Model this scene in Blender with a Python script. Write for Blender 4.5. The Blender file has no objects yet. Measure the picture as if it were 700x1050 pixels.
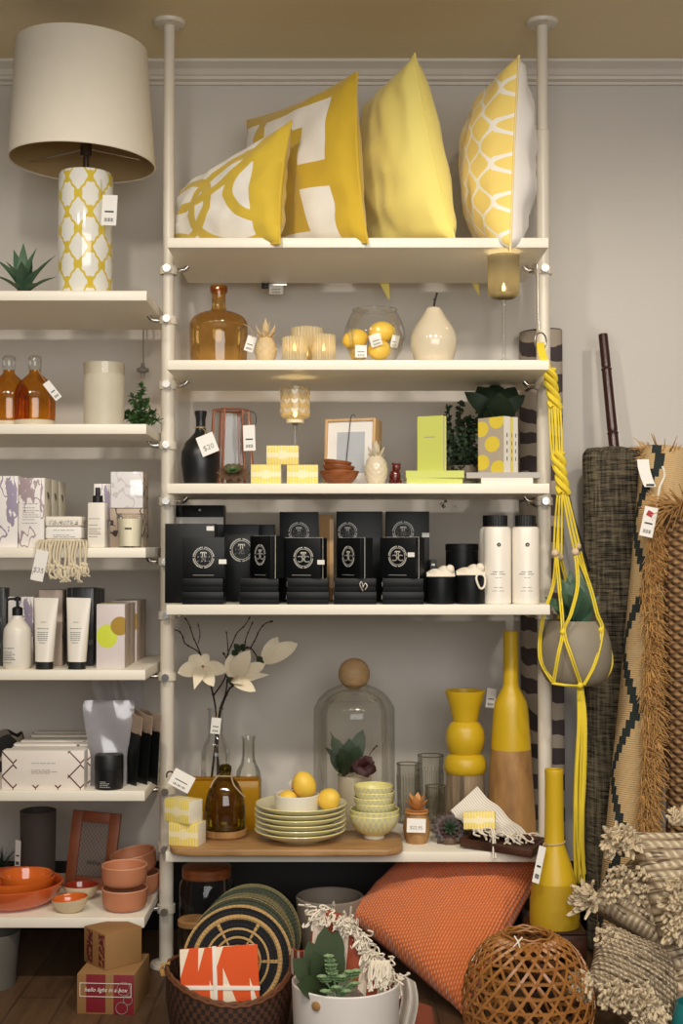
import bpy, bmesh, math, random
from mathutils import Vector, Matrix, Euler, noise
R = math.radians; PI = math.pi
random.seed(7)
SCN = bpy.context.scene
COL = SCN.collection

# ------------------------------------------------------------------ camera maths
D0, F, CAMZ, PITCH = 3.75, 1340.0, 1.274, math.atan(35 / 1340.0)
CP, SP = math.cos(PITCH), math.sin(PITCH)
def P(px, py, Y):
    """point at depth Y (0 = front edge of the boards) seen at a photo pixel"""
    u, v = px - 350.0, 525.0 - py
    den = F * CP - v * SP
    d = D0 + Y
    return Vector((u * d / den, Y, CAMZ + (F * SP + v * CP) * d / den))
def sc(Y, py=525): return (D0 + Y) / (F * CP - (525 - py) * SP)

# ------------------------------------------------------------------ mesh builder
def frames(pts):
    T = []
    for i in range(len(pts)):
        a = pts[max(i - 1, 0)]; b = pts[min(i + 1, len(pts) - 1)]
        t = (b - a)
        T.append(t.normalized() if t.length > 1e-9 else Vector((0, 0, 1)))
    ref = Vector((0, 0, 1)) if abs(T[0].z) < .9 else Vector((1, 0, 0))
    nrm = T[0].cross(ref).normalized()
    out = []
    for t in T:
        nrm = (nrm - t * nrm.dot(t))
        nrm = nrm.normalized() if nrm.length > 1e-6 else t.orthogonal().normalized()
        out.append((nrm, t.cross(nrm).normalized()))
    return out
def smooth_path(pts, k=4):
    pts = [Vector(p) for p in pts]
    if len(pts) < 3: return pts
    out = []
    for i in range(len(pts) - 1):
        p0 = pts[max(i - 1, 0)]; p1 = pts[i]; p2 = pts[i + 1]; p3 = pts[min(i + 2, len(pts) - 1)]
        for j in range(k):
            t = j / k
            out.append(.5 * ((2 * p1) + (p2 - p0) * t + (2 * p0 - 5 * p1 + 4 * p2 - p3) * t * t + (3 * p1 - p0 - 3 * p2 + p3) * t ** 3))
    out.append(pts[-1])
    return out

class B:
    def __init__(s):
        s.bm = bmesh.new(); s.uv = s.bm.loops.layers.uv.new('uv')
    def face(s, vs, mi=0, uvs=None):
        try: f = s.bm.faces.new(vs)
        except ValueError: return None
        f.material_index = mi
        if uvs:
            for l, q in zip(f.loops, uvs): l[s.uv].uv = q
        return f
    def box(s, c, size, bev=0.0, rot=None, mi=0, seg=2, taper=None):
        m = Matrix.Translation(Vector(c)) @ (rot.to_matrix().to_4x4() if isinstance(rot, Euler) else (rot or Matrix.Identity(4)))
        r = bmesh.ops.create_cube(s.bm, size=1.0)
        vs = r['verts']
        fs = set(f for v in vs for f in v.link_faces)
        for f in fs:
            f.material_index = mi
            n = f.normal if f.normal.length > .5 else f.calc_center_median()
            f.normal_update(); n = f.normal
            for l in f.loops:
                p = l.vert.co
                if abs(n.y) > .5: q = (p.x * (1 if n.y < 0 else -1) + .5, p.z + .5)
                elif abs(n.x) > .5: q = (p.y * (1 if n.x > 0 else -1) + .5, p.z + .5)
                else: q = (p.x + .5, p.y + .5)
                l[s.uv].uv = q
        for v in vs:
            k = 1.0
            if taper and v.co.z > 0: k = taper
            v.co = Vector((v.co.x * size[0] * k, v.co.y * size[1] * k, v.co.z * size[2]))
        if bev > 0:
            es = list(set(e for v in vs for e in v.link_edges))
            rr = bmesh.ops.bevel(s.bm, geom=es, offset=bev, segments=seg, affect='EDGES', profile=.5)
            vs = list(set(v for f in rr['faces'] for v in f.verts) | set(v for v in vs if v.is_valid))
            for f in rr['faces']: f.material_index = mi
        for v in vs: v.co = m @ v.co
        return s
    def lathe(s, prof, seg=32, m=None, mi=0, mis=None, fn=None, arc=1.0):
        m = m or Matrix.Identity(4)
        rings = []; L = [0.0]
        for a, b in zip(prof, prof[1:]): L.append(L[-1] + math.hypot(b[0] - a[0], b[1] - a[1]))
        tot = L[-1] or 1
        for r, z in prof:
            if r < 1e-6: rings.append([s.bm.verts.new(m @ Vector((0, 0, z)))])
            else:
                ring = []
                for i in range(seg):
                    a = 2 * PI * i / seg
                    rr, zz = (fn(r, z, a) if fn else (r, z))
                    ring.append(s.bm.verts.new(m @ Vector((rr * math.cos(a), rr * math.sin(a), zz))))
                rings.append(ring)
        for k in range(len(rings) - 1):
            A, C = rings[k], rings[k + 1]; mm = mis[k] if mis else mi
            v0, v1 = L[k] / tot, L[k + 1] / tot
            for i in range(seg):
                j = (i + 1) % seg; u0, u1 = i / seg, (i + 1) / seg
                if len(A) == 1 and len(C) == 1: continue
                if len(A) == 1: s.face([A[0], C[j], C[i]][::-1], mm, [(u0, v1), (u1, v1), (u0, v0)])
                elif len(C) == 1: s.face([A[i], A[j], C[0]], mm, [(u0, v0), (u1, v0), (u0, v1)])
                else: s.face([A[i], A[j], C[j], C[i]], mm, [(u0, v0), (u1, v0), (u1, v1), (u0, v1)])
        return s
    def tube(s, pts, r, seg=8, mi=0, flat=1.0, closed=False):
        pts = [Vector(p) for p in pts]
        fr = frames(pts); rings = []
        n = len(pts)
        for i, p in enumerate(pts):
            rr = r[i] if isinstance(r, (list, tuple)) else r
            N, Bn = fr[i]
            rings.append([s.bm.verts.new(p + N * rr * math.cos(2 * PI * k / seg) + Bn * rr * flat * math.sin(2 * PI * k / seg)) for k in range(seg)])
        rng = n if closed else n - 1
        for i in range(rng):
            A, C = rings[i], rings[(i + 1) % n]
            for k in range(seg):
                j = (k + 1) % seg
                s.face([A[k], A[j], C[j], C[k]], mi, [(k / seg, i / n), ((k + 1) / seg, i / n), ((k + 1) / seg, (i + 1) / n), (k / seg, (i + 1) / n)])
        if not closed:
            s.face(rings[0][::-1], mi); s.face(rings[-1], mi)
        return s
    def ball(s, c, r, seg=20, rings=12, rot=None, mi=0, fn=None):
        r = Vector((r, r, r)) if isinstance(r, (int, float)) else Vector(r)
        m = Matrix.Translation(Vector(c)) @ (rot.to_matrix().to_4x4() if isinstance(rot, Euler) else (rot or Matrix.Identity(4))) @ Matrix.Diagonal((r.x, r.y, r.z, 1))
        prof = [(math.sin(PI * k / rings), -math.cos(PI * k / rings)) for k in range(rings + 1)]
        prof[0] = (0, -1); prof[-1] = (0, 1)
        return s.lathe(prof, seg, m, mi, fn=fn)
    def blade(s, base, tip, w, up=(0, 0, 1), bend=.15, th=.12, n=7, kind='lance', mi=0, cup=.15):
        base, tip, up = Vector(base), Vector(tip), Vector(up)
        ax = tip - base; L = ax.length; ax.normalize()
        side = ax.cross(up)
        side = side.normalized() if side.length > 1e-4 else ax.orthogonal().normalized()
        nr = side.cross(ax).normalized()
        rows = []
        for i in range(n + 1):
            t = i / n
            if kind == 'lance': f = math.sin(PI * (.12 + .88 * t) ** .8)
            elif kind == 'round': f = math.sin(PI * (.03 + .97 * t)) ** .6
            elif kind == 'spoon': f = math.sin(PI * (.04 + .96 * t ** 1.35)) ** .7
            else: f = 1 - t * .95
            f = max(f, .03)
            hw = w * .5 * f
            c = base + ax * (L * t) + nr * (bend * L * math.sin(PI * t) * .5)
            rows.append([s.bm.verts.new(c - side * hw + nr * cup * hw), s.bm.verts.new(c - nr * th * hw * 1.2),
                         s.bm.verts.new(c + side * hw + nr * cup * hw), s.bm.verts.new(c + nr * th * hw * .5)])
        for i in range(n):
            for k in range(4):
                j = (k + 1) % 4
                s.face([rows[i][k], rows[i][j], rows[i + 1][j], rows[i + 1][k]], mi, [(k / 4, i / n), ((k + 1) / 4, i / n), ((k + 1) / 4, (i + 1) / n), (k / 4, (i + 1) / n)])
        s.face(rows[0][::-1], mi); s.face(rows[-1], mi)
        return s
    def pillow(s, bl, br, tr, tl, T, n=22, pinch=.09, mi=(0, 1), fn=None, wr=.004, sharp=.42, seed=0, skew=(1, 1)):
        bl, br, tr, tl = map(Vector, (bl, br, tr, tl))
        nrm = ((br - bl).cross(tl - bl) + (tl - tr).cross(br - tr)).normalized()
        G = [[], []]
        for side in (0, 1):
            sg = 1 if side == 0 else -1
            for j in range(n + 1):
                row = []
                for i in range(n + 1):
                    edge = i in (0, n) or j in (0, n)
                    if side == 1 and edge: row.append(G[0][j][i]); continue
                    x = 2 * i / n - 1; y = 2 * j / n - 1
                    xx = x * (1 - pinch * (1 - y * y)); yy = y * (1 - pinch * (1 - x * x))
                    u, v = (xx + 1) / 2, (yy + 1) / 2
                    p = bl * (1 - u) * (1 - v) + br * u * (1 - v) + tr * u * v + tl * (1 - u) * v
                    t = T * skew[side] * ((1 - x * x) * (1 - y * y)) ** sharp
                    q = Vector((u * 5 + seed * 3.1, v * 5, side * 7.7))
                    t += wr * noise.noise(q * 1.3) * (0 if edge else 1) * 2
                    if fn and not edge: t += fn(i / n, j / n, side)
                    row.append(s.bm.verts.new(p + nrm * sg * t))
                G[side].append(row)
            g = G[side]
            for j in range(n):
                for i in range(n):
                    q = [g[j][i], g[j][i + 1], g[j + 1][i + 1], g[j + 1][i]]
                    uv = [(i / n, j / n), ((i + 1) / n, j / n), ((i + 1) / n, (j + 1) / n), (i / n, (j + 1) / n)]
                    if side: q.reverse(); uv.reverse()
                    s.face(q, mi[side], uv)
        g = G[0]
        s.rim = [v.co.copy() for v in g[0]] + [g[j][n].co.copy() for j in range(1, n)] + [v.co.copy() for v in reversed(g[n])] + [g[j][0].co.copy() for j in range(n - 1, 0, -1)]
        return s
    def sheet(s, f, nu, nv, th, mi=0):
        """a cloth: f(u,v) -> Vector, given real thickness"""
        g = [[f(i / nu, j / nv) for i in range(nu + 1)] for j in range(nv + 1)]
        top, bot = [], []
        for j in range(nv + 1):
            a, b = [], []
            for i in range(nu + 1):
                du = g[j][min(i + 1, nu)] - g[j][max(i - 1, 0)]; dv = g[min(j + 1, nv)][i] - g[max(j - 1, 0)][i]
                n = du.cross(dv); n = n.normalized() if n.length > 1e-9 else Vector((0, 0, 1))
                a.append(s.bm.verts.new(g[j][i] + n * th / 2)); b.append(s.bm.verts.new(g[j][i] - n * th / 2))
            top.append(a); bot.append(b)
        for j in range(nv):
            for i in range(nu):
                uv = [(i / nu, j / nv), ((i + 1) / nu, j / nv), ((i + 1) / nu, (j + 1) / nv), (i / nu, (j + 1) / nv)]
                s.face([top[j][i], top[j][i + 1], top[j + 1][i + 1], top[j + 1][i]], mi, uv)
                s.face([bot[j][i], bot[j + 1][i], bot[j + 1][i + 1], bot[j][i + 1]], mi, [uv[0], uv[3], uv[2], uv[1]])
        for j in range(nv):
            s.face([top[j][0], top[j + 1][0], bot[j + 1][0], bot[j][0]], mi); s.face([top[j][nu], bot[j][nu], bot[j + 1][nu], top[j + 1][nu]], mi)
        for i in range(nu):
            s.face([top[0][i], bot[0][i], bot[0][i + 1], top[0][i + 1]], mi); s.face([top[nv][i], top[nv][i + 1], bot[nv][i + 1], bot[nv][i]], mi)
        return s
    def prism(s, outline, z0, z1, bev=0, mi=0):
        lo = [s.bm.verts.new((x, y, z0)) for x, y in outline]; hi = [s.bm.verts.new((x, y, z1)) for x, y in outline]
        n = len(lo)
        fs = [s.face(lo[::-1], mi), s.face(hi, mi)]
        for i in range(n):
            j = (i + 1) % n; fs.append(s.face([lo[i], lo[j], hi[j], hi[i]], mi))
        if bev:
            es = [e for e in set(e for f in fs[:2] if f for e in f.edges)]
            bmesh.ops.bevel(s.bm, geom=es, offset=bev, segments=2, affect='EDGES', profile=.5)
        return s
    def text(s, body, size, m, ext=.0004, mi=0, shear=0):
        c = bpy.data.curves.new('t', 'FONT'); c.body = body; c.size = size; c.align_x = 'CENTER'; c.align_y = 'CENTER'; c.extrude = ext; c.resolution_u = 3; c.shear = shear
        o = bpy.data.objects.new('t', c)
        me = bpy.data.meshes.new_from_object(o)
        n0 = len(s.bm.verts); nf = len(s.bm.faces)
        s.bm.from_mesh(me)
        s.bm.verts.ensure_lookup_table(); s.bm.faces.ensure_lookup_table()
        for v in s.bm.verts[n0:]: v.co = m @ v.co
        for f in s.bm.faces[nf:]: f.material_index = mi
        bpy.data.objects.remove(o); bpy.data.curves.remove(c); bpy.data.meshes.remove(me)
        return s
    def xf(s, m):
        bmesh.ops.transform(s.bm, matrix=m, verts=s.bm.verts[:]); return s
    def build(s, name, mats, parent=None, at=None, smooth=38, label=None):
        if at is not None:
            bmesh.ops.translate(s.bm, vec=-Vector(at), verts=s.bm.verts[:])
        bmesh.ops.recalc_face_normals(s.bm, faces=s.bm.faces[:])
        me = bpy.data.meshes.new(name); s.bm.to_mesh(me); s.bm.free()
        for m in (mats if isinstance(mats, (list, tuple)) else [mats]): me.materials.append(m)
        if smooth:
            me.shade_smooth(); me.set_sharp_from_angle(angle=R(smooth))
        o = bpy.data.objects.new(name, me); COL.objects.link(o)
        if parent is not None: o.parent = parent
        elif at is not None: o.location = at
        if label: o['label'] = label
        return o

def tag(o, label, cat, group=None, kind=None):
    o['label'] = label; o['category'] = cat
    if group: o['group'] = group
    if kind: o['kind'] = kind
    return o
def thing(name, label, cat, loc=(0, 0, 0), rz=0, group=None, rot=None):
    o = bpy.data.objects.new(name, None); COL.objects.link(o)
    o.empty_display_size = .05
    o.location = loc; o.rotation_euler = rot or (0, 0, rz)
    return tag(o, label, cat, group)
def struct(o): o['kind'] = 'structure'; return o
def dup(root, loc, rz=None, label=None, group=None, scale=None):
    r = root.copy(); COL.objects.link(r); r.location = loc
    if rz is not None: r.rotation_euler = (0, 0, rz)
    if label: r['label'] = label
    if group: r['group'] = group
    if scale: r.scale = scale
    for ch in list(root.children):
        c = ch.copy(); COL.objects.link(c); c.parent = r
        for g in ch.children:
            d = g.copy(); COL.objects.link(d); d.parent = c
    return r
def prof_px(prof, px, Y, zb, th=0.0):
    """(half width px, photo y or None for the base) bottom to top -> metres; th: wall of an open vessel"""
    out = []
    for hw, py in prof:
        s_ = sc(Y, py if py is not None else 525)
        out.append((hw * s_, 0.0 if py is None else P(px, py, Y).z - zb))
    q = [(0, out[0][1])] + out
    if th:
        inn = [(max(r - th, .001), z) for r, z in reversed(out)]
        inn[-1] = (inn[-1][0], out[0][1] + th)
        q += [(out[-1][0] - th * .5, out[-1][1] + th * .35)] + inn + [(0, out[0][1] + th)]
    else:
        q += [(0, out[-1][1])]
    return q
def rprof(pr, k=3):
    """round a profile with a spline"""
    v = smooth_path([Vector((r, z, 0)) for r, z in pr], k)
    return [(max(p.x, 0), p.y) for p in v]
# ------------------------------------------------------------------ materials (all procedural)
def lin(c):
    f = lambda x: (x / 12.92 if x <= .04045 else ((x + .055) / 1.055) ** 2.4)
    return tuple(f(x / 255.0) for x in c) + (1.0,)
class NG:
    def __init__(s, name):
        s.m = bpy.data.materials.new(name); s.m.use_nodes = True
        s.t = s.m.node_tree; s.t.nodes.clear()
        s.out = s.n('ShaderNodeOutputMaterial'); s.p = s.n('ShaderNodeBsdfPrincipled')
        s.l(s.p.outputs[0], s.out.inputs[0]); s._tc = None
    def n(s, t, **k):
        x = s.t.nodes.new(t)
        for a, b in k.items(): setattr(x, a, b)
        return x
    def l(s, a, b): s.t.links.new(a, b)
    def put(s, inp, v):
        if isinstance(v, bpy.types.NodeSocket): s.l(v, inp)
        else: inp.default_value = v
    def ma(s, op, a, b=0.0, c=0.0):
        x = s.n('ShaderNodeMath', operation=op)
        for i, v in enumerate((a, b, c)): s.put(x.inputs[i], v)
        return x.outputs[0]
    def mix(s, f, a, b):
        x = s.n('ShaderNodeMix', data_type='RGBA')
        s.put(x.inputs[0], f); s.put(x.inputs[6], a); s.put(x.inputs[7], b)
        return x.outputs[2]
    def tc(s, k='Object'):
        if not s._tc: s._tc = s.n('ShaderNodeTexCoord')
        return s._tc.outputs[k]
    def xyz(s, k='Object'):
        x = s.n('ShaderNodeSeparateXYZ'); s.l(s.tc(k), x.inputs[0]); return x.outputs
    def noise(s, scale, detail=3, k='Object', stretch=None, rough=.5):
        x = s.n('ShaderNodeTexNoise'); x.inputs['Scale'].default_value = scale; x.inputs['Detail'].default_value = detail; x.inputs['Roughness'].default_value = rough
        src = s.tc(k)
        if stretch:
            mp = s.n('ShaderNodeMapping'); mp.inputs['Scale'].default_value = stretch; s.l(src, mp.inputs[0]); src = mp.outputs[0]
        s.l(src, x.inputs['Vector']); return x.outputs[0]
    def bump(s, h, strength=.3, dist=.002):
        x = s.n('ShaderNodeBump'); x.inputs['Strength'].default_value = strength; x.inputs['Distance'].default_value = dist
        s.l(h, x.inputs['Height']); s.l(x.outputs[0], s.p.inputs['Normal']); return x
    def vary(s, col, var, scale):
        c = col if isinstance(col, bpy.types.NodeSocket) else None
        nz = s.noise(scale, 4)
        lo = s.ma('MULTIPLY_ADD', nz, 2 * var, 1 - var)
        x = s.n('ShaderNodeMix', data_type='RGBA', blend_type='MULTIPLY'); x.inputs[0].default_value = 1.0
        s.put(x.inputs[6], col)
        cb = s.n('ShaderNodeCombineColor')
        for i in range(3): s.l(lo, cb.inputs[i])
        s.l(cb.outputs[0], x.inputs[7])
        return x.outputs[2]
def fin(g, col, rough=.6, metal=0., var=.05, vs=20, coat=0., sheen=0., spec=.5, sss=0.):
    g.put(g.p.inputs['Base Color'], g.vary(col, var, vs))
    g.p.inputs['Roughness'].default_value = rough; g.p.inputs['Metallic'].default_value = metal
    g.p.inputs['Coat Weight'].default_value = coat; g.p.inputs['Sheen Weight'].default_value = sheen
    g.p.inputs['Specular IOR Level'].default_value = spec; g.p.inputs['Subsurface Weight'].default_value = sss
    if sss: g.p.inputs['Subsurface Radius'].default_value = (.02, .015, .01)
    return g.m
def mat(name, rgb, rough=.6, metal=0., var=.05, vs=20, bump=0., bs=300, bd=.001, **k):
    g = NG(name)
    if bump: g.bump(g.noise(bs, 3), bump, bd)
    return fin(g, lin(rgb), rough, metal, var, vs, **k)
def pat(name, c0, c1, fn, rough=.7, k='UV', bump=.0, bs=400, var=.05, vs=20, **kw):
    g = NG(name); o = g.xyz(k)
    f = fn(g, o[0], o[1], o[2])
    if bump: g.bump(g.noise(bs, 3), bump, .001)
    return fin(g, g.mix(f, lin(c0), lin(c1)), rough, 0, var, vs, **kw)
def rect(g, u, v, u0, u1, v0, v1):
    a = g.ma('MULTIPLY', g.ma('GREATER_THAN', u, u0), g.ma('LESS_THAN', u, u1))
    b = g.ma('MULTIPLY', g.ma('GREATER_THAN', v, v0), g.ma('LESS_THAN', v, v1))
    return g.ma('MULTIPLY', a, b)
def anyof(g, *m):
    r = m[0]
    for x in m[1:]: r = g.ma('MAXIMUM', r, x)
    return r
def wave(g, x, n, ph=0.0): return g.ma('SINE', g.ma('MULTIPLY_ADD', x, 2 * PI * n, ph))
def disc(g, u, v, cu, cv, r, asp=1.0):
    du = g.ma('MULTIPLY', g.ma('SUBTRACT', u, cu), asp); dv = g.ma('SUBTRACT', v, cv)
    return g.ma('SQRT', g.ma('ADD', g.ma('MULTIPLY', du, du), g.ma('MULTIPLY', dv, dv)))
def glass(name, tint=(250, 250, 250), edge=(190, 195, 190), rough=.0, refl=.25, alpha=0., body=(200, 190, 170)):
    """thin blown glass: tinted see-through wall with Fresnel reflection"""
    g = NG(name); g.t.nodes.remove(g.p)
    lw = g.n('ShaderNodeLayerWeight'); lw.inputs[0].default_value = .35
    tr = g.n('ShaderNodeBsdfTransparent'); g.put(tr.inputs[0], g.mix(g.ma('POWER', lw.outputs['Facing'], 3.2), lin(tint), lin(edge)))
    gl = g.n('ShaderNodeBsdfGlossy'); gl.inputs['Roughness'].default_value = rough + .02
    fr = g.n('ShaderNodeFresnel'); fr.inputs[0].default_value = 1.45
    mx = g.n('ShaderNodeMixShader'); g.put(mx.inputs[0], g.ma('MULTIPLY_ADD', fr.outputs[0], .5, refl * .05)); g.l(tr.outputs[0], mx.inputs[1]); g.l(gl.outputs[0], mx.inputs[2])
    last = mx.outputs[0]
    if alpha:
        df = g.n('ShaderNodeBsdfTranslucent'); df.inputs[0].default_value = lin(body)
        d2 = g.n('ShaderNodeBsdfDiffuse'); d2.inputs[0].default_value = lin(body)
        a2 = g.n('ShaderNodeMixShader'); a2.inputs[0].default_value = .5; g.l(df.outputs[0], a2.inputs[1]); g.l(d2.outputs[0], a2.inputs[2])
        m2 = g.n('ShaderNodeMixShader'); g.put(m2.inputs[0], g.ma('MULTIPLY_ADD', g.noise(25, 3), .1, alpha - .05)); g.l(last, m2.inputs[1]); g.l(a2.outputs[0], m2.inputs[2]); last = m2.outputs[0]
    g.l(last, g.out.inputs[0]); return g.m
def wood(name, c0, c1, scale=6, stretch=(14, 14, 1), rough=.5, **k):
    g = NG(name); f = g.noise(scale, 5, stretch=stretch, rough=.6)
    f = g.ma('MULTIPLY_ADD', f, 2.2, -.6); f = g.ma('MINIMUM', g.ma('MAXIMUM', f, 0), 1)
    g.bump(f, .12, .001)
    return fin(g, g.mix(f, lin(c0), lin(c1)), rough, 0, .08, 9, **k)
def glow(name, rgb, s):
    g = NG(name); g.p.inputs['Base Color'].default_value = lin(rgb); g.p.inputs['Emission Color'].default_value = lin(rgb); g.p.inputs['Emission Strength'].default_value = s
    return g.m

M = {}
M['wall'] = mat('wall_paint', (208, 202, 194), .85, var=.03, vs=2.5, bump=.05, bs=120)
M['ceil'] = mat('ceiling_paint', (236, 218, 178), .9, var=.03, vs=2)
M['trim'] = mat('moulding_paint', (222, 214, 202), .5, var=.02)
M['board'] = mat('painted_board', (242, 234, 216), .38, var=.025, vs=6)
M['post'] = mat('post_enamel', (226, 217, 200), .35, var=.03, vs=8)
M['chrome'] = mat('chrome', (205, 200, 192), .22, 1.0, var=.04)
M['dark'] = mat('dark_hole', (35, 30, 26), .7)
M['base'] = mat('painted_under_shelf_shade', (22, 21, 22), .6)  # near-black colour stands in for the shade below the lowest boards
g = NG('floor_planks'); o = g.xyz()
bt = g.n('ShaderNodeTexBrick'); bt.inputs['Scale'].default_value = 1.0; bt.inputs['Brick Width'].default_value = 1.3; bt.inputs['Row Height'].default_value = .13; bt.inputs['Mortar Size'].default_value = .004
bt.inputs['Color1'].default_value = (.35, .35, .35, 1); bt.inputs['Color2'].default_value = (.75, .75, .75, 1); bt.inputs['Mortar'].default_value = (0, 0, 0, 1)
mp = g.n('ShaderNodeMapping'); mp.inputs['Rotation'].default_value = (0, 0, R(90)); g.l(g.tc(), mp.inputs[0]); g.l(mp.outputs[0], bt.inputs[0])
f = g.ma('ADD', g.ma('MULTIPLY', bt.outputs[0], .5), g.ma('MULTIPLY', g.noise(3, 5, stretch=(22, 1.5, 1)), .7)); g.bump(f, .2, .002)
M['floor'] = fin(g, g.mix(g.ma('SUBTRACT', f, .2), lin((52, 36, 24)), lin((126, 94, 64))), .5, var=.1, vs=4)

CREAM, YEL = (240, 232, 216), (221, 180, 40)
M['mustard'] = mat('mustard_cloth', (218, 184, 54), .85, var=.06, vs=14, bump=.25, bs=260, sheen=.3)
def arcs(g, u, v, w):
    m = [g.ma('LESS_THAN', g.ma('ABSOLUTE', g.ma('SUBTRACT', disc(g, u, v, a, b, 0), r)), .044) for a, b, r in ((.12, .5, .36), (.72, .42, .42), (.3, 1.15, .62), (.98, .5, .30), (-.1, -.25, .52))]
    return anyof(g, g.ma('GREATER_THAN', u, .85), *m)
M['arc_cloth'] = pat('arc_cloth', (246, 241, 230), (218, 186, 56), arcs, .85, bump=.25, sheen=.3)
def keyp(g, u, v, w):
    return anyof(g, rect(g, u, v, .3, .86, .76, .9), rect(g, u, v, .66, .86, .5, .9), rect(g, u, v, .66, .86, .06, .34), rect(g, u, v, .05, .2, .6, .92), rect(g, u, v, .16, .86, .02, .08), rect(g, u, v, .3, .45, .2, .62))
M['key_cloth'] = pat('key_cloth', (212, 176, 44), (246, 241, 230), keyp, .85, bump=.25, sheen=.3)
M['yellow_cloth'] = mat('yellow_linen', (252, 234, 132), .85, var=.05, vs=10, bump=.3, bs=320, sheen=.3)
def ogee(g, u, v, w):
    s1 = g.ma('MULTIPLY', wave(g, v, 5), .25); a = g.ma('FRACT', g.ma('MULTIPLY_ADD', u, 5.5, s1)); b = g.ma('FRACT', g.ma('SUBTRACT', g.ma('MULTIPLY_ADD', u, 5.5, .5), s1))
    return anyof(g, *[g.ma('LESS_THAN', g.ma('ABSOLUTE', g.ma('SUBTRACT', x, .5)), .075) for x in (a, b)])
M['ogee_cloth'] = pat('ogee_cloth', (252, 222, 122), (252, 247, 234), ogee, .85, bump=.25, sheen=.3)
M['white_cloth'] = mat('white_linen', (236, 229, 220), .9, var=.04, vs=12, bump=.3, bs=300, sheen=.3)
def trellis(g, u, v, w):
    f = g.ma('ADD', wave(g, u, 7, .6), wave(g, v, 5.1, .9))
    f = g.ma('ADD', f, g.ma('MULTIPLY', g.ma('MULTIPLY', wave(g, u, 21, 1.8), wave(g, v, 15.3, 2.7)), .22))
    return g.ma('LESS_THAN', g.ma('ABSOLUTE', f), .34)
M['trellis'] = pat('trellis_ceramic', (238, 236, 226), (220, 194, 70), trellis, .12, coat=.6)
M['shade'] = mat('lamp_shade_linen', (232, 223, 205), .9, var=.03, vs=30, bump=.15, bs=500)
M['shade_in'] = mat('lamp_shade_lining', (178, 150, 105), .8)
M['brass'] = mat('dull_metal', (110, 98, 82), .4, .8)
M['agave'] = mat('agave_leaf', (78, 108, 84), .45, var=.25, vs=18)
M['leaf'] = mat('dark_leaf', (46, 62, 30), .72, var=.25, vs=25)
M['leafdeep'] = mat('deep_green_leaf', (40, 58, 36), .55, var=.2, vs=22)
M['leafpale'] = mat('pale_sprig', (142, 170, 126), .6, var=.2, vs=60)
M['leafmid'] = mat('mid_green_leaf', (76, 108, 60), .5, var=.25, vs=50)
M['burg'] = mat('burgundy_petal', (66, 22, 26), .55, var=.25, vs=30)
M['succ'] = mat('succulent_brown', (98, 74, 54), .5, var=.25, vs=50)
M['twig'] = mat('dark_twig', (42, 30, 26), .8, var=.2, vs=60)
M['card'] = mat('white_card', (240, 236, 228), .6, var=.02)
M['ink'] = mat('dark_ink', (50, 48, 48), .7)
M['greyink'] = mat('grey_ink', (150, 146, 140), .7)
M['string'] = mat('twine', (188, 165, 130), .9)
M['amber'] = glass('amber_glass', (246, 218, 162), (184, 122, 44), refl=1.0)
M['amberdeep'] = glass('deep_amber_glass', (244, 196, 92), (202, 128, 30), refl=1.0)
M['olive'] = glass('olive_amber_glass', (196, 184, 78), (84, 78, 22), refl=1.0)
M['clear'] = glass('clear_glass', (252, 252, 250), (196, 197, 192), refl=.4)
M['smoke'] = glass('smoked_glass', (188, 180, 160), (110, 102, 84), refl=.6, alpha=.42, body=(160, 150, 124))
M['frost'] = glass('frosted_glass', (250, 247, 238), (230, 225, 212), .3, .4, alpha=.6, body=(252, 248, 236))
M['ribbed'] = glass('ribbed_amber_white_glass', (250, 242, 220), (220, 206, 176), .2, .5, alpha=.6, body=(246, 236, 206))
M['mercury'] = glass('leaf_etched_glass', (225, 215, 195), (120, 110, 95), .1, .8, alpha=.4, body=(205, 192, 160))
M['pouch'] = glass('clear_film', (240, 239, 243), (200, 198, 204), .1, 1.8, alpha=.3, body=(238, 235, 236))
M['flame'] = glow('warm_flame', (255, 225, 150), 14.0)
M['wax'] = mat('candle_wax', (246, 232, 196), .5, sss=.2)
M['creamcer'] = mat('cream_ceramic', (220, 206, 178), .18, var=.04, vs=8, coat=.5)
M['sandwood'] = mat('pale_carved_wood', (214, 188, 142), .6, var=.12, vs=60, bump=.4, bs=150)
M['whitecer'] = mat('white_ceramic', (238, 232, 216), .25, var=.03)
M['lemon'] = mat('lemon_skin', (248, 206, 80), .45, var=.06, vs=30, bump=.3, bs=220)
M['black'] = mat('matt_black', (16, 17, 18), .5, var=.1)
M['blackcard'] = mat('black_card', (14, 16, 17), .42, var=.12, vs=9, spec=.28)
M['blackbottle'] = mat('black_stoneware', (24, 24, 25), .35, var=.2, vs=14)
M['copper'] = mat('copper_rod', (206, 136, 108), .3, .9, var=.08)
def soap(g, u, v, w):
    st = g.ma('GREATER_THAN', wave(g, u, 11), .2); band = rect(g, u, v, .0, 1., .38, .62); lab = g.ma('LESS_THAN', disc(g, u, v, .5, .5, 0, 1.4), .24)
    z = g.ma('GREATER_THAN', wave(g, v, 9), .1)
    return anyof(g, g.ma('MULTIPLY', st, .45), g.ma('MULTIPLY', band, .75), g.ma('MULTIPLY', lab, g.ma('MULTIPLY_ADD', z, .35, .5)))
M['soap'] = pat('soap_wrapper', (240, 214, 92), (248, 238, 206), soap, .5)
M['soapend'] = mat('soap_box_end', (244, 236, 214), .5)
M['oak'] = wood('light_oak', (188, 146, 96), (214, 176, 124))
M['boardwood'] = wood('acacia_board', (142, 104, 62), (192, 150, 100), 5, (1.5, 14, 14), .4)
M['mango'] = wood('mango_wood', (128, 90, 48), (186, 142, 88), 5, (4, 4, 1.4), .55)
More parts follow.
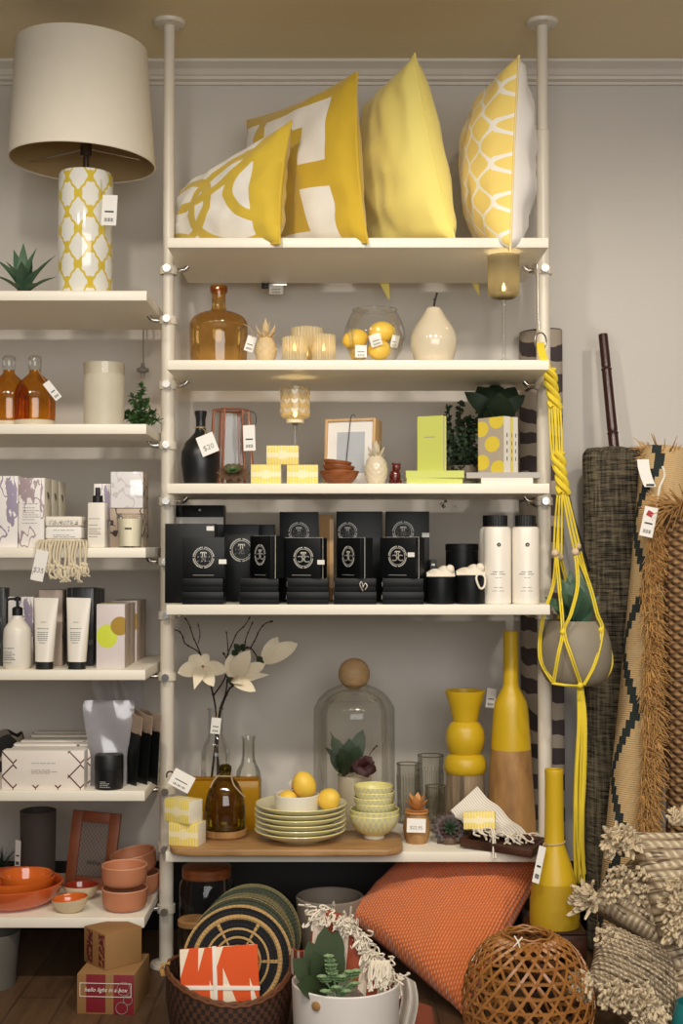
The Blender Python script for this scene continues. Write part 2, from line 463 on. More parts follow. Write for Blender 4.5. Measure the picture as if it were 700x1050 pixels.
M['greywood'] = wood('grey_wood', (58, 44, 32), (184, 160, 126), 6, (7, 7, .5), .7)
M['redwood'] = wood('red_brown_wood', (104, 54, 24), (164, 94, 46), 6, (2, 10, 12), .45)
M['frame2'] = wood('orange_wood', (124, 62, 32), (158, 86, 46), 5, (2, 8, 3), .5)
M['darkwood'] = wood('dark_tray_wood', (46, 26, 18), (84, 48, 30), 6, (2, 12, 12), .45)
M['ballwood'] = wood('pale_ball_wood', (176, 140, 96), (206, 172, 126), 5, (3, 3, 9), .55)
M['mat'] = mat('white_mount', (232, 228, 222), .8)
M['glasspic'] = mat('grey_picture', (184, 188, 192), .15)
M['lime'] = mat('lime_cover', (200, 206, 100), .5, var=.03)
M['pages'] = pat('book_pages', (226, 216, 196), (238, 230, 214), lambda g, u, v, w: g.ma('GREATER_THAN', wave(g, w, 700), 0), .8, k='Object')
def spots(g, u, v, w):
    m = [g.ma('LESS_THAN', disc(g, u, v, a, b, 0, .48), .14) for a, b in ((.12, .8), (.72, .93), (.55, .52), (.15, .2), (.78, .08))]
    return anyof(g, *m)
M['spotcover'] = pat('circle_cover', (190, 176, 156), (240, 214, 74), spots, .6)
M['greycover'] = mat('grey_cover', (172, 166, 158), .6)
M['whitecover'] = mat('white_cover', (226, 220, 208), .6)
M['yelcover'] = mat('yellow_cover', (228, 206, 96), .6)
M['maroon'] = mat('dark_red_gloss', (92, 24, 20), .15, coat=.6, var=.2, vs=40)
M['bottlewhite'] = mat('white_plastic', (236, 228, 214), .3, var=.02)
M['rag'] = mat('white_muslin', (234, 222, 202), .9, bump=.4, bs=180)
M['kraft'] = mat('kraft_card', (160, 120, 74), .75, var=.08, vs=25)
M['silver'] = mat('pale_print', (214, 210, 200), .5)
M['petal'] = mat('magnolia_petal', (240, 226, 196), .6, var=.06, vs=20, sss=.15)
M['petalred'] = mat('magnolia_heart', (150, 84, 60), .7)
M['plate'] = mat('pale_yellow_glaze', (228, 220, 180), .25, var=.06, vs=12, coat=.4)
M['rimyel'] = mat('yellow_rim_glaze', (238, 226, 146), .25, coat=.4)
def checks(g, u, v, w):
    return g.ma('MULTIPLY', g.ma('GREATER_THAN', g.ma('MULTIPLY', wave(g, u, 26), wave(g, v, 5)), 0), rect(g, u, v, 0, 1, .2, .46))
M['bowl'] = pat('check_glaze', (228, 220, 150), (206, 204, 170), checks, .25, coat=.4)
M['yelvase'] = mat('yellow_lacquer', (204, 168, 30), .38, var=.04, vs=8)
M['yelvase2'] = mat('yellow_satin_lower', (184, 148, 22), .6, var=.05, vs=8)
M['terra'] = mat('terracotta_glaze', (204, 92, 40), .2, var=.12, vs=10, coat=.5)
M['terra2'] = mat('orange_glaze', (216, 108, 40), .12, var=.18, vs=25, coat=.7)
M['redglaze'] = mat('red_glaze', (140, 44, 26), .12, var=.2, vs=25, coat=.7)
M['stoneglaze'] = mat('stoneware', (208, 190, 156), .5, var=.08, vs=40)
M['pinkcer'] = mat('pinkish_clay', (196, 128, 92), .5, var=.05, vs=12)
M['pinkrim'] = mat('pale_clay_rim', (214, 156, 118), .55)
M['charcoal'] = mat('charcoal_canister', (74, 66, 60), .7, var=.1, vs=20)
def lace(g, u, v, w): return g.ma('GREATER_THAN', g.ma('MULTIPLY', wave(g, u, 8), wave(g, v, 11)), .1)
M['lace'] = pat('lace_print', (134, 120, 108), (112, 98, 88), lace, .4)
def floral(g, u, v, w):
    a = g.ma('GREATER_THAN', g.noise(2.6, 3, 'UV'), .655); b = g.ma('LESS_THAN', g.ma('ABSOLUTE', g.ma('SUBTRACT', g.noise(1.6, 2, 'UV'), .42)), .012)
    return anyof(g, a, b)
def floralr(g, u, v, w): return anyof(g, floral(g, u, v, w), g.ma('GREATER_THAN', g.ma('SUBTRACT', g.noise(5, 4, 'UV'), g.ma('MULTIPLY', disc(g, u, v, .8, .62, 0, 1.9), .7)), .28))
def floralt(g, u, v, w): return anyof(g, floral(g, u, v, w), g.ma('GREATER_THAN', g.ma('SUBTRACT', g.noise(6, 4, 'UV'), g.ma('MULTIPLY', disc(g, u, v, .22, .9, 0, .6), .9)), .3))
M['floralb'] = pat('floral_top_carton', (238, 232, 226), (168, 148, 152), floralt, .4)
M['floral'] = pat('floral_carton', (238, 232, 226), (150, 136, 158), floralr, .4)
def redfloral(g, u, v, w):
    b = g.ma('LESS_THAN', g.ma('ABSOLUTE', g.ma('SUBTRACT', g.ma('PINGPONG', g.ma('MULTIPLY_ADD', v, 1.0, .3), .32), g.ma('PINGPONG', g.ma('MULTIPLY', u, 2.2), .3))), .025); e = g.ma('MAXIMUM', g.ma('GREATER_THAN', u, .8), g.ma('LESS_THAN', u, .18))
    lo = g.ma('LESS_THAN', v, .12)
    return g.ma('MULTIPLY', b, g.ma('MAXIMUM', e, lo))
M['redfloral'] = pat('white_carton_red_branch', (232, 222, 210), (92, 34, 38), redfloral, .4)
def vein(g, u, v, w): return g.ma('LESS_THAN', g.ma('ABSOLUTE', g.ma('SUBTRACT', g.noise(1.7, 2, 'UV'), .5)), .02)
M['marbleside'] = pat('carton_side_print', (186, 166, 146), (64, 50, 52), vein, .45)
M['gloss'] = pat('glossy_carton', (234, 230, 230), (214, 206, 208), vein, .12, coat=.8)
M['darkcarton'] = pat('dark_patterned_carton', (38, 40, 42), (92, 92, 90), vein, .35)
def seal(g, u, v, w): return g.ma('LESS_THAN', disc(g, u, v, .38, .5, 0, .5), .185)
M['limebox'] = pat('lime_dot_carton', (214, 202, 200), (208, 218, 66), seal, .45)
M['limeside'] = mat('pink_grey_carton', (196, 176, 160), .5)
M['gold'] = mat('gold_foil', (186, 148, 62), .35, .45)
M['steel'] = mat('grey_metal_pot', (112, 108, 100), .5, .3)
M['stonepot'] = mat('grey_stone_pot', (142, 132, 114), .6, var=.1, vs=20, bump=.2, bs=90)
M['planter'] = mat('grey_bowl_glaze', (140, 128, 114), .55, var=.06)
M['whitepot'] = mat('white_pot', (232, 226, 220), .45, var=.03)
def zeb(g, u, v, w):
    d = g.ma('MULTIPLY', g.noise(5, 3), 9.0); a = g.ma('ARCTAN2', v, u)
    return g.ma('GREATER_THAN', g.ma('SINE', g.ma('ADD', g.ma('MULTIPLY', w, 62), g.ma('ADD', g.ma('MULTIPLY', a, .7), d))), .02)
M['zebra'] = pat('zebra_rug', (72, 62, 62), (168, 155, 140), zeb, .95, k='Object', bump=.5, bs=200)
g = NG('black_cream_tweed'); o = g.xyz()
a = g.ma('ARCTAN2', o[1], o[0])
n1 = g.noise(16, 2, stretch=(1, 1, 9)); n2 = g.noise(14, 2, stretch=(8, 8, .6)); w1 = g.ma('MULTIPLY', wave(g, o[2], 72), wave(g, a, 44))
f = g.ma('ADD', g.ma('ADD', g.ma('MULTIPLY', n1, 1.5), g.ma('MULTIPLY', n2, 1.2)), g.ma('MULTIPLY', w1, .55)); g.bump(f, 1., .01)
M['tweed'] = fin(g, g.mix(g.ma('MINIMUM', g.ma('MAXIMUM', g.ma('MULTIPLY_ADD', f, 4.6, -6.0), 0), 1), lin((20, 20, 22)), lin((188, 170, 136))), .95)
M['bamboo'] = mat('dark_bamboo', (58, 28, 24), .3, var=.2, vs=30)
M['fringe'] = mat('straw_fringe', (190, 146, 88), .9, var=.2, vs=40)
g = NG('braided_jute'); o = g.xyz(); a = g.ma('ARCTAN2', o[1], o[0])
h = g.ma('ABSOLUTE', g.ma('MULTIPLY', wave(g, g.ma('MULTIPLY_ADD', a, .9, g.ma('MULTIPLY', o[2], 18)), 1), wave(g, g.ma('MULTIPLY_ADD', a, -.9, g.ma('MULTIPLY', o[2], 18)), 1))); g.bump(h, 1., .012)
M['jute'] = fin(g, g.mix(h, lin((124, 92, 60)), lin((172, 134, 90))), .95, var=.15, vs=40)
g = NG('orange_knit'); o = g.xyz('UV'); par = g.ma('MULTIPLY', g.ma('FLOOR', g.ma('FRACT', g.ma('MULTIPLY', o[1], 17.0))), 0)
row = g.ma('MULTIPLY', o[1], 56.0); odd = g.ma('MULTIPLY', g.ma('FLOOR', g.ma('MULTIPLY', g.ma('FRACT', g.ma('MULTIPLY', row, .5)), 2.0)), PI)
h = g.ma('MULTIPLY', g.ma('ABSOLUTE', g.ma('SINE', g.ma('MULTIPLY', row, PI))), g.ma('MULTIPLY_ADD', g.ma('SINE', g.ma('ADD', g.ma('MULTIPLY', o[0], 2 * PI * 40), odd)), .35, .7)); g.bump(h, .8, .005)
M['orange'] = fin(g, g.mix(h, lin((196, 92, 42)), lin((246, 146, 84))), .9, var=.06, vs=12, sheen=.2)
g = NG('cream_brown_weave'); o = g.xyz('UV')
h = g.ma('MULTIPLY', g.ma('ABSOLUTE', wave(g, o[1], 8)), g.ma('MULTIPLY_ADD', wave(g, g.ma('ADD', o[0], g.ma('MULTIPLY', o[1], .35)), 18), .35, .65)); g.bump(h, .9, .008)
bd = g.ma('GREATER_THAN', g.noise(6, 2, 'UV', (1, 9, 1)), .60)
M['weave'] = fin(g, g.mix(g.ma('MULTIPLY', bd, .8), g.mix(h, lin((136, 114, 88)), lin((228, 210, 178))), lin((62, 46, 36))), .95, var=.12, vs=40)
M['yarn'] = mat('cream_yarn', (214, 196, 164), .95, var=.15, vs=50)
M['yarnw'] = mat('white_fringe', (236, 226, 208), .95, var=.08, vs=50)
M['rope'] = mat('yellow_cord', (232, 206, 56), .8, var=.08, vs=60)
M['bead'] = mat('wood_bead', (214, 190, 160), .6)
M['bamboostrip'] = mat('bamboo_strip', (160, 106, 52), .35, var=.25, vs=22, coat=.2)
M['basket'] = pat('dark_woven', (44, 26, 18), (86, 54, 36), lambda g, u, v, w: g.ma('GREATER_THAN', g.ma('MULTIPLY', wave(g, u, 44), wave(g, v, 16)), 0), .7, bump=.6, bs=90)
M['basketrim'] = mat('basket_rim', (112, 68, 40), .6, var=.15, vs=40, bump=.5, bs=120)
def coil(n0, n1, name, c0, c1, fn):
    g = NG(name); o = g.xyz(); r = g.ma('SQRT', g.ma('ADD', g.ma('MULTIPLY', o[0], o[0]), g.ma('MULTIPLY', o[1], o[1])))
    a = g.ma('ARCTAN2', o[1], o[0]); h = g.ma('MULTIPLY', g.ma('ABSOLUTE', wave(g, r, 46)), g.ma('MULTIPLY_ADD', wave(g, a, 12), .2, .8)); g.bump(h, .9, .006)
    return fin(g, g.mix(fn(g, r, a), lin(c0), lin(c1)), .9, var=.2, vs=60)
def bands(*rs):
    def f(g, r, a): return anyof(g, *[rect(g, r, r, x, y, x, y) for x, y in rs])
    return f
def bands2(g, r, a):
    sp = g.ma('MULTIPLY', g.ma('GREATER_THAN', g.ma('COSINE', g.ma('MULTIPLY', a, 6)), .965), g.ma('LESS_THAN', r, .11))
    return anyof(g, bands((.036, .042), (.058, .064), (.08, .086), (.108, .120), (.138, .156))(g, r, a), sp)
M['mat1'] = coil(0, 0, 'coil_black_straw', (30, 30, 32), (196, 158, 102), bands2)
M['mat2'] = coil(0, 0, 'coil_green_straw', (66, 72, 56), (192, 158, 106), bands((.0, .06), (.112, .122), (.14, .152)))
M['mat3'] = coil(0, 0, 'coil_green', (58, 66, 50), (120, 112, 76), bands((.09, .1), (.126, .136)))
def leafs(g, u, v, w):
    m = []
    for (c, h0, wd, top) in ((.05, 0., .075, 1), (.28, 1., .04, 1), (.5, 1., .06, 1), (.42, 0., .045, 0), (.62, 0., .085, 0), (.93, 0., .04, 0)):
        k = v if not top else g.ma('SUBTRACT', 1.0, v)
        L = .62 if wd > .07 else .42
        m.append(g.ma('LESS_THAN', g.ma('ADD', g.ma('ABSOLUTE', g.ma('SUBTRACT', u, g.ma('MULTIPLY_ADD', k, -.12, c))), g.ma('MULTIPLY', k, wd / L)), wd))
    return anyof(g, *m)
M['napkin'] = pat('orange_leaf_napkin', (222, 84, 26), (240, 222, 196), leafs, .8, bump=.2)
M['ribbon'] = mat('white_ribbon', (238, 228, 214), .6)
def stripes(g, u, v, w): return g.ma('GREATER_THAN', wave(g, u, 16), .55)
M['stripe'] = pat('striped_towel', (236, 229, 216), (196, 186, 174), stripes, .9, bump=.3)
def rust(g, u, v, w): return g.ma('GREATER_THAN', wave(g, u, 4), .3)
M['rust'] = pat('rust_white_cloth', (150, 70, 44), (226, 208, 190), rust, .9, bump=.3)
M['redprint'] = pat('red_printed_card', (150, 108, 64), (126, 22, 34), lambda g, u, v, w: anyof(g, rect(g, u, v, .16, .5, .04, 1.), rect(g, u, v, .64, 1., .0, 1.)), .6)
M['sideprint'] = pat('printed_box_side', (156, 112, 66), (96, 26, 30), lambda g, u, v, w: g.ma('MULTIPLY', anyof(g, rect(g, u, v, .12, .4, .05, .95), rect(g, u, v, .68, .95, .05, .95)), g.ma('GREATER_THAN', g.noise(9, 2, 'UV'), .45)), .6)
M['teal'] = mat('teal_glaze', (30, 120, 124), .3, var=.1)
M['mutedcloth'] = pat('dark_patterned_cloth', (40, 38, 40), (150, 136, 116), lambda g, u, v, w: g.ma('GREATER_THAN', g.noise(5, 2, 'UV'), .55), .9)
# ------------------------------------------------------------------ setting
WALLY, CEIL = .64, P(350, 22, .255).z
def plain_box(name, lo, hi, m, **k):
    b = B(); lo, hi = Vector(lo), Vector(hi)
    b.box((lo + hi) / 2, hi - lo, **k)
    return struct(b.build(name, m, at=((lo.x + hi.x) / 2, (lo.y + hi.y) / 2, lo.z)))
plain_box('floor', (-4, -6, -.08), (4, WALLY + .1, 0), M['floor'])
plain_box('wall_back', (-4, WALLY, 0), (4, WALLY + .1, CEIL), M['wall'])
plain_box('ceiling', (-4, -6, CEIL), (4, WALLY + .1, CEIL + .08), M['ceil'])
plain_box('under_shelf_shade_strip', (-4, WALLY - .015, 0), (4, WALLY, .225), M['base'], bev=.004)  # added dark strip: under-shelf shade painted along the wall foot
# crown moulding: stepped profile swept along the wall
zb = P(350, 88, WALLY).z
b = B(); H = CEIL - zb
pr = [(0, zb), (-.012, zb), (-.012, zb + H * .14), (-.03, zb + H * .2), (-.03, zb + H * .34), (-.038, zb + H * .4), (-.05, zb + H * .62), (-.075, zb + H * .8), (-.082, zb + H * .84), (-.082, CEIL - .0005), (0, CEIL - .0005)]
L = [[b.bm.verts.new((x, WALLY + y, z)) for y, z in pr] for x in (-3.9, 3.9)]
for i in range(len(pr)):
    j = (i + 1) % len(pr); b.face([L[0][i], L[0][j], L[1][j], L[1][i]])
b.face(L[0]); b.face(L[1][::-1])
struct(b.build('trim_1', M['trim'], at=(0, WALLY, zb), smooth=20))

# ------------------------------------------------------------------ boards and posts
TH = .029
ZR = {k: P(350, y, 0).z for k, y in enumerate((243.7, 369, 495.7, 620, 873.5), 1)}
ZL = {k: P(350, y, 0).z for k, y in enumerate((298, 434.7, 561.5, 687, 811, 941), 1)}
XR0, XR1, XL1, DEP = -.502, .5975, -.561, .51
nth = ('top', 'second', 'third', 'fourth', 'fifth', 'sixth')
said = ('holding the cushions', 'holding the fishbowl and pear', 'holding the picture frame and lime books', 'holding the black gift boxes', 'holding the plates and wooden board')
for k in ZR:
    b = B(); b.box((0, 0, -TH / 2), (XR1 - XR0, DEP, TH), bev=.002)
    tag(b.build('shelf_board', M['board'], at=None), 'cream painted shelf board of the right rack, ' + said[k - 1], 'shelf', 'boards of the right rack').location = ((XR0 + XR1) / 2, DEP / 2, ZR[k])
said = ('carrying the big lamp', 'carrying the amber bottles', 'carrying the floral cartons and soap towel', 'carrying the white tubes and pump bottle', 'carrying the plastic pouch and black sachets', 'carrying the orange and clay bowls')
for k in ZL:
    b = B(); b.box((0, 0, -TH / 2), (1.1, DEP, TH), bev=.002)
    tag(b.build('shelf_board', M['board']), 'cream painted shelf board of the left rack, ' + said[k - 1], 'shelf', 'boards of the left rack').location = (XL1 - .55, DEP / 2, ZL[k])

def post(px, label, shelves, side):
    x = P(px, 400, .255).x; Y = .255
    t = thing('shelf_post', label, 'post', (x, Y, 0), group='telescopic posts')
    zj = P(px, 135 if side else 330, Y).z
    b = B(); b.lathe([(0, .004), (.0215, .004), (.0215, zj), (.019, zj + .003), (0, zj + .003)], 28); b.build('lower_tube', M['post'], t)
    b = B(); b.lathe([(0, zj - .02), (.0172, zj - .02), (.0172, CEIL - .006), (0, CEIL - .006)], 28); b.build('upper_tube', M['post'], t)
    for nm, z0, z1, s in (('ceiling_flange', CEIL - .0005, CEIL - .012, -1), ('floor_flange', .0, .012, 1)):
        b = B(); b.lathe([(0, z0), (.05, z0), (.05, z0 + s * .006), (.046, z1), (.022, z1 + s * .004), (0, z1 + s * .004)], 32); f = b.build(nm, M['post'], t)
        for a in (40, 160, 280):
            q = B(); q.lathe([(0, z1 - s * .001), (.005, z1 - s * .001), (.005, z1 + s * .0012), (0, z1 + s * .0012)], 10, Matrix.Translation((.036 * math.cos(R(a)), .036 * math.sin(R(a)), 0)))
            q.build('screw', M['dark'], f)
    for z, sides in shelves:
        zz = z - TH - .014
        c = B(); c.lathe([(.0216, zz - .012), (.0275, zz - .012), (.0275, zz + .012), (.0216, zz + .012)], 24)
        cl = c.build('clamp', M['post'], t)
        k = B(); k.tube([(0, -.026, zz), (0, -.042, zz)], .009, 12); k.tube([(0, -.042, zz), (0, -.048, zz)], .0115, 12); k.build('clamp_knob', M['chrome'], cl)
        for s in sides:
            a = B()
            a.tube(smooth_path([(s * .025, 0, zz), (s * .036, -.004, zz), (s * .05, -.006, zz + .002), (s * .06, -.006, zz + .0135)]), .008, 10)
            a.build('bracket_arm', M['chrome'], cl)
    return t
post(172.3, 'cream metal post between the left and right racks', [(ZR[k], (1,)) for k in ZR] + [(ZL[k], (-1,)) for k in ZL], 0)
post(557, 'cream metal post at the right end, behind the yellow plant hanger', [(ZR[k], (-1,)) for k in ZR], 1)
# ------------------------------------------------------------------ small shared builders
def card(parent, p, w, h, rot=(0, 0, 0), body=None, size=None, string=None, mname='card', name='price_tag', lab=None):
    """a hanging card whose top middle is at p (local), facing -Y before rotation"""
    m = Matrix.Translation(Vector(p)) @ Euler([R(a) for a in rot]).to_matrix().to_4x4()
    b = B(); b.box((0, 0, -h / 2), (w, .0012, h)); b.xf(m); c = b.build(name, M[mname], parent, label=lab)
    q = B()
    if body: q.text(body, size or h * .36, m @ Matrix.Translation((0, -.0012, -h * .66)) @ Matrix.Rotation(R(90), 4, 'X'))
    else:
        for i in range(9): q.box((-w * .28 + w * .07 * i, -.0011, -h * .82), (w * (.02 + .025 * (i % 3 == 1)), .0008, h * .12))
        q.box((0, -.0011, -h * .55), (w * .6, .0008, h * .05)); q.xf(m) if False else None
        q.xf(m)
    q.build('tag_print', M['greyink' if body else 'ink'], c)
    if string:
        s = B(); s.tube(smooth_path(string), .0011, 6); s.build('tag_string', M['string'], parent)
    return c
def print_lines(parent, cx, y, zs, w, m='greyink', h=.0016):
    """a block of unreadable small print on a front face (local coordinates)"""
    b = B()
    for i, z in enumerate(zs):
        ww = w * (1, .8, .95, .6, .9)[i % 5]; x = cx - w / 2; j = 0
        while x < cx - w / 2 + ww:
            l = (.22, .12, .3, .17)[(i + j) % 4] * w; j += 1
            b.box((min(x + l / 2, cx + w / 2), y, z), (l * .8, .0006, h)); x += l
    return b.build('small_print', M[m], parent)
def flare_disc(): pass
def rosette(b, c, axis, rad, n, layers, w, lift=.25, kind='lance', mi=0, th=.2):
    c = Vector(c); ax = Vector(axis).normalized(); e1 = ax.orthogonal().normalized(); e2 = ax.cross(e1)
    for L in range(layers):
        f = 1 - L / layers * .8; el = lift + (1.25 - lift) * (L / max(layers - 1, 1)) ** 1.1
        m = max(int(n * (1 - .45 * L / layers)), 3)
        for i in range(m):
            a = 2 * PI * (i + .5 * (L % 2)) / m + L * .3
            d = (e1 * math.cos(a) + e2 * math.sin(a)) * math.cos(el) + ax * math.sin(el)
            mm = mi(L) if callable(mi) else mi
            b.blade(c + d * rad * .08, c + d * rad * f * random.uniform(.92, 1.05), w * (.6 + .4 * f), up=ax, bend=.12, th=th, n=6, kind=kind, mi=mm)

# ------------------------------------------------------------------ cushions on the top board
def cushion(name, label, cs, T, m0, m1, at, pinch=.08, seed=0, skew=(1, 1), wr=.006, sharp=.42, piping=None, fn=None):
    b = B(); b.pillow(*cs, T, n=30, mi=(0, 1), seed=seed, skew=skew, wr=wr, pinch=pinch, sharp=sharp, fn=fn)
    rim = b.rim
    t = thing(name, label, 'cushion', at, group=None)
    b.build('cover', [m0, m1], t, at=at, smooth=60)
    p = B(); p.tube(rim, .0035, 6, closed=True); p.build('seam_piping', piping or m1, t, at=at)
    return t
z1 = ZR[1]
crease = lambda u, v, s: .006 * (1 - abs(noise.noise(Vector((u * 3.2 + v * 2, v * 5.5 - u * 2, s * 3.3)))) * 2.4) * (4 * u * (1 - u) * 4 * v * (1 - v)) ** .3
def W(px, py, Y): return P(px, py, Y)
c1 = [W(181, 266, .36), W(288, 248, -.01), W(299, 124, .0), W(184, 196, .36)]
c1[0].z = z1 + .012; c1[1] = W(287, 250, -.03)
t = cushion('cushion', 'small white cushion with yellow arcs, furthest left on the top board', c1, .075, M['arc_cloth'], M['mustard'], (c1[1].x, .1, z1), seed=1, fn=crease)
c2 = [W(254, 268, .46), W(377, 246, .02), W(366, 74, .05), W(253, 124, .46)]
c2[0].z = z1 + .015; c2[1] = W(377, 249, -.02)
t = cushion('cushion', 'mustard cushion with white key pattern, behind the small arc cushion', c2, .075, M['key_cloth'], M['mustard'], (c2[1].x, .1, z1), seed=2, fn=crease)
c3 = [W(382, 274, .43), W(466, 244, .03), W(425, 55, .06), W(378, 104, .43)]
c3[0].z = z1 + .015; c3[1].z = z1 + .004
t = cushion('cushion', 'plain pale yellow cushion with a tall pointed corner, on the top board', c3, .10, M['yellow_cloth'], M['yellow_cloth'], (c3[1].x, .1, z1), seed=3, fn=crease, skew=(1.0, 1.0))
b = B(); b.blade(W(386, 262, .535), W(399, 307, .54), .075, up=(0, -1, 0), bend=.05, n=7, kind='taper', th=.3); b.build('drooping_corner', M['yellow_cloth'], t, at=t.location)
c4 = [W(508, 274, .44), W(524, 252, -.012), W(532, 57, .04), W(506, 104, .44)]
c4[0].z = z1 + .018; c4[1] = W(523, 257, -.035)
t = cushion('cushion', 'yellow cushion with white ogee lattice and white back, rightmost on the top board', c4, .12, M['ogee_cloth'], M['white_cloth'], (c4[1].x, .1, z1), seed=4, fn=crease, skew=(1.1, .75), piping=M['ogee_cloth'])
b = B(); b.blade(W(480, 266, .535), W(491, 303, .54), .055, up=(0, -1, 0), bend=.05, n=7, kind='taper', th=.3); b.build('drooping_corner', M['yellow_cloth'], t, at=t.location)
# ticket clipped behind the board
p = W(283, 291, .515)
t = thing('price_ticket', 'small white ticket with black clip hanging behind the top board', 'price tag', p)
card(t, (0, 0, 0), .046, .034); b = B(); b.box((-.036, 0, -.006), (.024, .012, .02), bev=.003); b.build('clip', M['black'], t)
b = B(); b.box((0, -.001, .0), (.07, .004, .012), bev=.001); b.build('holder', M['chrome'], t)

# ------------------------------------------------------------------ second board
z2 = ZR[2]
Y = .15; x = P(224, 368, Y).x
t = thing('bottle', 'large brown amber glass bottle with a thick cork-shaped neck, left end of second board', 'bottle', (x, Y, z2))
b = B(); pr = prof_px([(28, None), (29.3, 362), (29.5, 335), (28, 329), (24, 324.5), (16, 321), (8.5, 318.5), (7, 312), (7.2, 300), (8.2, 296), (8.2, 294)], 224, Y, z2)
b.lathe(rprof(pr[1:-1], 3), 48); b.lathe([(0, .001), (pr[1][0], .001)], 48); b.build('glass_body', M['amber'], t)
b = B(); b.lathe([(.018, P(224, 300, Y).z - z2), (.026, P(224, 300, Y).z - z2), (.0265, P(224, 296, Y).z - z2), (.025, P(224, 293.5, Y).z - z2), (.017, P(224, 293.5, Y).z - z2)], 30); b.build('rim', M['amberdeep'], t)
q = P(259, 345, .11) - Vector((x, Y, z2))
card(t, q, .028, .046, (0, 18, -8), string=[q + Vector((0, -.001, -.004)), q + Vector((-.012, .0, .03)), Vector((.03, -.02, .135)), Vector((.022, -.012, .15))])

def pineapple(name, label, px, Y, zb, body, crown, m, leafm=None, hw=11):
    loc = Vector((P(px, body[1], Y).x, Y, zb)); t = thing(name, label, 'ornament', loc)
    zt = P(px, body[0], Y).z - zb; r = hw * sc(Y); zc = P(px, crown, Y).z - zb
    b = B(); n = 26
    pr = [(r * (math.sin(PI * (.1 + .84 * i / n)) ** .45) * (.8 if i == 0 else 1), zt * i / n) for i in range(n + 1)]
    pr = [(0, 0)] + pr + [(0, zt)]
    fn = lambda rr, zz, a: (rr * (1 + .05 * abs(math.sin(a * 5 + zz * 150)) * abs(math.sin(a * 5 - zz * 150))), zz)
    b.lathe(pr, 60, fn=fn); b.build('fruit_body', m, t)
    b = B()
    for L, (n_, l, e) in enumerate(((7, .62, .3), (6, .85, .8), (4, 1.0, 1.3))):
        for i in range(n_):
            a = 2 * PI * (i + .5 * L) / n_; d = Vector((math.cos(a) * math.cos(e), math.sin(a) * math.cos(e), math.sin(e)))
            b.blade(Vector((0, 0, zt - .004)) + d * .004, Vector((0, 0, zt)) + d * (zc - zt) * l * 1.02, r * .6, up=(0, 0, 1), bend=-.3 if L < 2 else 0, th=.3, n=5)
    b.build('leaf_crown', leafm or m, t)
    return t
pineapple('pineapple_ornament', 'small natural carved pineapple beside the big amber bottle', 272.3, .08, z2, (345.5, 368), 326.5, M['sandwood'])

def tealight(px, Y, hw, top, label):
    loc = (P(px, 368, Y).x, Y, z2); t = thing('candle_holder', label, 'candle holder', loc, group='ribbed candle holders')
    h = P(px, top, Y).z - z2; r = hw * sc(Y)
    fn = lambda rr, zz, a: (rr * (1 + .035 * math.cos(a * 26)), zz)
    b = B(); b.lathe([(0, .0), (r * .96, .0), (r, .006), (r, h), (r - .004, h + .001), (r - .0045, h - .002), (r - .0045, .006), (0, .006)], 104, fn=fn); b.build('glass_cup', M['ribbed'], t)
    b = B(); b.lathe([(0, .007), (r * .6, .007), (r * .6, .03), (r * .5, .032), (0, .03)], 24); b.build('candle', M['wax'], t)
    b = B(); b.lathe([(0, .03), (.004, .036), (.0045, .042), (.002, .052), (0, .056)], 10); b.build('flame', M['flame'], t)
tealight(302, .05, 12.6, 346.5, 'lit ribbed glass candle holder nearest the pineapple')
tealight(331.8, .05, 11.8, 344, 'lit ribbed glass candle holder beside the fishbowl')
tealight(314.5, .16, 15.8, 337, 'larger ribbed glass candle holder behind the two lit ones')

def lemon(loc, r, label, rot, group='lemons', tags=(), stem=True):
    t = thing('lemon', label, 'lemon', loc, rot=Euler([R(a) for a in rot]), group=group)
    b = B(); n = 18; pr = []
    for i in range(n + 1):
        u = -1 + 2 * i / n
        rr = r * math.sqrt(max(0, 1 - u * u)) ; z = u * r * 1.22
        if abs(u) > .93: z += math.copysign(r * .12 * (abs(u) - .93) / .07, u); rr *= .8
        pr.append((rr, z))
    pr[0] = (0, pr[0][1]); pr[-1] = (0, pr[-1][1])
    b.lathe(pr, 24); b.build('peel', M['lemon'], t)
    return t
Y = .15; x = P(384, 367, Y).x
t = thing('fishbowl', 'round clear glass fishbowl filled with lemons', 'bowl', (x, Y, z2))
b = B(); pr = prof_px([(17, None), (25, 364), (30, 356), (31.5, 346), (30, 336), (26, 326), (22.5, 320), (22.8, 318)], 384, Y, z2)
b.lathe([(0, .001)] + rprof(pr[1:-1], 3), 48); b.build('glass_bowl', M['clear'], t)
b = B(); b.tube([(22.8 * sc(Y) * math.cos(a), 22.8 * sc(Y) * math.sin(a), P(384, 318, Y).z - z2) for a in [2 * PI * i / 40 for i in range(40)]], .0016, 6, closed=True); b.build('rim', M['clear'], t)
for px, py, yy, r, rot, lb in ((364, 348, .13, .031, (10, 75, 20), 'lemon at the left inside the fishbowl'), (391, 341, .15, .033, (5, 85, -15), 'topmost lemon inside the fishbowl'),
                               (389, 359, .115, .03, (0, 80, 30), 'lemon at the bottom right inside the fishbowl, behind the white ticket'), (368, 361, .15, .027, (20, 60, 80), 'lemon at the bottom left inside the fishbowl')):
    lemon(P(px, py, yy), r, lb, rot)
for px, py, yy, rz, w, lb in ((383, 345, .075, -18, .034, 'white printed ticket tilted on the lemons, middle of the fishbowl'), (370, 356, .075, 0, .034, 'white ticket low at the left in the fishbowl'), (406, 346, .1, 12, .022, 'ticket at the right side of the fishbowl')):
    o = thing('price_ticket', lb, 'price tag', P(px, py, yy))
    card(o, (0, 0, .006), w, .036, (0, rz, 0))
Y = .1; x = P(444.5, 366, Y).x
t = thing('pear_ornament', 'cream crackle ceramic pear with a twig stem', 'ornament', (x, Y, z2))
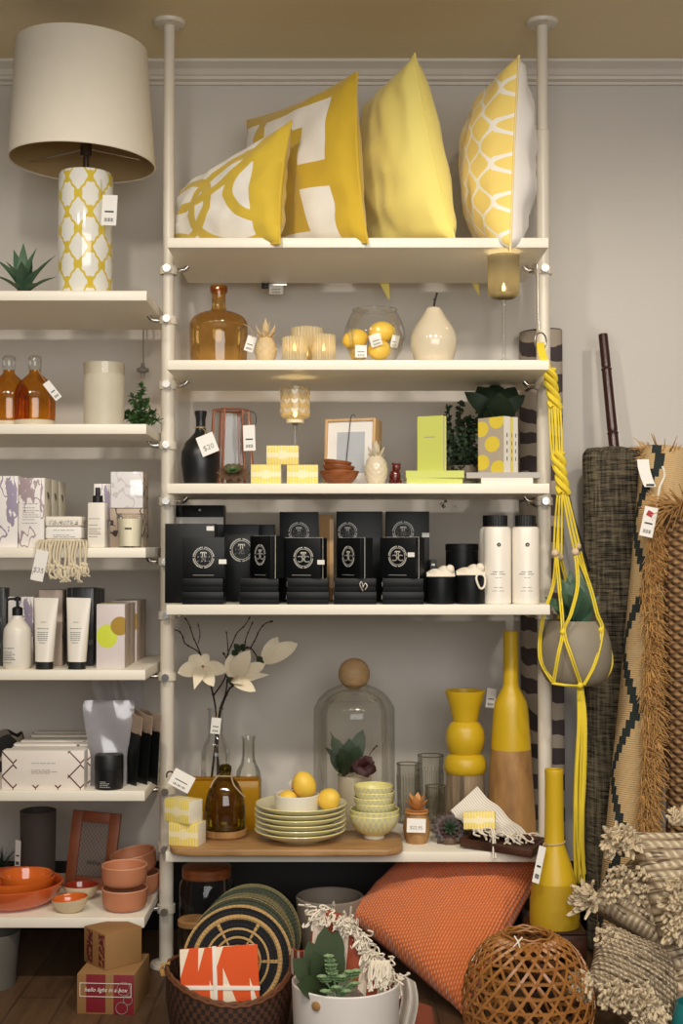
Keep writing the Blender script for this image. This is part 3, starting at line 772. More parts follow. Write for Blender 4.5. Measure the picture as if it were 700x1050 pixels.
b = B(); pr = prof_px([(17, None), (22, 363), (24, 354), (23.6, 346), (20.5, 337), (15, 328.5), (10.5, 322), (8, 317.5), (6, 315.5), (2, 316.5)], 444.5, Y, z2)
b.lathe(rprof(pr, 3), 44); b.build('pear_body', M['creamcer'], t)
b = B(); zt = P(444, 317, Y).z - z2
b.tube(smooth_path([(0, 0, zt - .004), (.003, 0, zt + .02), (.010, 0, zt + .048)]), [.003] * 8 + [.004], 8); b.tube([(.004, 0, zt + .022), (.001, .004, zt + .032)], .002, 6); b.build('twig_stem', M['twig'], t)

def goblet(px, Y, zb, prof, label, m, stemhw, ytop_stem, leaf=False, light=1.5):
    loc = Vector((P(px, 400, Y).x, Y, zb)); t = thing('candle_goblet', label, 'candle holder', loc)
    pr = prof_px(prof, px, Y, zb); cup = pr[1:-1]; zc = cup[0][1]; r = max(c[0] for c in cup)
    b = B(); b.lathe([(0, zc)] + cup, 44)
    c = b.build('cup', m, t)
    if leaf:
        q = B()
        for i in range(12):
            a = 2 * PI * i / 12
            for zz in (.3, .55, .8):
                for s in (-1, 1):
                    p0 = Vector((r * 1.005 * math.cos(a), r * 1.005 * math.sin(a), zc + (cup[-1][1] - zc) * zz))
                    tn = Vector((-math.sin(a), math.cos(a), 0)) * s
                    q.blade(p0, p0 + tn * .0095 + Vector((0, 0, .014)), .009, up=(math.cos(a), math.sin(a), 0), bend=0, th=.1, n=4, kind='round')
        q.build('leaf_etching', M['creamcer'], c)['kind'] = 'stuff'
    b = B(); zs = zc - .002
    b.lathe([(0, 0), (r * .85, 0), (r * .8, .003), (.006, .006), (.0052, .02), (.0052, zs * .9), (.007, zs), (0, zs + .002)], 28); b.build('stem_and_foot', M['clear'], t)
    b = B(); b.lathe([(0, zc + .006), (r * .6, zc + .006), (r * .6, zc + .022), (0, zc + .022)], 20); b.build('candle', M['wax'], t)
    b = B(); b.lathe([(0, zc + .022), (.004, zc + .028), (.005, zc + .034), (.002, zc + .046), (0, zc + .05)], 10); b.build('flame', M['flame'], t)
    l = bpy.data.lights.new('candle_glow', 'POINT'); l.energy = light * .13; l.color = (1, .78, .42); l.shadow_soft_size = .006
    o = bpy.data.objects.new('candle_glow', l); COL.objects.link(o); o.location = loc + Vector((0, 0, zc + .056))
goblet(516.5, .05, z2, [(3, 307.5), (11, 306), (16, 302), (16.3, 296), (16.3, 270), (16.3, 262.5)], 'tall smoked glass candle goblet at the right end of the second board', M['smoke'], 1.5, 300)
# ------------------------------------------------------------------ third board
z3 = ZR[3]
Y = .14; x = P(205.5, 490, Y).x
t = thing('vase', 'black stoneware bottle vase with flared neck, left end of third board', 'vase', (x, Y, z3))
b = B(); pr = prof_px([(16.5, None), (18.5, 488), (20.2, 474), (19.6, 464), (16, 454), (10, 448), (6, 443.5), (4.8, 438), (5, 430), (6.3, 424), (6.4, 422)], 205.5, Y, z3, th=.005)
b.lathe(pr, 44); b.build('vase_body', M['blackbottle'], t)
zn = P(205, 439, Y).z - z3; q = P(209, 446, .08) - Vector((x, Y, z3))
b = B(); b.tube([(.0165 * math.cos(a), .0165 * math.sin(a), zn + .001 * (i % 3)) for i, a in enumerate([2 * PI * k / 20 for k in range(20)])], .0016, 6, closed=True); b.build('neck_twine', M['string'], t)
card(t, q, .052, .062, (-12, -22, 0), body='$20', size=.022, string=[q + Vector((0, 0, -.005)), q + Vector((.002, .02, .012)), Vector((.004, -.018, zn))])

Y = .2; x = P(237, 490, Y).x; loc = Vector((x, Y, z3)); s_ = sc(Y)
t = thing('lantern', 'glass lantern with copper rods and a wire handle, behind the little succulent', 'lantern', loc)
h = P(237, 421, Y).z - z3; rt, rb = 18 * s_, 23 * s_
hexp = lambda r, z, o=.2: [Vector((r * math.cos(2 * PI * k / 6 + o), r * math.sin(2 * PI * k / 6 + o), z)) for k in range(6)]
tp, bt_ = hexp(rt, h), hexp(rb, .003)
b = B()
for k in range(6):
    j = (k + 1) % 6
    vs = [b.bm.verts.new(v) for v in (bt_[k], bt_[j], tp[j], tp[k])]; b.face(vs)
b.build('glass_panes', M['clear'], t, smooth=0)
for k in range(6):
    b = B(); b.tube([bt_[k], tp[k]], .0042, 8); b.build('copper_rod', M['copper'], t)
for nm, pts in (('top_ring', tp), ('base_ring', bt_)):
    b = B(); b.tube(pts, .0035, 6, closed=True); b.build(nm, M['copper'], t)
b = B(); b.tube(smooth_path([tp[0], tp[0] + Vector((.02, 0, -.01)), tp[0] + Vector((.02, -.004, -.045)), tp[0] + Vector((.002, -.01, -.06))]), .0014, 6); b.build('wire_handle', M['ink'], t)
q = P(255, 436, .12) - loc
card(t, q, .036, .076, (0, -2, -6), string=[q + Vector((0, 0, -.004)), q + Vector((-.002, .03, .02)), tp[0]])

loc = P(239, 484, .05); loc.z = z3
t = thing('succulent', 'small brown and green artificial succulent on third board beside black vase', 'plant', loc)
b = B(); rosette(b, (0, 0, .03), (0, -.55, .75), .05, 11, 3, .022, .1, 'spoon'); b.build('outer_leaves', M['succ'], t)
b = B(); rosette(b, (0, -.012, .036), (0, -.55, .75), .026, 8, 3, .012, .4, 'lance'); b.build('green_centre', M['leafmid'], t)
b = B(); b.lathe([(0, 0), (.018, 0), (.022, .012), (.016, .03), (0, .032)], 16); b.build('base', M['succ'], t)

def soap_box(px0, px1, py0, py1, Y, zb, label, dep=.05, rz=0, group='yellow wrapped soaps'):
    w = (px1 - px0) * sc(Y); h = P(px0, py0, Y).z - P(px0, py1, Y).z
    c = P((px0 + px1) / 2, py1, Y)
    b = B(); b.box((0, dep / 2 if not rz else 0, h / 2), (w, dep, h), bev=.0015)
    o = b.build('soap_box', [M['soap'], M['soapend']])
    for p in o.data.polygons:
        if abs(p.normal.x) > .8: p.material_index = 1
    o.location = (c.x, Y, zb if zb is not None else c.z); o.rotation_euler = (0, 0, R(rz))
    tag(o, label, 'soap', group); return h
hb = soap_box(257, 288, 475.8, 495.7, .03, z3, 'yellow wrapped soap box, lower left of the three stacked on third board')
soap_box(294, 326, 476, 495.7, .03, z3, 'yellow wrapped soap box, lower right of the three stacked on third board')
soap_box(273, 306, 457, 476.5, .03, z3 + hb, 'yellow wrapped soap box on top of the two others on third board')
goblet(302.5, .16, z3, [(2.5, 436), (4, 433), (9, 430.5), (14.5, 427), (15, 420), (15.2, 400), (15.2, 397.5)], 'leaf patterned candle goblet standing behind the yellow soap stack', M['mercury'], 1.5, 440, leaf=True, light=.8)

# picture frame, a deep box leaning slightly back
loc = P(357, 490, .16); loc.z = z3; s_ = sc(.16)
t = thing('picture_frame', 'light oak box picture frame with white mount, on third board', 'picture frame', loc, rot=Euler((R(-5), 0, R(-19))))
w, h, d, fw = .160, .205, .065, .008
b = B()
for cx, cz, sx, sz in ((-w / 2 + fw / 2, h / 2, fw, h), (w / 2 - fw / 2, h / 2, fw, h), (0, fw / 2, w - 2 * fw, fw), (0, h - fw / 2, w - 2 * fw, fw)): b.box((cx, d / 2, cz), (sx, d, sz), bev=.001)
b.box((0, d - .004, h / 2), (w - 2 * fw, .006, h - 2 * fw)); b.build('oak_frame', M['oak'], t)
b = B(); b.box((0, .009, h / 2), (w - 2 * fw, .004, h - 2 * fw)); mt = b.build('mount', M['mat'], t)
b = B(); b.box((.002, .0065, h * .5), (.088, .002, .125)); b.box((.002, .0055, h * .46), (.07, .001, .0012)); b.build('picture', M['glasspic'], mt)
b = B(); b.tube(smooth_path([(.016, -.002, h + .004), (.013, -.003, h + .01), (.004, -.002, h + .006), (.0, -.003, h - .03), (-.008, -.003, .07)]), .0012, 6); b.build('hanging_cord', M['ink'], t)

loc = P(348, 492, .07); loc.z = z3; s_ = sc(.07); wood_z = 0
for i, (r, z, hh, tilt, lb) in enumerate(((20, 0, 12.5, 0, 'largest red brown wooden bowl at the bottom of the nest, front of picture frame'), (16.5, 7.5, 11, 4, 'middle red brown wooden bowl nested in the larger one'), (14.5, 13.5, 10, 7, 'smallest red brown wooden bowl on top of the nest'))):
    t = thing('wooden_bowl', lb, 'bowl', loc + Vector(((-1.5 * i) * s_, 0, z * s_)), rot=Euler((R(-2), R(tilt), 0)), group='nested wooden bowls')
    r *= s_; hh *= s_
    b = B(); b.lathe(rprof([(0, 0), (r * .5, 0), (r * .82, hh * .45), (r, hh), (r - .003, hh + .0005), (r * .76, hh * .5), (r * .45, .005), (0, .005)], 2), 36); b.build('turned_bowl', M['redwood'], t)
pineapple('pineapple_ornament', 'white ceramic pineapple in front of the picture frame', 385.5, .07, z3, (467.5, 495), 451.5, M['creamcer'], hw=12)

loc = P(405, 492, .12); loc.z = z3
t = thing('glass_ornament', 'small dark red glossy animal ornament beside the white pineapple', 'ornament', loc)
b = B(); b.ball((0, 0, .026), (.017, .015, .024)); b.build('body', M['maroon'], t)
b = B(); b.ball((.004, -.004, .053), (.013, .012, .0125)); b.ball((-.006, -.004, .063), .0045, 10, 6); b.ball((.013, -.002, .063), .0045, 10, 6); b.build('head', M['maroon'], t)
for s in (-1, 1):
    b = B(); b.ball((s * .012, -.014, .009), (.008, .013, .0085), 12, 8); b.build('paw', M['maroon'], t)

# books
def book(name, label, size, loc, rz, cover, pg='pages', spine=-1, group=None, rot=None, cat='book', lines=0):
    """lying book: size (w along spine, depth, thickness); origin at the middle of its base"""
    w, d, h = size; c = .0018
    t = thing(name, label, cat, loc, rot=rot or Euler((0, 0, R(rz))), group=group)
    b = B(); b.box((0, 0, c / 2), (w, d, c)); b.box((0, 0, h - c / 2), (w, d, c)); b.box((0, spine * (d / 2 - c / 2), h / 2), (w, c, h - 2 * c)); cv = b.build('cover', M[cover], t, smooth=0)
    b = B(); b.box((0, -spine * .001, h / 2), (w - .006, d - .006, h - 2 * c - .0004)); b.build('page_block', M[pg], t, smooth=0)
    return t
p = P(443, 495, .1); bz = z3
book('book', 'lime green book at the bottom of the lime pile on third board', (.162, .12, .0175), (p.x, .085, z3), 2, 'lime', group='lime green books')
book('book', 'lime green book lying second in the lime pile, under the upright one', (.168, .125, .0205), (P(445, 490, .085).x, .085, z3 + .0177), -2, 'lime', group='lime green books')
zz = z3 + .0385
t = thing('notebook', 'lime green notebook standing upright on the lime pile', 'notebook', (P(443, 482, .07).x, .085, zz), rot=Euler((0, 0, R(-27))), group='lime green books')
w, h, d = .082, .163, .024
b = B(); b.box((0, -d / 2 + .001, h / 2), (w, .002, h)); b.box((0, d / 2 - .001, h / 2), (w, .002, h)); b.box((-w / 2 + .001, 0, h / 2), (.002, d - .004, h)); b.build('cover', M['lime'], t, smooth=0)
b = B(); b.box((.0005, 0, h / 2), (w - .006, d - .0044, h - .006)); b.build('page_block', M['pages'], t, smooth=0)
b = B(); b.box((-.002, -d / 2 - .0003, h * .62), (.034, .0006, .002)); b.build('title_line', M['greyink'], t)
book('book', 'white covered book under the grey one, bottom of the right pile on third board', (.15, .13, .0175), (P(516, 495, .12).x, .1, z3), 0, 'whitecover', group='flat books')
book('book', 'wide grey covered book lying under the circle patterned books', (.215, .15, .0165), (P(514, 490, .12).x, .115, z3 + .0177), -3, 'greycover', group='flat books')
zz = z3 + .0345
corner = P(516.5, 483, .055); ca = R(-38)
off = Vector((0, 0, 0)); base = Vector((corner.x, corner.y, zz))
e = Vector((math.cos(R(40)), math.sin(R(40)), 0)); bk = Vector((-math.sin(R(40)) , math.cos(R(40)), 0))
dd = 0
for th_, cov, lb in ((.027, 'spotcover', 'upright book with yellow circles on its grey cover'), (.012, 'yelcover', 'thin pale yellow book standing behind the circle patterned one'), (.02, 'whitecover', 'white spined book standing furthest right of the upright three')):
    t = thing('book', lb, 'book', base + e * dd, rz=0, group='upright books', rot=Euler((0, 0, R(40 - 90))))
    hh = .165 if cov != 'yelcover' else .164; wd = .104
    # local: x = depth away from the spine corner (to the left-back), y = thickness
    b = B(); b.box((-wd / 2, .0008, hh / 2), (wd, .0016, hh)); b.box((-wd / 2, th_ - .0008, hh / 2), (wd, .0016, hh)); b.box((-.0008, th_ / 2, hh / 2), (.0016, th_ - .0032, hh))
    o = b.build('cover', [M[cov], M['whitecover']], t, smooth=0)
    if cov == 'spotcover':
        for f in o.data.polygons:
            if f.normal.x > .8: f.material_index = 1
    b = B(); b.box((-wd / 2 - .0015, th_ / 2, hh / 2), (wd - .004, th_ - .0034, hh - .006)); b.build('page_block', M['pages'], t, smooth=0)
    q = B()
    for k in range(4): q.box((.0003, th_ * .5, hh * (.25 + .14 * k)), (.0006, th_ * .12, hh * .07))
    q.build('spine_print', M['ink'], t)
    dd += th_ + .0006

def pot(b, r, h, th=.004, taper=.82): b.lathe([(0, 0), (r * taper, 0), (r, h), (r - th, h), (r * taper - th, h * .8), (0, h * .8)], 28)
# trailing ivy
loc = P(474, 495, .33); loc.z = z3
t = thing('potted_ivy', 'dark small-leaved trailing ivy in a pot, behind the lime notebook', 'plant', loc)
b = B(); pot(b, .05, .07); b.build('pot', M['stonepot'], t)
b = B(); st = B()
for i in range(46):
    a = random.uniform(0, 2 * PI); r0 = random.uniform(.015, .06); top = random.uniform(.10, .26)
    p0 = Vector((math.cos(a) * .02, math.sin(a) * .02, .06)); p1 = Vector((math.cos(a) * r0, math.sin(a) * r0, top)); p2 = p1 + Vector((math.cos(a) * .012, math.sin(a) * .012, -random.uniform(.03, .12)))
    path = smooth_path([p0, p1, p2], 5); st.tube(path, .0009, 4)
    for q in path[2:]:
        for k in range(2):
            d = Vector((random.uniform(-1, 1), random.uniform(-1.2, .5), random.uniform(-.7, .7))).normalized()
            b.blade(q, q + d * random.uniform(.014, .021), .013, up=(0, -.8, .6), n=3, kind='round', th=.08)
b.build('leaves', M['leafdeep'], t)['kind'] = 'stuff'; st.build('vines', M['twig'], t)
b = B(); s0 = P(455, 500, .53); zt = s0 - loc
path = smooth_path([Vector((-.01, .06, .08)), zt + Vector((0, 0, .05)), zt, P(456, 513, .53) - loc, P(453, 519, .53) - loc], 4)
b.tube(path, .001, 5)
for q in path[8:]:
    b.blade(q, q + Vector((random.uniform(-.02, .02), -.008, -.008)), .01, n=3, kind='round')
b.build('hanging_vine', M['leafdeep'], t)
# broad dark plant behind the books
loc = P(508, 495, .34); loc.z = z3
t = thing('potted_plant', 'broad dark green fleshy-leaved plant behind the circle patterned books', 'plant', loc)
b = B(); pot(b, .055, .11); b.build('pot', M['stonepot'], t)
b = B(); b.tube([(0, 0, .09), (.0, 0, .18)], .008, 8); b.build('stem', M['twig'], t)
c = P(508, 425, .34) - loc
b = B()
for px, py, yy, w in ((476, 402, .30, .06), (490, 396, .36, .075), (507, 393, .37, .08), (528, 397, .36, .07), (538, 405, .32, .05), (512, 402, .22, .10), (498, 416, .22, .07), (524, 412, .24, .06)):
    tip = P(px, py, yy) - loc; b.blade(c + Vector((0, 0, -.03)), tip, w, up=(0, -1, .3), bend=.3, n=7, kind='round', th=.2, cup=.3)
b.build('leaves', M['leafdeep'], t)

# ------------------------------------------------------------------ fourth board: black gift boxes
z4 = ZR[4]
def logo_mesh(b, m, r, squash=1.0):
    for k in range(44):
        a = 2 * PI * k / 44
        if k % 11 == 0: continue
        q = m @ Matrix.Rotation(a, 4, 'Z') @ Matrix.Translation((0, r * .93, 0)); v0 = len(b.bm.verts)
        b.box((0, 0, 0), (r * .085, r * .11, .0006), rot=q)
    for k in range(64):
        a0, a1 = 2 * PI * k / 64, 2 * PI * (k + 1) / 64
        vs = [b.bm.verts.new(m @ Vector((rr * math.cos(a), rr * math.sin(a), .0003))) for rr, a in ((r * .76, a0), (r * .76, a1), (r * .80, a1), (r * .80, a0))]; b.face(vs)
    mir = Matrix.Diagonal((-1, 1, 1, 1))
    for k in (0, .015, -.015):
        b.text('C', r * .84, m @ Matrix.Translation((r * (-.27 + k), -r * .17, 0)) @ mir, .0003); b.text('C', r * .84, m @ Matrix.Translation((r * (.29 + k), -r * .17, 0)), .0003)
    for bx in ((0, .46, .56, .09), (-.25, .39, .06, .14), (.25, .39, .06, .14), (-.09, .27, .07, .34), (.09, .27, .07, .34)):
        b.box((0, 0, 0), (r * bx[2], r * bx[3], .0006), rot=m @ Matrix.Translation((r * bx[0], r * bx[1], 0)))
def gift_box(px0, px1, py0, Y, zb, label, rz=0, dep=.05, wid=None, lg=None, r=.03, name='gift_box', tagpos=None, line=True, lid=True):
    """upright black gift box; front lower middle at its origin"""
    w = wid or (px1 - px0) * sc(Y); c = P((px0 + px1) / 2, 600, Y); h = P(px0, py0, Y).z - zb
    t = thing(name, label, 'box', (c.x, Y, zb), rz=R(rz), group='black gift boxes')
    b = B(); b.box((0, dep / 2, h / 2), (w, dep, h), bev=.0012); b.build('carton', M['blackcard'], t)
    if lid:
        b = B(); b.box((0, dep * .35, h / 2), (w + .0016, .0012, h + .0016)); b.build('lid_edge', M['silver' if rz else 'black'], t)
    if lg:
        b = B(); m = Matrix.Translation((lg[0], -.0006, h - lg[1])) @ Matrix.Rotation(R(90), 4, 'X'); logo_mesh(b, m, r); b.build('emblem', M['silver'], t, smooth=0)
    if line:
        b = B(); b.box((0, -.0004, .008), (w * .5, .0006, .0016)); b.build('printed_line', M['greyink'], t)
    if tagpos:
        b = B(); b.box((tagpos[0], tagpos[2] if len(tagpos) > 2 else -.0006, h - tagpos[1]), (.022, .0012, .013)); b.build('price_label', M['card'], t)
    return t
def flat_box(px0, px1, py0, py1, Y, zb, label, dep=.11):
    w = (px1 - px0) * sc(Y); h = P(px0, py0, Y).z - P(px0, py1, Y).z; c = P((px0 + px1) / 2, py1, Y)
    t = thing('flat_gift_box', label, 'box', (c.x, Y, zb), group='flat black gift boxes')
    b = B(); b.box((0, dep / 2, h * .46), (w - .002, dep - .002, h * .92), bev=.001); b.build('tray', M['blackcard'], t)
    b = B(); b.box((0, dep / 2, h * .68), (w, dep, h * .62), bev=.0012); b.build('lid', M['blackcard'], t)
    b = B(); b.box((-w / 2 - .0006, dep * .2, h * .55), (.0012, .012, h * .35)); b.build('side_label', M['silver'], t)
    return h
names = ('furthest left', 'second from left', 'middle', 'fourth from left', 'nearest the black jars')
for i, (a0, a1) in enumerate(((186.5, 229), (245, 286), (293.5, 337), (342, 386), (391.7, 434.5))):
    h1 = flat_box(a0, a1, 607.3, 620.3, .01, z4, 'flat black gift box, bottom of the front pile ' + names[i])
    h2 = flat_box(a0 + .5, a1 - .5, 593, 606.8, .012, z4 + h1 + .0004, 'flat black gift box, second in the front pile ' + names[i])
zf = z4 + h1 + h2 + .001
gift_box(187, 230, 551, .015, zf, 'square black gift box with round emblem facing front, top of the furthest left pile', 0, .05, lg=(0, .058), r=.0315, tagpos=(.055, .07))
gift_box(254, 279, 549.5, .04, zf, 'black gift box turned sideways with narrow emblem, top of the second pile', -56, .045, wid=.118, lg=(0, .055), r=.031)
gift_box(289, 329, 551.5, .02, zf, 'black gift box turned slightly, emblem facing front, top of the middle pile', -22, .05, wid=.118, lg=(.006, .057), r=.0315, tagpos=(.061, .07))
gift_box(344, 370, 551.5, .045, zf, 'black gift box turned sideways with narrow emblem, top of the fourth pile', -55, .045, wid=.118, lg=(0, .054), r=.031)
gift_box(391, 424, 551, .03, zf, 'black gift box with white side label, top of the pile nearest the jars', -32, .055, wid=.118, lg=(0, .055), r=.031, tagpos=(.045, .05))
# back row
b1 = gift_box(180, 229, 518, .34, z4, 'tall black box with a grey band at the back left of the gift boxes', 0, .08, line=False)
b = B(); b.box((0, -.0008, P(200, 534, .34).z - z4), (.148, .0016, .022)); b.build('grey_band', M['silver'], b1)
b = B(); b.ball((.0, -.001, P(205, 523, .34).z - z4), (.004, .0015, .004), 10, 6); b.build('stud', M['silver'], b1)
t = gift_box(169, 220, 537, .1, z4, 'wide plain black box overlapping the post at the left end', 0, .09, line=False, tagpos=(.06, .014))
gift_box(231, 264, 537.8, .19, z4, 'black box with a large round emblem, behind the first two piles', 0, .07, wid=.105, lg=(-.0, .077), r=.036, line=False)
gift_box(265, 281, 538, .24, z4, 'narrow plain black box behind the sideways second gift box', 0, .06, line=False)
gift_box(286.5, 326, 525, .2, z4, 'tall black box with emblem behind the middle pile', 0, .07, lg=(0, .062), r=.032, line=False)
t = thing('kraft_box', 'open brown kraft box between the tall black boxes', 'box', (P(334, 600, .22).x, .22, z4)); hh = P(330, 528, .22).z - z4
b = B(); b.box((0, .03, hh / 2), (.04, .06, hh), bev=.001); b.build('carton', M['kraft'], t); b = B(); b.box((.017, -.0008, hh * .55), (.012, .0016, hh * .8)); b.build('flap', M['oak'], t)
gift_box(345, 392, 524.5, .2, z4, 'wide tall black box with emblem behind the fourth pile', 0, .07, lg=(-.036, .062), r=.03, line=False)
gift_box(396, 440, 524.5, .2, z4, 'tall black box with emblem and white label, rightmost of the back row', 0, .08, lg=(-.014, .062), r=.033, line=False, tagpos=(.054, .071))
t = gift_box(440.5, 447.5, 574, .14, z4, 'small black box between the tall box and the jars', 0, .05, line=False)
b = B(); b.box((0, -.0008, P(440, 579, .14).z - z4), (.01, .0016, .006)); b.build('label_print', M['silver'], t)
# ribbon bow on the fourth pile
p = P(372, 606, -.004)
t = thing('ribbon_bow', 'tiny white ribbon bow on the front of the fourth black pile', 'ribbon', p)
b = B(); b.tube(smooth_path([(0, 0, 0), (-.009, -.002, .018), (-.004, -.003, .026), (0, 0, .012)]), .0035, 6, flat=.4); b.build('loop', M['ribbon'], t)
b = B(); b.tube(smooth_path([(0, 0, .01), (.006, -.002, .022), (.012, -.003, .014), (.006, -.001, .004)]), .0035, 6, flat=.4); b.build('tail', M['ribbon'], t)

def jar(px, hw, top, Y, label, lidh=.018):
    loc = Vector((P(px, 610, Y).x, Y, z4)); t = thing('jar', label, 'jar', loc, group='round black jars'); r = hw * sc(Y); h = P(px, top, Y).z - z4
    b = B(); b.lathe([(0, 0), (r * .96, 0), (r * .98, .004), (r * .98, h - lidh), (0, h - lidh)], 36); b.build('jar_body', M['blackcard'], t)
    b = B(); b.lathe([(r * .5, h - lidh), (r, h - lidh + .0005), (r, h - .002), (r - .002, h), (0, h)], 36); b.build('lid', M['blackcard'], t)
    return t, h, r
def knot(t, h, r, seed, loop):
    random.seed(seed)
    def f(u, v):
        x = (u - .5) * 2 * r * .95; g_ = math.sin(PI * v) ** .7
        return Vector((x, (v - .5) * r * 1.5 * (.35 + .65 * math.sin(PI * (.12 + .8 * u))), h + .001 + g_ * (.012 + .026 * u * math.sin(PI * min(u * 1.08, 1)) ** .5) + .004 * g_ * math.sin(16 * u + 9 * v)))
    b = B(); b.sheet(f, 24, 14, .003); b.build('muslin_wrap', M['rag'], t, smooth=60)
    b = B(); b.ball((r * .62, -.012, h + .022), (.013, .012, .014), 14, 8); b.build('muslin_knot', M['rag'], t)
    if loop:
        b = B(); b.tube(smooth_path([(r * .4, -r * .7, h + .004), (r * .3, -r * 1.04, h - .01), (r * .55, -r * 1.02, h - .036), (r * .85, -r * .9, h - .03), (r * .9, -r * .7, h - .004), (r * .6, -r * .5, h + .006)]), .0032, 8); b.build('tie_loop', M['yarnw'], t)
    random.seed(11)
for a in ((451.5, 15, 591.5, .06, 'round black jar topped with white muslin, left of the front two', 3, 0), (482, 15.2, 590, .06, 'round black jar with muslin and a white tie loop, beside white bottle', 5, 1)):
    t, h, r = jar(*a[:5]); knot(t, h, r, a[5], a[6])
jar(473.5, 17, 557.5, .22, 'taller plain black round jar standing behind the two with muslin', .022)
def white_bottle(px, Y, label, cap=True):
    loc = Vector((P(px, 610, Y).x, Y, z4)); t = thing('bottle', label, 'bottle', loc, group='white bottles'); r = 14 * sc(Y); h = P(px, 540, Y).z - z4
    b = B(); b.lathe([(0, 0), (r - .003, 0), (r, .003), (r, h - .008), (r - .003, h - .002), (r - .01, h), (0, h)], 40); b.build('bottle_body', M['bottlewhite'], t)
    hc = P(px, 528.5, Y).z - z4
    b = B(); b.lathe([(0, h), (r * .74, h), (r * .74, hc - .001), (r * .7, hc), (0, hc)], 56, fn=lambda rr, zz, a: (rr * (1 + .02 * math.cos(a * 28)), zz)); b.build('cap', M['black'], t)
    b = B(); a0 = -PI / 2
    b.lathe([(0, 0), (.0058, 0), (.0058, .001), (0, .001)], 20, Matrix.Translation((0, -r - .0002, P(px, 558.5, Y).z - z4)) @ Matrix.Rotation(R(90), 4, 'X')); b.build('round_logo', M['ink'], t)
    q = B(); q.text('e', .009, Matrix.Translation((0, -r - .0016, P(px, 558.5, Y).z - z4)) @ Matrix.Rotation(R(90), 4, 'X')); q.build('logo_letter', M['card'], t)
    for py, wd, mm in ((586, .036, 'ink'), (588.5, .05, 'ink'), (592, .02, 'greyink'), (602, .03, 'greyink'), (605.5, .04, 'greyink')):
        q = B(); n = 8; z = P(px, py, Y).z - z4
        for k in range(n):
            if k % 4 == 3: continue
            a = -PI / 2 + (k - n / 2 + .5) * wd / n / r; q.box((math.cos(a) * r, math.sin(a) * r, z), (wd / n * .9, .0008, .0016), rot=Euler((0, 0, a + PI / 2)))
        q.build('label_line', M[mm], t)
    return t
white_bottle(509.8, .06, 'tall white bottle with black ribbed cap, left of the pair')
white_bottle(538.8, .06, 'tall white bottle with black ribbed cap, right of the pair by the post')
white_bottle(505.5, .17, 'white bottle mostly hidden behind the left one of the pair')
# ------------------------------------------------------------------ fifth board
z5 = ZR[5]; zb5 = z5 + .0185
def board_outline(x0, x1, y0, y1, r, n=7):
    out = []
    for cx, cy, a0 in ((x1 - r, y0 + r, -90), (x1 - r, y1 - r, 0), (x0 + r, y1 - r, 90), (x0 + r, y0 + r, 180)):
        for i in range(n + 1):
            a = R(a0 + 90 * i / n); out.append((cx + r * math.cos(a), cy + r * math.sin(a)))
    return out
x0, x1 = P(174, 870, -.0).x, P(412, 870, .05).x
b = B(); b.prism([(x - (x0 + x1) / 2, y) for x, y in board_outline(x0, x1, -.055, .2, .06)], 0, .018, .005)
o = b.build('serving_board', M['boardwood'], smooth=50); o.location = ((x0 + x1) / 2, 0, z5 + .0004); tag(o, 'long wooden serving board with rounded corners on the lowest right board', 'serving board')

def turned(name, label, cat, px, Y, zb, prof, m, part, seg=44, th=0, rnd=0, group=None):
    loc = Vector((P(px, 850, Y).x, Y, zb)); t = thing(name, label, cat, loc, group=group)
    pr = prof_px(prof, px, Y, zb, th); 
    if rnd: pr = [pr[0]] + rprof(pr[1:-1], rnd) + [pr[-1]]
    b = B(); b.lathe(pr, seg); b.build(part, m, t); return t, pr
# soaps at the left end
h = soap_box(174.5, 205, 842, 867, -.02, zb5, 'yellow soap box, lower of the pair at the left end of the wooden board', .062, 0) if False else None
def soap2(px, py, Y, zb, rz, label):
    w, h, d = .09, .064, .062
    b = B(); b.box((0, 0, h / 2), (w, d, h), bev=.0015); o = b.build('soap_box', [M['soap'], M['soapend']])
    for p in o.data.polygons:
        if p.normal.x > .8: p.material_index = 1
    o.location = (P(px, py, Y).x, Y, zb); o.rotation_euler = (0, 0, R(rz)); tag(o, label, 'soap', 'yellow wrapped soaps'); return h
soap2(192, 866, .02, zb5, -16, 'yellow soap box, lower of the pair at the left end of the wooden board')
soap2(188, 840, .022, zb5 + .0645, -33, 'yellow soap box turned askew on top of the pair on the board')
soap2(192, 860, .125, zb5, 4, 'yellow soap box behind the pair at the left end of the wooden board')
# price ticket clipped to the post
p = P(180, 799, .1)
t = thing('price_ticket', 'white price ticket held by a dark wire above the soap pair', 'price tag', p)
card(t, (.03, 0, .018), .066, .05, (-15, 28, 0)); b = B(); b.tube(smooth_path([(.01, .004, .0), (-.012, .01, .02), (-.03, .04, .012), (-.038, .09, -.01)]), .0022, 6); b.build('wire', M['dark'], t)
# demijohn on saucer
Y = .115
t, _ = turned('saucer', 'round wooden saucer under the olive glass demijohn', 'saucer', 230.5, Y, zb5, [(20, None), (22.5, 855), (22.6, 849), (21, 849), (20, 853)], M['mango'], 'dish')
zs = _[-2][1] + zb5 + .0006
t, pr = turned('demijohn', 'olive brown glass demijohn bottle with twine on its neck, on a wooden saucer', 'bottle', 230.5, Y, zs, [(17, None), (19.5, 850), (20.8, 840), (20.4, 826), (17.5, 812), (12.5, 802), (7.5, 797), (6, 794), (6.3, 790), (5.6, 785.5), (5, 785)], M['olive'], 'glass_body', rnd=3)
zn = P(230, 795, Y).z - zs; rr = 6.5 * sc(Y)
b = B(); b.tube([(rr * math.cos(a), rr * math.sin(a), zn + .001 * math.sin(3 * a)) for a in [2 * PI * k / 20 for k in range(20)]], .0022, 6, closed=True); b.build('neck_twine', M['string'], t)
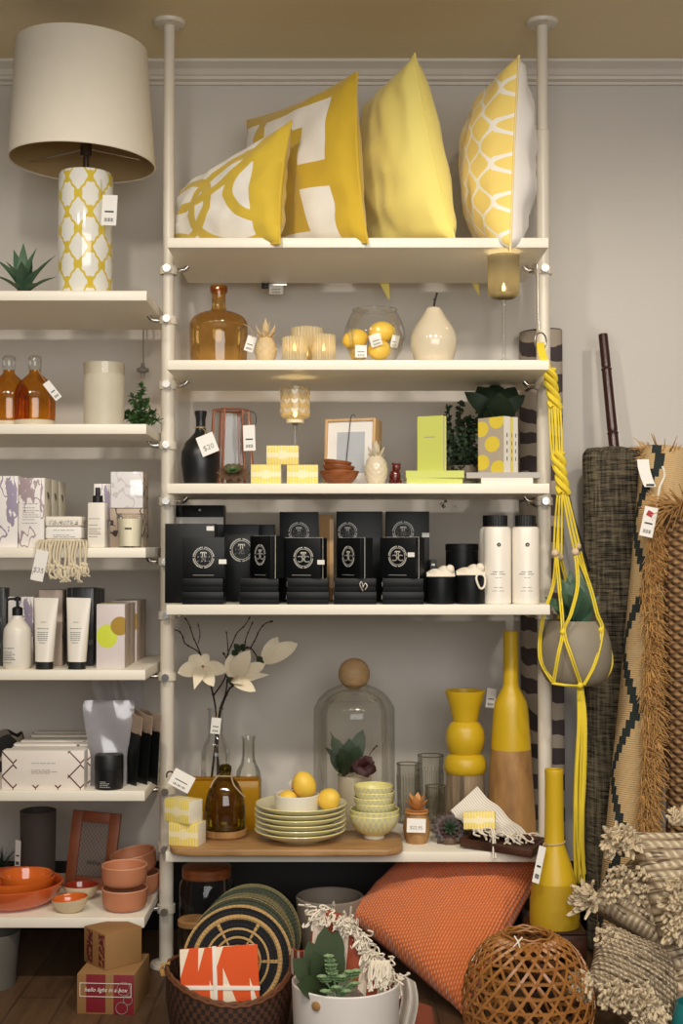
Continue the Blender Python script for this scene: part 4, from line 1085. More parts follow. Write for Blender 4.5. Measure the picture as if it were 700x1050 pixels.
b = B(); b.tube(smooth_path([(rr, -.004, zn), (.03, -.04, zn - .022), (.06, -.02, zn - .06)]), .0022, 6); b.tube(smooth_path([(-rr, -.004, zn), (-.03, -.03, zn - .01), (-.04, -.035, zn - .03)]), .0022, 6); b.build('twine_tail', M['string'], t)
b = B(); b.lathe([(5.4 * sc(Y), P(230, 792, Y).z - zs), (6.6 * sc(Y), P(230, 791, Y).z - zs), (6.6 * sc(Y), P(230, 786, Y).z - zs), (4.4 * sc(Y), P(230, 784, Y).z - zs)], 28); b.build('lip', M['olive'], t)
# square amber glass behind it
loc = Vector((P(229, 840, .27).x, .27, z5)); w = 74 * sc(.27); h = P(229, 798.5, .27).z - z5
t = thing('square_vase', 'square mustard amber glass vase behind the olive demijohn', 'vase', loc)
b = B(); b.box((0, 0, h / 2), (w, .06, h), bev=.006); b.build('glass_block', M['yelvase'] if False else glass('mustard_glass', (240, 196, 70), (190, 130, 20), .1, 1.0, .7, (226, 180, 44)), t)
b = B(); b.tube([(-w / 2 + .005, -.026, h), (w / 2 - .005, -.026, h), (w / 2 - .005, .026, h), (-w / 2 + .005, .026, h)], .003, 6, closed=True); b.build('rim', M['amber'], t)

# magnolia in a glass bottle
Y = .38; loc = Vector((P(221, 820, Y).x, Y, z5))
t = thing('bottle_vase', 'clear glass bottle vase holding the magnolia branches', 'vase', loc)
pr = prof_px([(13, None), (14.6, 832), (14.8, 780), (14, 770), (11, 761), (8.2, 756), (7.6, 750), (7.6, 730), (8.2, 727)], 221, Y, z5)
b = B(); b.lathe([(0, .001)] + rprof(pr[1:-1], 2), 36); b.build('glass_body', M['clear'], t)
b = B(); zt = P(221, 727, Y).z - z5; b.tube([(8.2 * sc(Y) * math.cos(a), 8.2 * sc(Y) * math.sin(a), zt) for a in [2 * PI * k / 30 for k in range(30)]], .0014, 6, closed=True); b.build('rim', M['clear'], t)
q = P(222, 736, .35) - loc
card(t, q, .03, .05, (0, 6, 0), string=[q + Vector((0, 0, -.003)), q + Vector((.004, .006, .02))])
base = P(222, 800, Y)
t = thing('magnolia_branch', 'bare dark magnolia twigs with three cream blooms in a glass bottle', 'flower', base)
def br(pts, r0, r1, name='twig'):
    pp = smooth_path([P(*q) - base for q in pts], 4); n = len(pp)
    b = B(); b.tube(pp, [r0 + (r1 - r0) * i / (n - 1) for i in range(n)], 7)
    for i in range(3, n - 1, 4):
        if name == 'twig': b.ball(pp[i], r1 * 2.0 + .0004, 8, 6)
    b.ball(pp[-1], r1 * 2.2, 8, 6, mi=0)
    b.build(name, M['twig'], t)
br([(216, 805, .38), (221, 760, .38), (221.5, 731, .38), (217, 706, .36), (212, 690, .34), (207, 674, .33)], .0038, .002)
br([(226, 805, .385), (222, 760, .385), (226, 730, .38), (234, 708, .37), (240, 700, .36), (247, 672, .36), (256, 664, .35), (266, 678, .33)], .0038, .002)
br([(223, 795, .37), (224, 735, .375), (231, 712, .38), (233, 695, .38), (232, 676, .38), (229, 670, .38)], .003, .0016)
br([(219, 713, .37), (228, 700, .37), (232, 690, .37), (233, 672, .38), (238, 660, .38), (243, 649, .38), (251, 641, .38), (256, 633, .38)], .0026, .0012)
br([(206, 674, .33), (203, 668, .33), (190, 660, .34), (187, 652, .34), (183, 647, .34), (175, 645, .34), (171, 643, .34)], .0022, .0014)
br([(206, 672, .33), (202, 662, .34), (198, 653, .34), (194, 641, .34), (190, 634, .34)], .0022, .0012)
br([(203, 660, .34), (205, 650, .34), (203, 640, .34)], .0014, .001)
br([(250, 668, .36), (252, 655, .37), (255, 647, .37), (259, 638, .37)], .002, .0012)
br([(256, 666, .36), (262, 655, .36), (265, 648, .36), (271, 640, .36), (279, 637, .36)], .002, .0014)
br([(234, 672, .38), (233, 656, .38), (232, 648, .38)], .0018, .001)
def bloom(c, petals, heart):
    c = Vector(c) if not isinstance(c, Vector) else c
    f = B(); f.ball(c - base, .006, 12, 8); fl = f.build('flower_heart', M['petalred' if heart else 'leaf'], t)
    for px, py, yy, w, k in petals:
        tip = P(px, py, yy); d = tip - c
        q = B(); q.blade(c - base, tip - base, w, up=(0, -1, .25), bend=.22, n=8, kind=k, th=.06, cup=.25); q.build('petal', M['petal'], fl)
bloom(P(208, 684, .30), ((182, 690, .27, .05, 'round'), (194, 673, .31, .045, 'round'), (212, 670, .32, .03, 'round'), (233, 688, .28, .046, 'round'), (219, 704, .25, .042, 'round'), (199, 707, .23, .04, 'lance')), True)
bloom(P(239, 696, .31), ((256, 667, .28, .058, 'round'), (236, 671, .30, .045, 'round'), (272, 681, .31, .045, 'round'), (276, 692, .29, .034, 'lance'), (262, 709, .25, .04, 'round'), (250, 702, .25, .03, 'lance')), True)
bloom(P(269, 679, .33), ((285, 653, .33, .04, 'round'), (305, 660, .33, .055, 'round')), False)
for x0_, y0_, x1_, y1_ in ((246, 668, 240, 660), (247, 666, 252, 661), (240, 702, 234, 694), (240, 700, 247, 698), (268, 679, 263, 673), (243, 668, 238, 672)):
    b = B(); b.blade(P(x0_, y0_, .32) - base, P(x1_, y1_, .30) - base, .022, up=(0, -1, .3), n=5, kind='round'); b.build('leaf', M['leafdeep'], t)
Y = .4; t, _ = turned('bottle_vase', 'smaller empty clear glass bottle behind the demijohn', 'vase', 254.5, Y, z5, [(11, None), (13.5, 835), (13.5, 800), (12, 790), (8, 783), (6.5, 776), (6.3, 760), (7, 757), (7.2, 755)], M['clear'], 'glass_body', th=.002)

# plates
Y = .08; px = 308; s_ = sc(Y); loc0 = Vector((P(px, 850, Y).x, Y, zb5 + .0004)); random.seed(3)
ordn = ('lowest', 'second from bottom', 'third from bottom', 'third from top', 'second from top', 'topmost')
r = 46.5 * s_; first = None; ps = .0148
for i in range(6):
    lb = 'pale yellow glazed plate, ' + ordn[i] + ' in the stack of six'
    L = loc0 + Vector((random.uniform(-.002, .002), random.uniform(-.002, .002), i * ps))
    if not first:
        t = first = thing('plate', lb, 'plate', L, group='stack of yellow plates')
        pr = [(0, .001), (r * .52, .0), (r * .55, .004), (r * .78, .013), (r * .99, .0285), (r, .0305), (r * .985, .032), (r * .95, .0315), (r * .74, .0175), (r * .5, .0125), (0, .0125)]
        b = B(); b.lathe(pr, 64); b.build('plate_body', M['plate'], t)
        b = B(); b.tube([(r * .985 * math.cos(a), r * .985 * math.sin(a), .0312) for a in [2 * PI * k / 64 for k in range(64)]], .0018, 6, closed=True); b.build('yellow_rim', M['rimyel'], t)
    else: dup(first, L, label=lb)
ztop = loc0.z + 5 * ps + .0132
Y2 = .05; loc = Vector((P(304, 830, Y2).x, Y2, ztop)); r = 23 * sc(Y2)
t = thing('ramekin', 'small white ramekin holding lemons, on the stack of plates', 'bowl', loc)
b = B(); hh = .05; b.lathe([(0, 0), (r * .9, 0), (r * .94, .003), (r, hh - .002), (r - .002, hh), (r - .004, hh - .002), (r * .88, .006), (0, .006)], 48); b.build('dish', M['whitecer'], t)
lemon(loc + Vector((.022, .004, .073)), .034, 'big lemon standing up in the white ramekin', (14, -18, 0))
lemon(loc + Vector((-.026, -.012, .036)), .026, 'lemon lying low in the white ramekin, at its left', (80, 20, 30))
lemon(Vector((P(337, 820, .05).x, .05, ztop + .0335)), .0315, 'lemon lying on the top plate right of the ramekin', (70, 30, 20))
o = thing('price_ticket', 'small clear ticket stuck between the lemons in the ramekin', 'price tag', loc + Vector((-.016, .012, .085))); card(o, (0, 0, 0), .02, .045, (10, -25, 40))
# bowls
Y = .1; px = 383.5; s_ = sc(Y); L = Vector((P(px, 850, Y).x, Y, zb5 + .0004))
def bowl(loc, r, h, label, foot, wall):
    t = thing('bowl', label, 'bowl', loc, group='stack of yellow bowls')
    b = B(); b.lathe(rprof([(foot - .002, .0015), (foot, 0), (foot + .001, .008), (r * .72, h * .34), (r * .95, h * .72), (r, h)], 3) + [(r - .0015, h + .0012)] + rprof([(r - .0035, h), (r * .92, h * .72), (r * .68, h * .38), (foot * .9, .012), (0, .0105)], 3), 56); b.build('bowl_body', M['bowl'], t)
    b = B(); b.tube([((r - .0015) * math.cos(a), (r - .0015) * math.sin(a), h + .0005) for a in [2 * PI * k / 56 for k in range(56)]], .0018, 6, closed=True); b.build('yellow_rim', M['rimyel'], t)
    b = B(); b.lathe([(foot + .0004, .0006), (foot + .0016, .0006), (foot + .0018, .006), (foot + .0004, .007)], 40); b.build('foot_ring', M['whitecer'], t)
    return t
bowl(L, .074, .069, 'pale yellow bowl, lowest and largest of the bowl stack', .029, 0)
bowl(L + Vector((.001, .001, .0145)), .0725, .068, 'pale yellow bowl nested second from the bottom of the bowl stack', .029, 0)
od = ('third from the bottom', 'fourth from the bottom', 'fifth from the bottom', 'on top')
for i in range(4): bowl(L + Vector((.002 * (-1) ** i, .001, .046 + .0165 * i)), .0585 - .0004 * i, .055, 'small checked yellow bowl, ' + od[i] + ' in the bowl stack', .026, 0)
# cloche
Y = .335; px = 363
loc = Vector((P(px, 840, Y).x, Y, z5)); s_ = sc(Y)
t = thing('cloche', 'tall glass bell cloche with wooden ball knob', 'cloche', loc)
pr = prof_px([(41, None), (41.5, 830), (41.5, 735), (40, 724), (35, 715), (27, 708), (16, 703), (11, 700)], px, Y, z5)
b = B(); b.lathe(rprof(pr[1:-1], 3), 64); b.build('glass_bell', M['clear'], t)
b = B(); b.ball((0, 0, P(px, 691, Y).z - z5), 16.2 * s_, 28, 18); b.build('ball_knob', M['ballwood'], t)
b = B(); b.tube(smooth_path([(.02, -.03, P(px, 703, Y).z - z5), (.05, -.04, P(px, 716, Y).z - z5), (.075, -.035, P(px, 719, Y).z - z5)]), .003, 6, flat=.3); b.build('hang_string', M['greyink'], t)
b = B(); b.lathe([(0, 0), (44 * s_, 0), (44 * s_, .006), (40 * s_, .009), (0, .009)], 48); b.build('wooden_base', M['mango'], t) if False else b.bm.free()
p0 = Vector((loc.x, Y, z5))
t = thing('flower_pot', 'small cream pot with green leaves and a burgundy flower under the cloche', 'plant', p0)
h = P(355, 792, Y).z - z5
b = B(); pot(b, .055, h * .96, .004, .85); b.build('pot', M['creamcer'], t)
lf = B()
for a, y, yy, w in ((340, 755, .33, .045), (348, 768, .26, .05), (358, 757, .29, .055), (338, 775, .28, .05), (372, 748, .33, .052), (368, 765, .27, .05), (333, 766, .33, .02), (338, 750, .34, .012), (352, 780, .25, .06)):
    lf.blade(P(358, 792, .31) - p0, P(a, y, yy) - p0, w, up=(0, -1, .4), bend=.2, n=6, kind='round')
lf.build('leaves', M['leafdeep'], t)
fl = B(); cc = P(373, 785, .265) - p0
for k in range(16):
    a = random.uniform(0, 2 * PI); d = Vector((math.cos(a), random.uniform(-1, .1), math.sin(a) * .9)).normalized()
    fl.blade(cc, cc + d * random.uniform(.025, .042), .038, up=(0, -1, 0), bend=.5, n=5, kind='round')
fl.build('flower', M['burg'], t)
b = B(); pp = smooth_path([cc, P(380, 772, .26) - p0, P(386, 765, .26) - p0]); b.tube(pp, .0012, 5); [b.ball(q, .0035, 8, 6) for q in (pp[-1], pp[-3])]; b.build('berry_sprig', M['burg'], t)
# tumblers
for px, hw, top, Y, lb in ((418, 11.5, 783, .40, 'ribbed clear tumbler, left of three behind the pineapple jar'), (441.5, 13.5, 774.5, .41, 'tallest ribbed clear tumbler, between the other tumbler and the ball vase'), (446.5, 10.5, 806, .29, 'short clear tumbler in front of the tallest one')):
    t, pr = turned('tumbler', lb, 'glass', px, Y, z5, [(hw * .86, None), (hw * .9, 835), (hw, top)], M['clear'], 'glass_body', th=.0022, group='tumblers')
    b = B(); zt = P(px, top, Y).z - z5; rr = hw * sc(Y)
    for k in range(22):
        a = 2 * PI * k / 22; b.tube([(rr * .9 * math.cos(a), rr * .9 * math.sin(a), .02), (rr * .985 * math.cos(a), rr * .985 * math.sin(a), zt * .8)], .0012, 4)
    b.build('ribs', M['clear'], t)['kind'] = 'stuff'
    b = B(); b.tube([((rr - .001) * math.cos(a), (rr - .001) * math.sin(a), zt) for a in [2 * PI * k / 40 for k in range(40)]], .0015, 6, closed=True); b.build('rim', M['smoke'], t)
# pineapple jar
Y = .12; px = 427; loc = Vector((P(px, 860, Y).x, Y, z5)); s_ = sc(Y)
t = thing('pineapple_jar', 'wooden pineapple jar with a leafy lid and a white price card', 'jar', loc)
zt = P(px, 833, Y).z - z5; zc = P(px, 812, Y).z - z5; r = 13.6 * s_
b = B(); b.lathe([(0, 0)] + [(r * math.sin(PI * (.2 + .62 * i / 20)) ** .5, zt * i / 20) for i in range(21)] + [(0, zt)], 60, fn=lambda rr, zz, a: (rr * (1 + .022 * abs(math.sin(a * 6 + zz * 110)) * abs(math.sin(a * 6 - zz * 110))), zz)); b.build('jar_body', M['mango'], t)
b = B()
for n_, l, e, w in ((8, .75, .12, .7), (7, .8, .75, .6), (6, .95, 1.1, .55)):
    for k in range(n_):
        a = 2 * PI * (k + .3) / n_; d = Vector((math.cos(a) * math.cos(e), math.sin(a) * math.cos(e), math.sin(e)))
        b.blade(Vector((0, 0, zt + (.004 if e < .5 else .008))), Vector((0, 0, zt + .004)) + d * (zc - zt) * l * (1 if e > .5 else .85), r * w, up=(0, 0, 1), bend=-.1, n=5, kind='round')
b.lathe([(0, zt), (r * .9, zt), (r * .9, zt + .005), (0, zt + .006)], 24); b.build('leaf_lid', M['ballwood'] if False else mat('orange_carved_wood', (210, 148, 84), .55, var=.12, vs=60), t)
q = P(426, 837, .12) - loc + Vector((0, -r - .002, .002))
card(t, q, .055, .04, (-8, 2, 0), body='$22.95', size=.0135)
# dark succulent facing the viewer
loc = P(461, 866, .11); loc.z = z5
t = thing('succulent', 'dark brown tipped green succulent rosette between the pineapple jar and towel', 'plant', loc)
b = B(); c = P(461, 850, .11) - loc; rosette(b, c, (0, -.9, .45), .056, 18, 5, .021, -.1, 'spoon'); b.build('outer_leaves', mat('dark_brown_leaf', (62, 42, 36), .5, var=.3, vs=60), t)
b = B(); rosette(b, c + Vector((0, -.015, .006)), (0, -.9, .45), .03, 9, 3, .011, .45, 'lance'); b.build('green_centre', M['leafdeep'], t)
b = B(); b.lathe([(0, 0), (.028, 0), (.03, .012), (.018, .035), (0, .04)], 18); b.build('base', M['succ'], t)
# two big yellow and wood vases
Y = .3
t, pr = turned('ball_vase', 'yellow vase of stacked flared rim, ball and disc on a grey wood base', 'vase', 477, Y, z5, [(20.5, None), (20.3, 840), (19.4, 792.5)], M['greywood'], 'wood_base')
zb_ = z5
pr = prof_px([(19.4, 792.5), (21, 791), (22, 786), (21.6, 780), (19, 775), (15.5, 772.5), (17.5, 769), (19.6, 762), (20.2, 756), (19, 748), (15.5, 742), (12.6, 739.5), (13.2, 737), (16, 724), (20.6, 709.5), (20.8, 708)], 477, Y, z5)
inn = prof_px([(19.6, 708), (15, 724), (11.5, 739), (11, 742)], 477, Y, z5)
b = B(); b.lathe(pr[1:-1] + inn[1:], 52); b.build('lacquered_top', M['yelvase'], t)
Y = .25
t, pr = turned('bottle_vase', 'tall yellow and wood bottle vase with a long thin neck, by the right post', 'vase', 524, Y, z5, [(25, None), (24.6, 835), (20.4, 767.5)], M['mango'], 'wood_base')
pr = prof_px([(20.4, 767.5), (20, 760), (18, 730), (16.5, 720), (12, 711), (8.4, 704), (7.8, 700), (7.4, 650), (7.6, 647)], 524, Y, z5)
inn = prof_px([(6.2, 647), (6.2, 690), (4, 700)], 524, Y, z5)
b = B(); b.lathe(pr[1:-1] + inn[1:], 52); b.build('lacquered_top', M['yelvase'], t)
p = P(503, 706, .36); t = thing('price_ticket', 'white ticket peeping out behind the tall bottle vase', 'price tag', p); card(t, (.004, 0, 0), .03, .06, (0, 6, 0))
# tray, towel and soap
loc = Vector((P(517, 862, .05).x, .055, z5 + .004)); rz = R(-27)
t = thing('tray', 'dark brown wooden tray under the fringed towel, jutting over the board edge', 'tray', loc, rot=Euler((R(2), R(3), rz)))
tw, td = .215, .15
b = B(); b.box((0, 0, .003), (tw, td, .006), bev=.001)
for cx, cy, sx, sy in ((0, -td / 2 + .006, tw, .012), (0, td / 2 - .006, tw, .012), (-tw / 2 + .006, 0, .012, td - .024), (tw / 2 - .006, 0, .012, td - .024)): b.box((cx, cy, .012), (sx, sy, .022), bev=.002)
b.build('tray_body', M['darkwood'], t)
A, Bk, C, Dn = P(462, 833, .14), P(489, 808, .19), P(540, 858, .12), P(486, 853, .03)
loc = Vector((Dn.x, .1, z5 + .03))
t = thing('towel', 'white striped hand towel with knotted fringe, propped in a peak on the tray', 'towel', loc)
def f(u, v):
    p = A * (1 - u) * v + Bk * u * v + Dn * (1 - u) * (1 - v) + C * u * (1 - v)
    return p - loc + Vector((0, -.006 * math.sin(7 * u + 2) * math.sin(PI * v), .006 * math.sin(8 * u) * (1 - v) + .004 * math.sin(14 * v)))
b = B(); b.sheet(f, 24, 16, .005); b.build('cloth', M['stripe'], t, smooth=60)
b = B(); random.seed(5)
for i in range(26):
    u = i / 25; p = f(u, 0); d = Vector((random.uniform(-.03, .04), -.02 - random.uniform(0, .02), random.uniform(-.008, .008)))
    e = p + d; e.z = max(e.z, -.012)
    dn = e + Vector((random.uniform(-.015, .02), -.015, -.004))
    if i in (2, 5): dn = Vector((e.x, -.115, -.045))
    b.tube(smooth_path([p, (p + e) / 2 + Vector((0, 0, .008)), e, dn]), .0028, 5)
b.build('fringe', M['yarnw'], t)['kind'] = 'stuff'
pw = P(492, 851, .055); b = B(); b.box((0, 0, .03), (.092, .05, .05), bev=.003); o = b.build('soap_box', [M['soap']]); o.location = pw + Vector((0, 0, -.004)); o.rotation_euler = (R(-14), R(-3), R(-8)); tag(o, 'yellow soap bar lying in the folds of the striped towel', 'soap', 'yellow wrapped soaps')

# ------------------------------------------------------------------ hanging planter
hook = P(554, 350, .14)
t = thing('hanger_hook', 'thin metal rod with ring hanging from the second-board bracket by the post', 'hook', P(551, 262, .14))
b = B(); b.tube(smooth_path([P(545, 273, .16) - t.location, P(550, 271, .14) - t.location, P(551, 276, .14) - t.location, P(551.5, 310, .14) - t.location, P(552.5, 338, .14) - t.location]), .0022, 8); b.build('rod', M['chrome'], t)
b = B(); c = P(554, 350, .14) - t.location; b.tube([c + Vector((.017 * math.cos(a), 0, .026 * math.sin(a))) for a in [2 * PI * k / 24 for k in range(24)]], .0026, 8, closed=True); b.build('ring', M['chrome'], t)
YP = .12
t = thing('macrame_hanger', 'yellow cord macrame plant hanger hanging from a metal ring by the right post', 'plant hanger', P(590, 700, YP), group=None); base = t.location.copy()
def cord(pts, r=.0032, name='cord', k=5, n=1):
    b = B(); b.tube(smooth_path([P(*q) - base if not isinstance(q, Vector) else q - base for q in pts], k), r, 7); return b.build(name, M['rope'], t)
b = B()
for i in range(5): b.tube(smooth_path([P(551 + 1.4 * i, 351, .14 - .004 * (i % 2)) - base, P(552 + 1.6 * i, 362, .135) - base, P(556 + 1.6 * i, 372, .13) - base, P(560 + 1.2 * i, 385, .13) - base], 4), .0034, 6)
b.build('top_loop', M['rope'], t)
def braid(p0, p1, rad, turns, r, n=4):
    b = B()
    for s in range(n):
        pts = []
        N = int(turns * 14)
        for i in range(N + 1):
            u = i / N; c = p0.lerp(p1, u); a = 2 * PI * (turns * u + s / n); k = 1 + .12 * math.sin(u * turns * 2 * PI)
            pts.append(c + Vector((rad * k * math.cos(a), rad * .8 * math.sin(a), 0)) - base)
        b.tube(pts, r, 7)
    b.tube([p0 - base, p1 - base], rad * .5, 8)
    return b.build('braided_section', M['rope'], t)
braid(P(562.5, 378, .125), P(569, 418, .125), .0135, 1.3, .0085, 3)
def run(a, c, n, w0, w1, r=.003):
    b = B()
    for i in range(n):
        u = i / (n - 1) - .5
        b.tube(smooth_path([P(a[0] + w0 * u, a[1], YP + .004 * (i % 2)) - base, P((a[0] + c[0]) / 2 + (w0 + w1) * .5 * u + (i % 3 - 1) * .7, (a[1] + c[1]) / 2, YP - .004 * (i % 2)) - base, P(c[0] + w1 * u, c[1], YP) - base]), r, 6)
    return b.build('cord_run', M['rope'], t)
run((568.5, 416), (571, 470), 6, 11, 10)
braid(P(571.5, 464, .12), P(577.5, 506, .12), .0135, 1.3, .0085, 3)
# four corner pairs: beads then the net round the pot
pc = P(589.5, 668, YP)
BE = [(569, 567, .06), (574, 571, .17), (589.5, 566, .05), (592, 560, .19)]
for i, q in enumerate(BE):
    run((573 + 2.0 * i, 500), (q[0], q[1] - 3), 2, 2, 3)
    b = B(); b.ball(P(*q) - base, .0115, 16, 10); b.build('wooden_bead', M['bead'], t)
net = [((569, 570, .06), (573, 610, .06), (575.5, 647, .015), (571, 672, -.005), (566, 701, .02)), ((589, 570, .05), (591, 600, .02), (584, 630, .0), (577, 648, .008), (585, 675, -.015), (594.5, 703, .02)),
       ((591, 570, .05), (603, 600, .06), (611, 630, .05), (616, 646, .05), (609, 680, .02), (597, 703, .025)), ((569, 572, .06), (566, 600, .08), (556, 632, .09), (552, 660, .1), (554, 680, .09), (566, 700, .06)),
       ((593, 566, .19), (608, 620, .2), (616, 645, .16), (624, 668, .13), (625, 684, .12), (617, 697, .1), (599, 703, .07)), ((574, 574, .17), (580, 610, .23), (565, 650, .2), (566, 690, .16), (590, 703, .1)),
       ((566, 701, .02), (580, 703, .005), (595, 704, .02))]
for q in net:
    cord(q, .0027); cord([(a + 2.2, c - .6, d - .001) for a, c, d in q], .0027)
for p in ((576.5, 648, .008), (616, 646, .05), (594.5, 703, .015)): b = B(); b.ball(P(*p) - base, (.0085, .008, .009), 12, 8); b.build('net_knot', M['rope'], t)
b = B(); random.seed(9)
for i in range(15):
    x = 591 + 9 * (i % 5) / 4; yy = .06 + .012 * (i // 5); b.tube(smooth_path([P(594 + (x - 595) * .5, 702, .07) - base, P(592.5 + (x - 591) * .9, 740, yy) - base, P(590 + (x - 591) + random.uniform(-1, 1), 800, yy) - base, P(589 + (x - 591) + random.uniform(-2, 2), 860, yy) - base, P(591 + (x - 591) * .9 + random.uniform(-2, 2), 903 + random.uniform(-8, 5), yy) - base]), .0032, 6)
b.build('tail_cords', M['rope'], t)
# pot inside
Y = YP; zp = P(590, 702, Y).z; loc = Vector((P(589.5, 670, Y).x, Y, zp))
t = thing('hanging_pot', 'round grey stone pot held in the yellow macrame hanger', 'plant pot', loc)
pr = prof_px([(22, None), (30, 697), (35.5, 685), (36.8, 672), (35.5, 657), (31, 644), (27, 638), (26, 636)], 589.5, Y, zp)
b = B(); b.lathe([(0, 0)] + rprof(pr[1:-1], 3) + [(24.5 * sc(Y), P(589, 636, Y).z - zp), (24 * sc(Y), P(589, 642, Y).z - zp), (0, P(589, 642, Y).z - zp)], 52); b.build('pot_body', M['stonepot'], t)
b = B(); c = Vector((0, 0, P(589, 641, Y).z - zp))
for px, py, yy, w in ((571, 590, .12, .05), (584, 585, .14, .055), (594, 584, .12, .055), (606, 598, .12, .05), (575, 606, .04, .05), (590, 596, .02, .055), (602, 612, .03, .05), (558, 612, .1, .045), (614, 612, .1, .04), (566, 622, .05, .045), (588, 600, .2, .05)):
    b.blade(c + Vector((0, .0, -.006)), P(px, py, yy) - loc, w * 1.5, up=(0, -.7, .7), bend=.14, n=7, kind='lance', cup=.3, mi=0)
b.build('aloe_leaves', M['agave'], t)
# ------------------------------------------------------------------ rolls on the right, against the wall
def roll(name, label, cat, top, bot, r, m, part, ys=1.0, seg=48, fn=None, rings=24, spiral=True):
    """a rolled rug standing on the floor: local z runs along the roll"""
    d = top - bot; L = d.length
    q = d.to_track_quat('Z', 'Y').to_matrix()
    t = bpy.data.objects.new(name, None); COL.objects.link(t); t.empty_display_size = .05
    t.location = bot; t.rotation_euler = q.to_euler(); tag(t, label, cat)
    b = B(); pr = [(0, 0)] + [(r, L * i / rings) for i in range(rings + 1)]
    if spiral: pr += [(r * .9, L + .001), (r * .82, L - .006), (r * .76, L), (r * .62, L), (r * .55, L - .008), (r * .45, L), (0, L - .01)]
    else: pr += [(r * .93, L + .012), (r * .6, L + .016), (0, L + .014)]
    b.lathe(pr, seg, Matrix.Diagonal((ys, 1, 1, 1)), fn=fn); b.build(part, m, t)
    return t, L
top = P(554, 341, .575); bot = Vector((P(557, 900, .575).x, .572, 0))
t, L = roll('rolled_rug', 'zebra striped rolled rug standing behind the right post', 'rug', top, bot, 25 * sc(.575), M['zebra'], 'rug_roll', ys=.7)
b = B(); b.tube([(.054 * math.cos(a), .077 * math.sin(a), L + .001) for a in [2 * PI * k / 40 for k in range(40)]], .003, 6, closed=True); b.build('bound_edge', M['black'], t)
top = P(628, 466, .45); bot = Vector((P(634, 900, .40).x, .42, 0))
random.seed(21); ph = [random.uniform(0, 6) for _ in range(4)]
t, L = roll('rolled_rug', 'black and cream tweed rolled rug with a bamboo pole stuck in it', 'rug', top, bot, .096, M['tweed'], 'rug_roll', spiral=False, rings=60, fn=lambda r, z, a: (r * (1 + .012 * math.sin(9 * a + ph[0]) + .014 * math.sin(z * 46 + a * 2)), z + .006 * math.sin(5 * a)))
b = B(); b.lathe([(0, L), (.055, L), (.057, L + .018), (.03, L + .024), (0, L + .024)], 36, fn=lambda r, z, a: (r * (1 + .06 * math.sin(7 * a)), z)); b.build('folded_end', M['tweed'], t)
q = P(659, 471, .25) 
o = thing('price_ticket', 'white price ticket on the top corner of the tweed roll', 'price tag', q); 
def tf(u, v): return Vector(((u - .5) * .036 + .02 * v * v, -.01 * v, -.085 * v))
b = B(); b.sheet(tf, 6, 10, .0014); c = b.build('card', M['card'], o)
b = B(); b.box((.019, -.012, -.079), (.024, .001, .006)); b.build('tag_print', M['ink'], c)
p0, p1 = P(631, 474, .45), P(618, 343, .52)
t = thing('bamboo_pole', 'dark reddish bamboo pole rising from the tweed roll against the wall', 'pole', p0)
b = B(); n = 80; pts = [(p1 - p0) * (i / n) for i in range(n + 1)]; b.tube(pts, [.0172 - .002 * i / n + (.0022 if i in (18, 58) else -.0012 if i in (19, 59) else 0) for i in range(n + 1)], 18); b.build('cane', M['bamboo'], t)
b = B(); c = P(585, 505, .3); t = thing('black_cord', 'thin black cord hanging beside the tweed roll', 'cord', c); b.tube(smooth_path([P(581, 498, .45) - c, P(588, 530, .42) - c, P(598, 562, .40) - c, P(604, 585, .36) - c]), .003, 6); b.build('strand', M['black'], t)
# kilim roll leaning right
top = P(683, 462, .36); bot = Vector((P(632, 930, .18).x, .15, 0)); 
d_ = (top - bot).to_track_quat('Z', 'Y').to_matrix().inverted() @ Vector((-.75, -.66, 0)); KA = math.atan2(d_.y, d_.x)
kg = NG('kilim'); o_ = kg.xyz(); bx = kg.ma('MULTIPLY', kg.ma('FLOOR', kg.ma('MULTIPLY', o_[2], 40)), 1 / 40)
zz = kg.ma('ABSOLUTE', kg.ma('SUBTRACT', kg.ma('FRACT', kg.ma('MULTIPLY', bx, 2.6)), .5)); av = kg.ma('ARCTAN2', kg.ma('SUBTRACT', kg.ma('MULTIPLY', o_[1], math.cos(KA)), kg.ma('MULTIPLY', o_[0], math.sin(KA))), kg.ma('ADD', kg.ma('MULTIPLY', o_[0], math.cos(KA)), kg.ma('MULTIPLY', o_[1], math.sin(KA))))
sq = kg.ma('LESS_THAN', kg.ma('ABSOLUTE', kg.ma('SUBTRACT', av, kg.ma('MULTIPLY_ADD', zz, 2.4, -.75))), .2); kg.bump(wave(kg, o_[2], 160), .5, .003)
M['kilim'] = fin(kg, kg.mix(sq, lin((206, 174, 126)), lin((44, 52, 50))), .95, var=.12, vs=30)
t, L = roll('rolled_rug', 'straw coloured kilim roll with dark stepped pattern and straw fringe, leaning right', 'rug', top, bot, .078, M['kilim'], 'rug_roll', rings=30, fn=lambda r, z, a: (r * (1 + .03 * math.sin(3 * a + z * 3)), z))
inv = t.matrix_basis.to_3x3().inverted() if False else Euler(t.rotation_euler).to_matrix().inverted()
def loc_of(p): return inv @ (p - bot)
b = B(); random.seed(31); spine = [(676, 540, .2), (672, 570, .19), (667, 600, .18), (669, 650, .16), (669, 700, .14), (669, 750, .12), (667, 800, .1), (664, 850, .09)]
sp = smooth_path([P(*q) for q in spine], 12)
for q in sp:
    for k in range(26):
        a = random.uniform(-PI, PI); l = random.uniform(.025, .055)
        c = q + Vector((random.uniform(-.026, .018), random.uniform(-.01, .02), random.uniform(-.02, .02)))
        d = Vector((math.cos(a) * .7 + .3, random.uniform(-1.2, -.1), math.sin(a) * .6 - .45)).normalized()
        b.tube([loc_of(c), loc_of(c + d * l * .5), loc_of(c + d * l + Vector((0, 0, -.01)))], [.0022, .0018, .0009], 3)
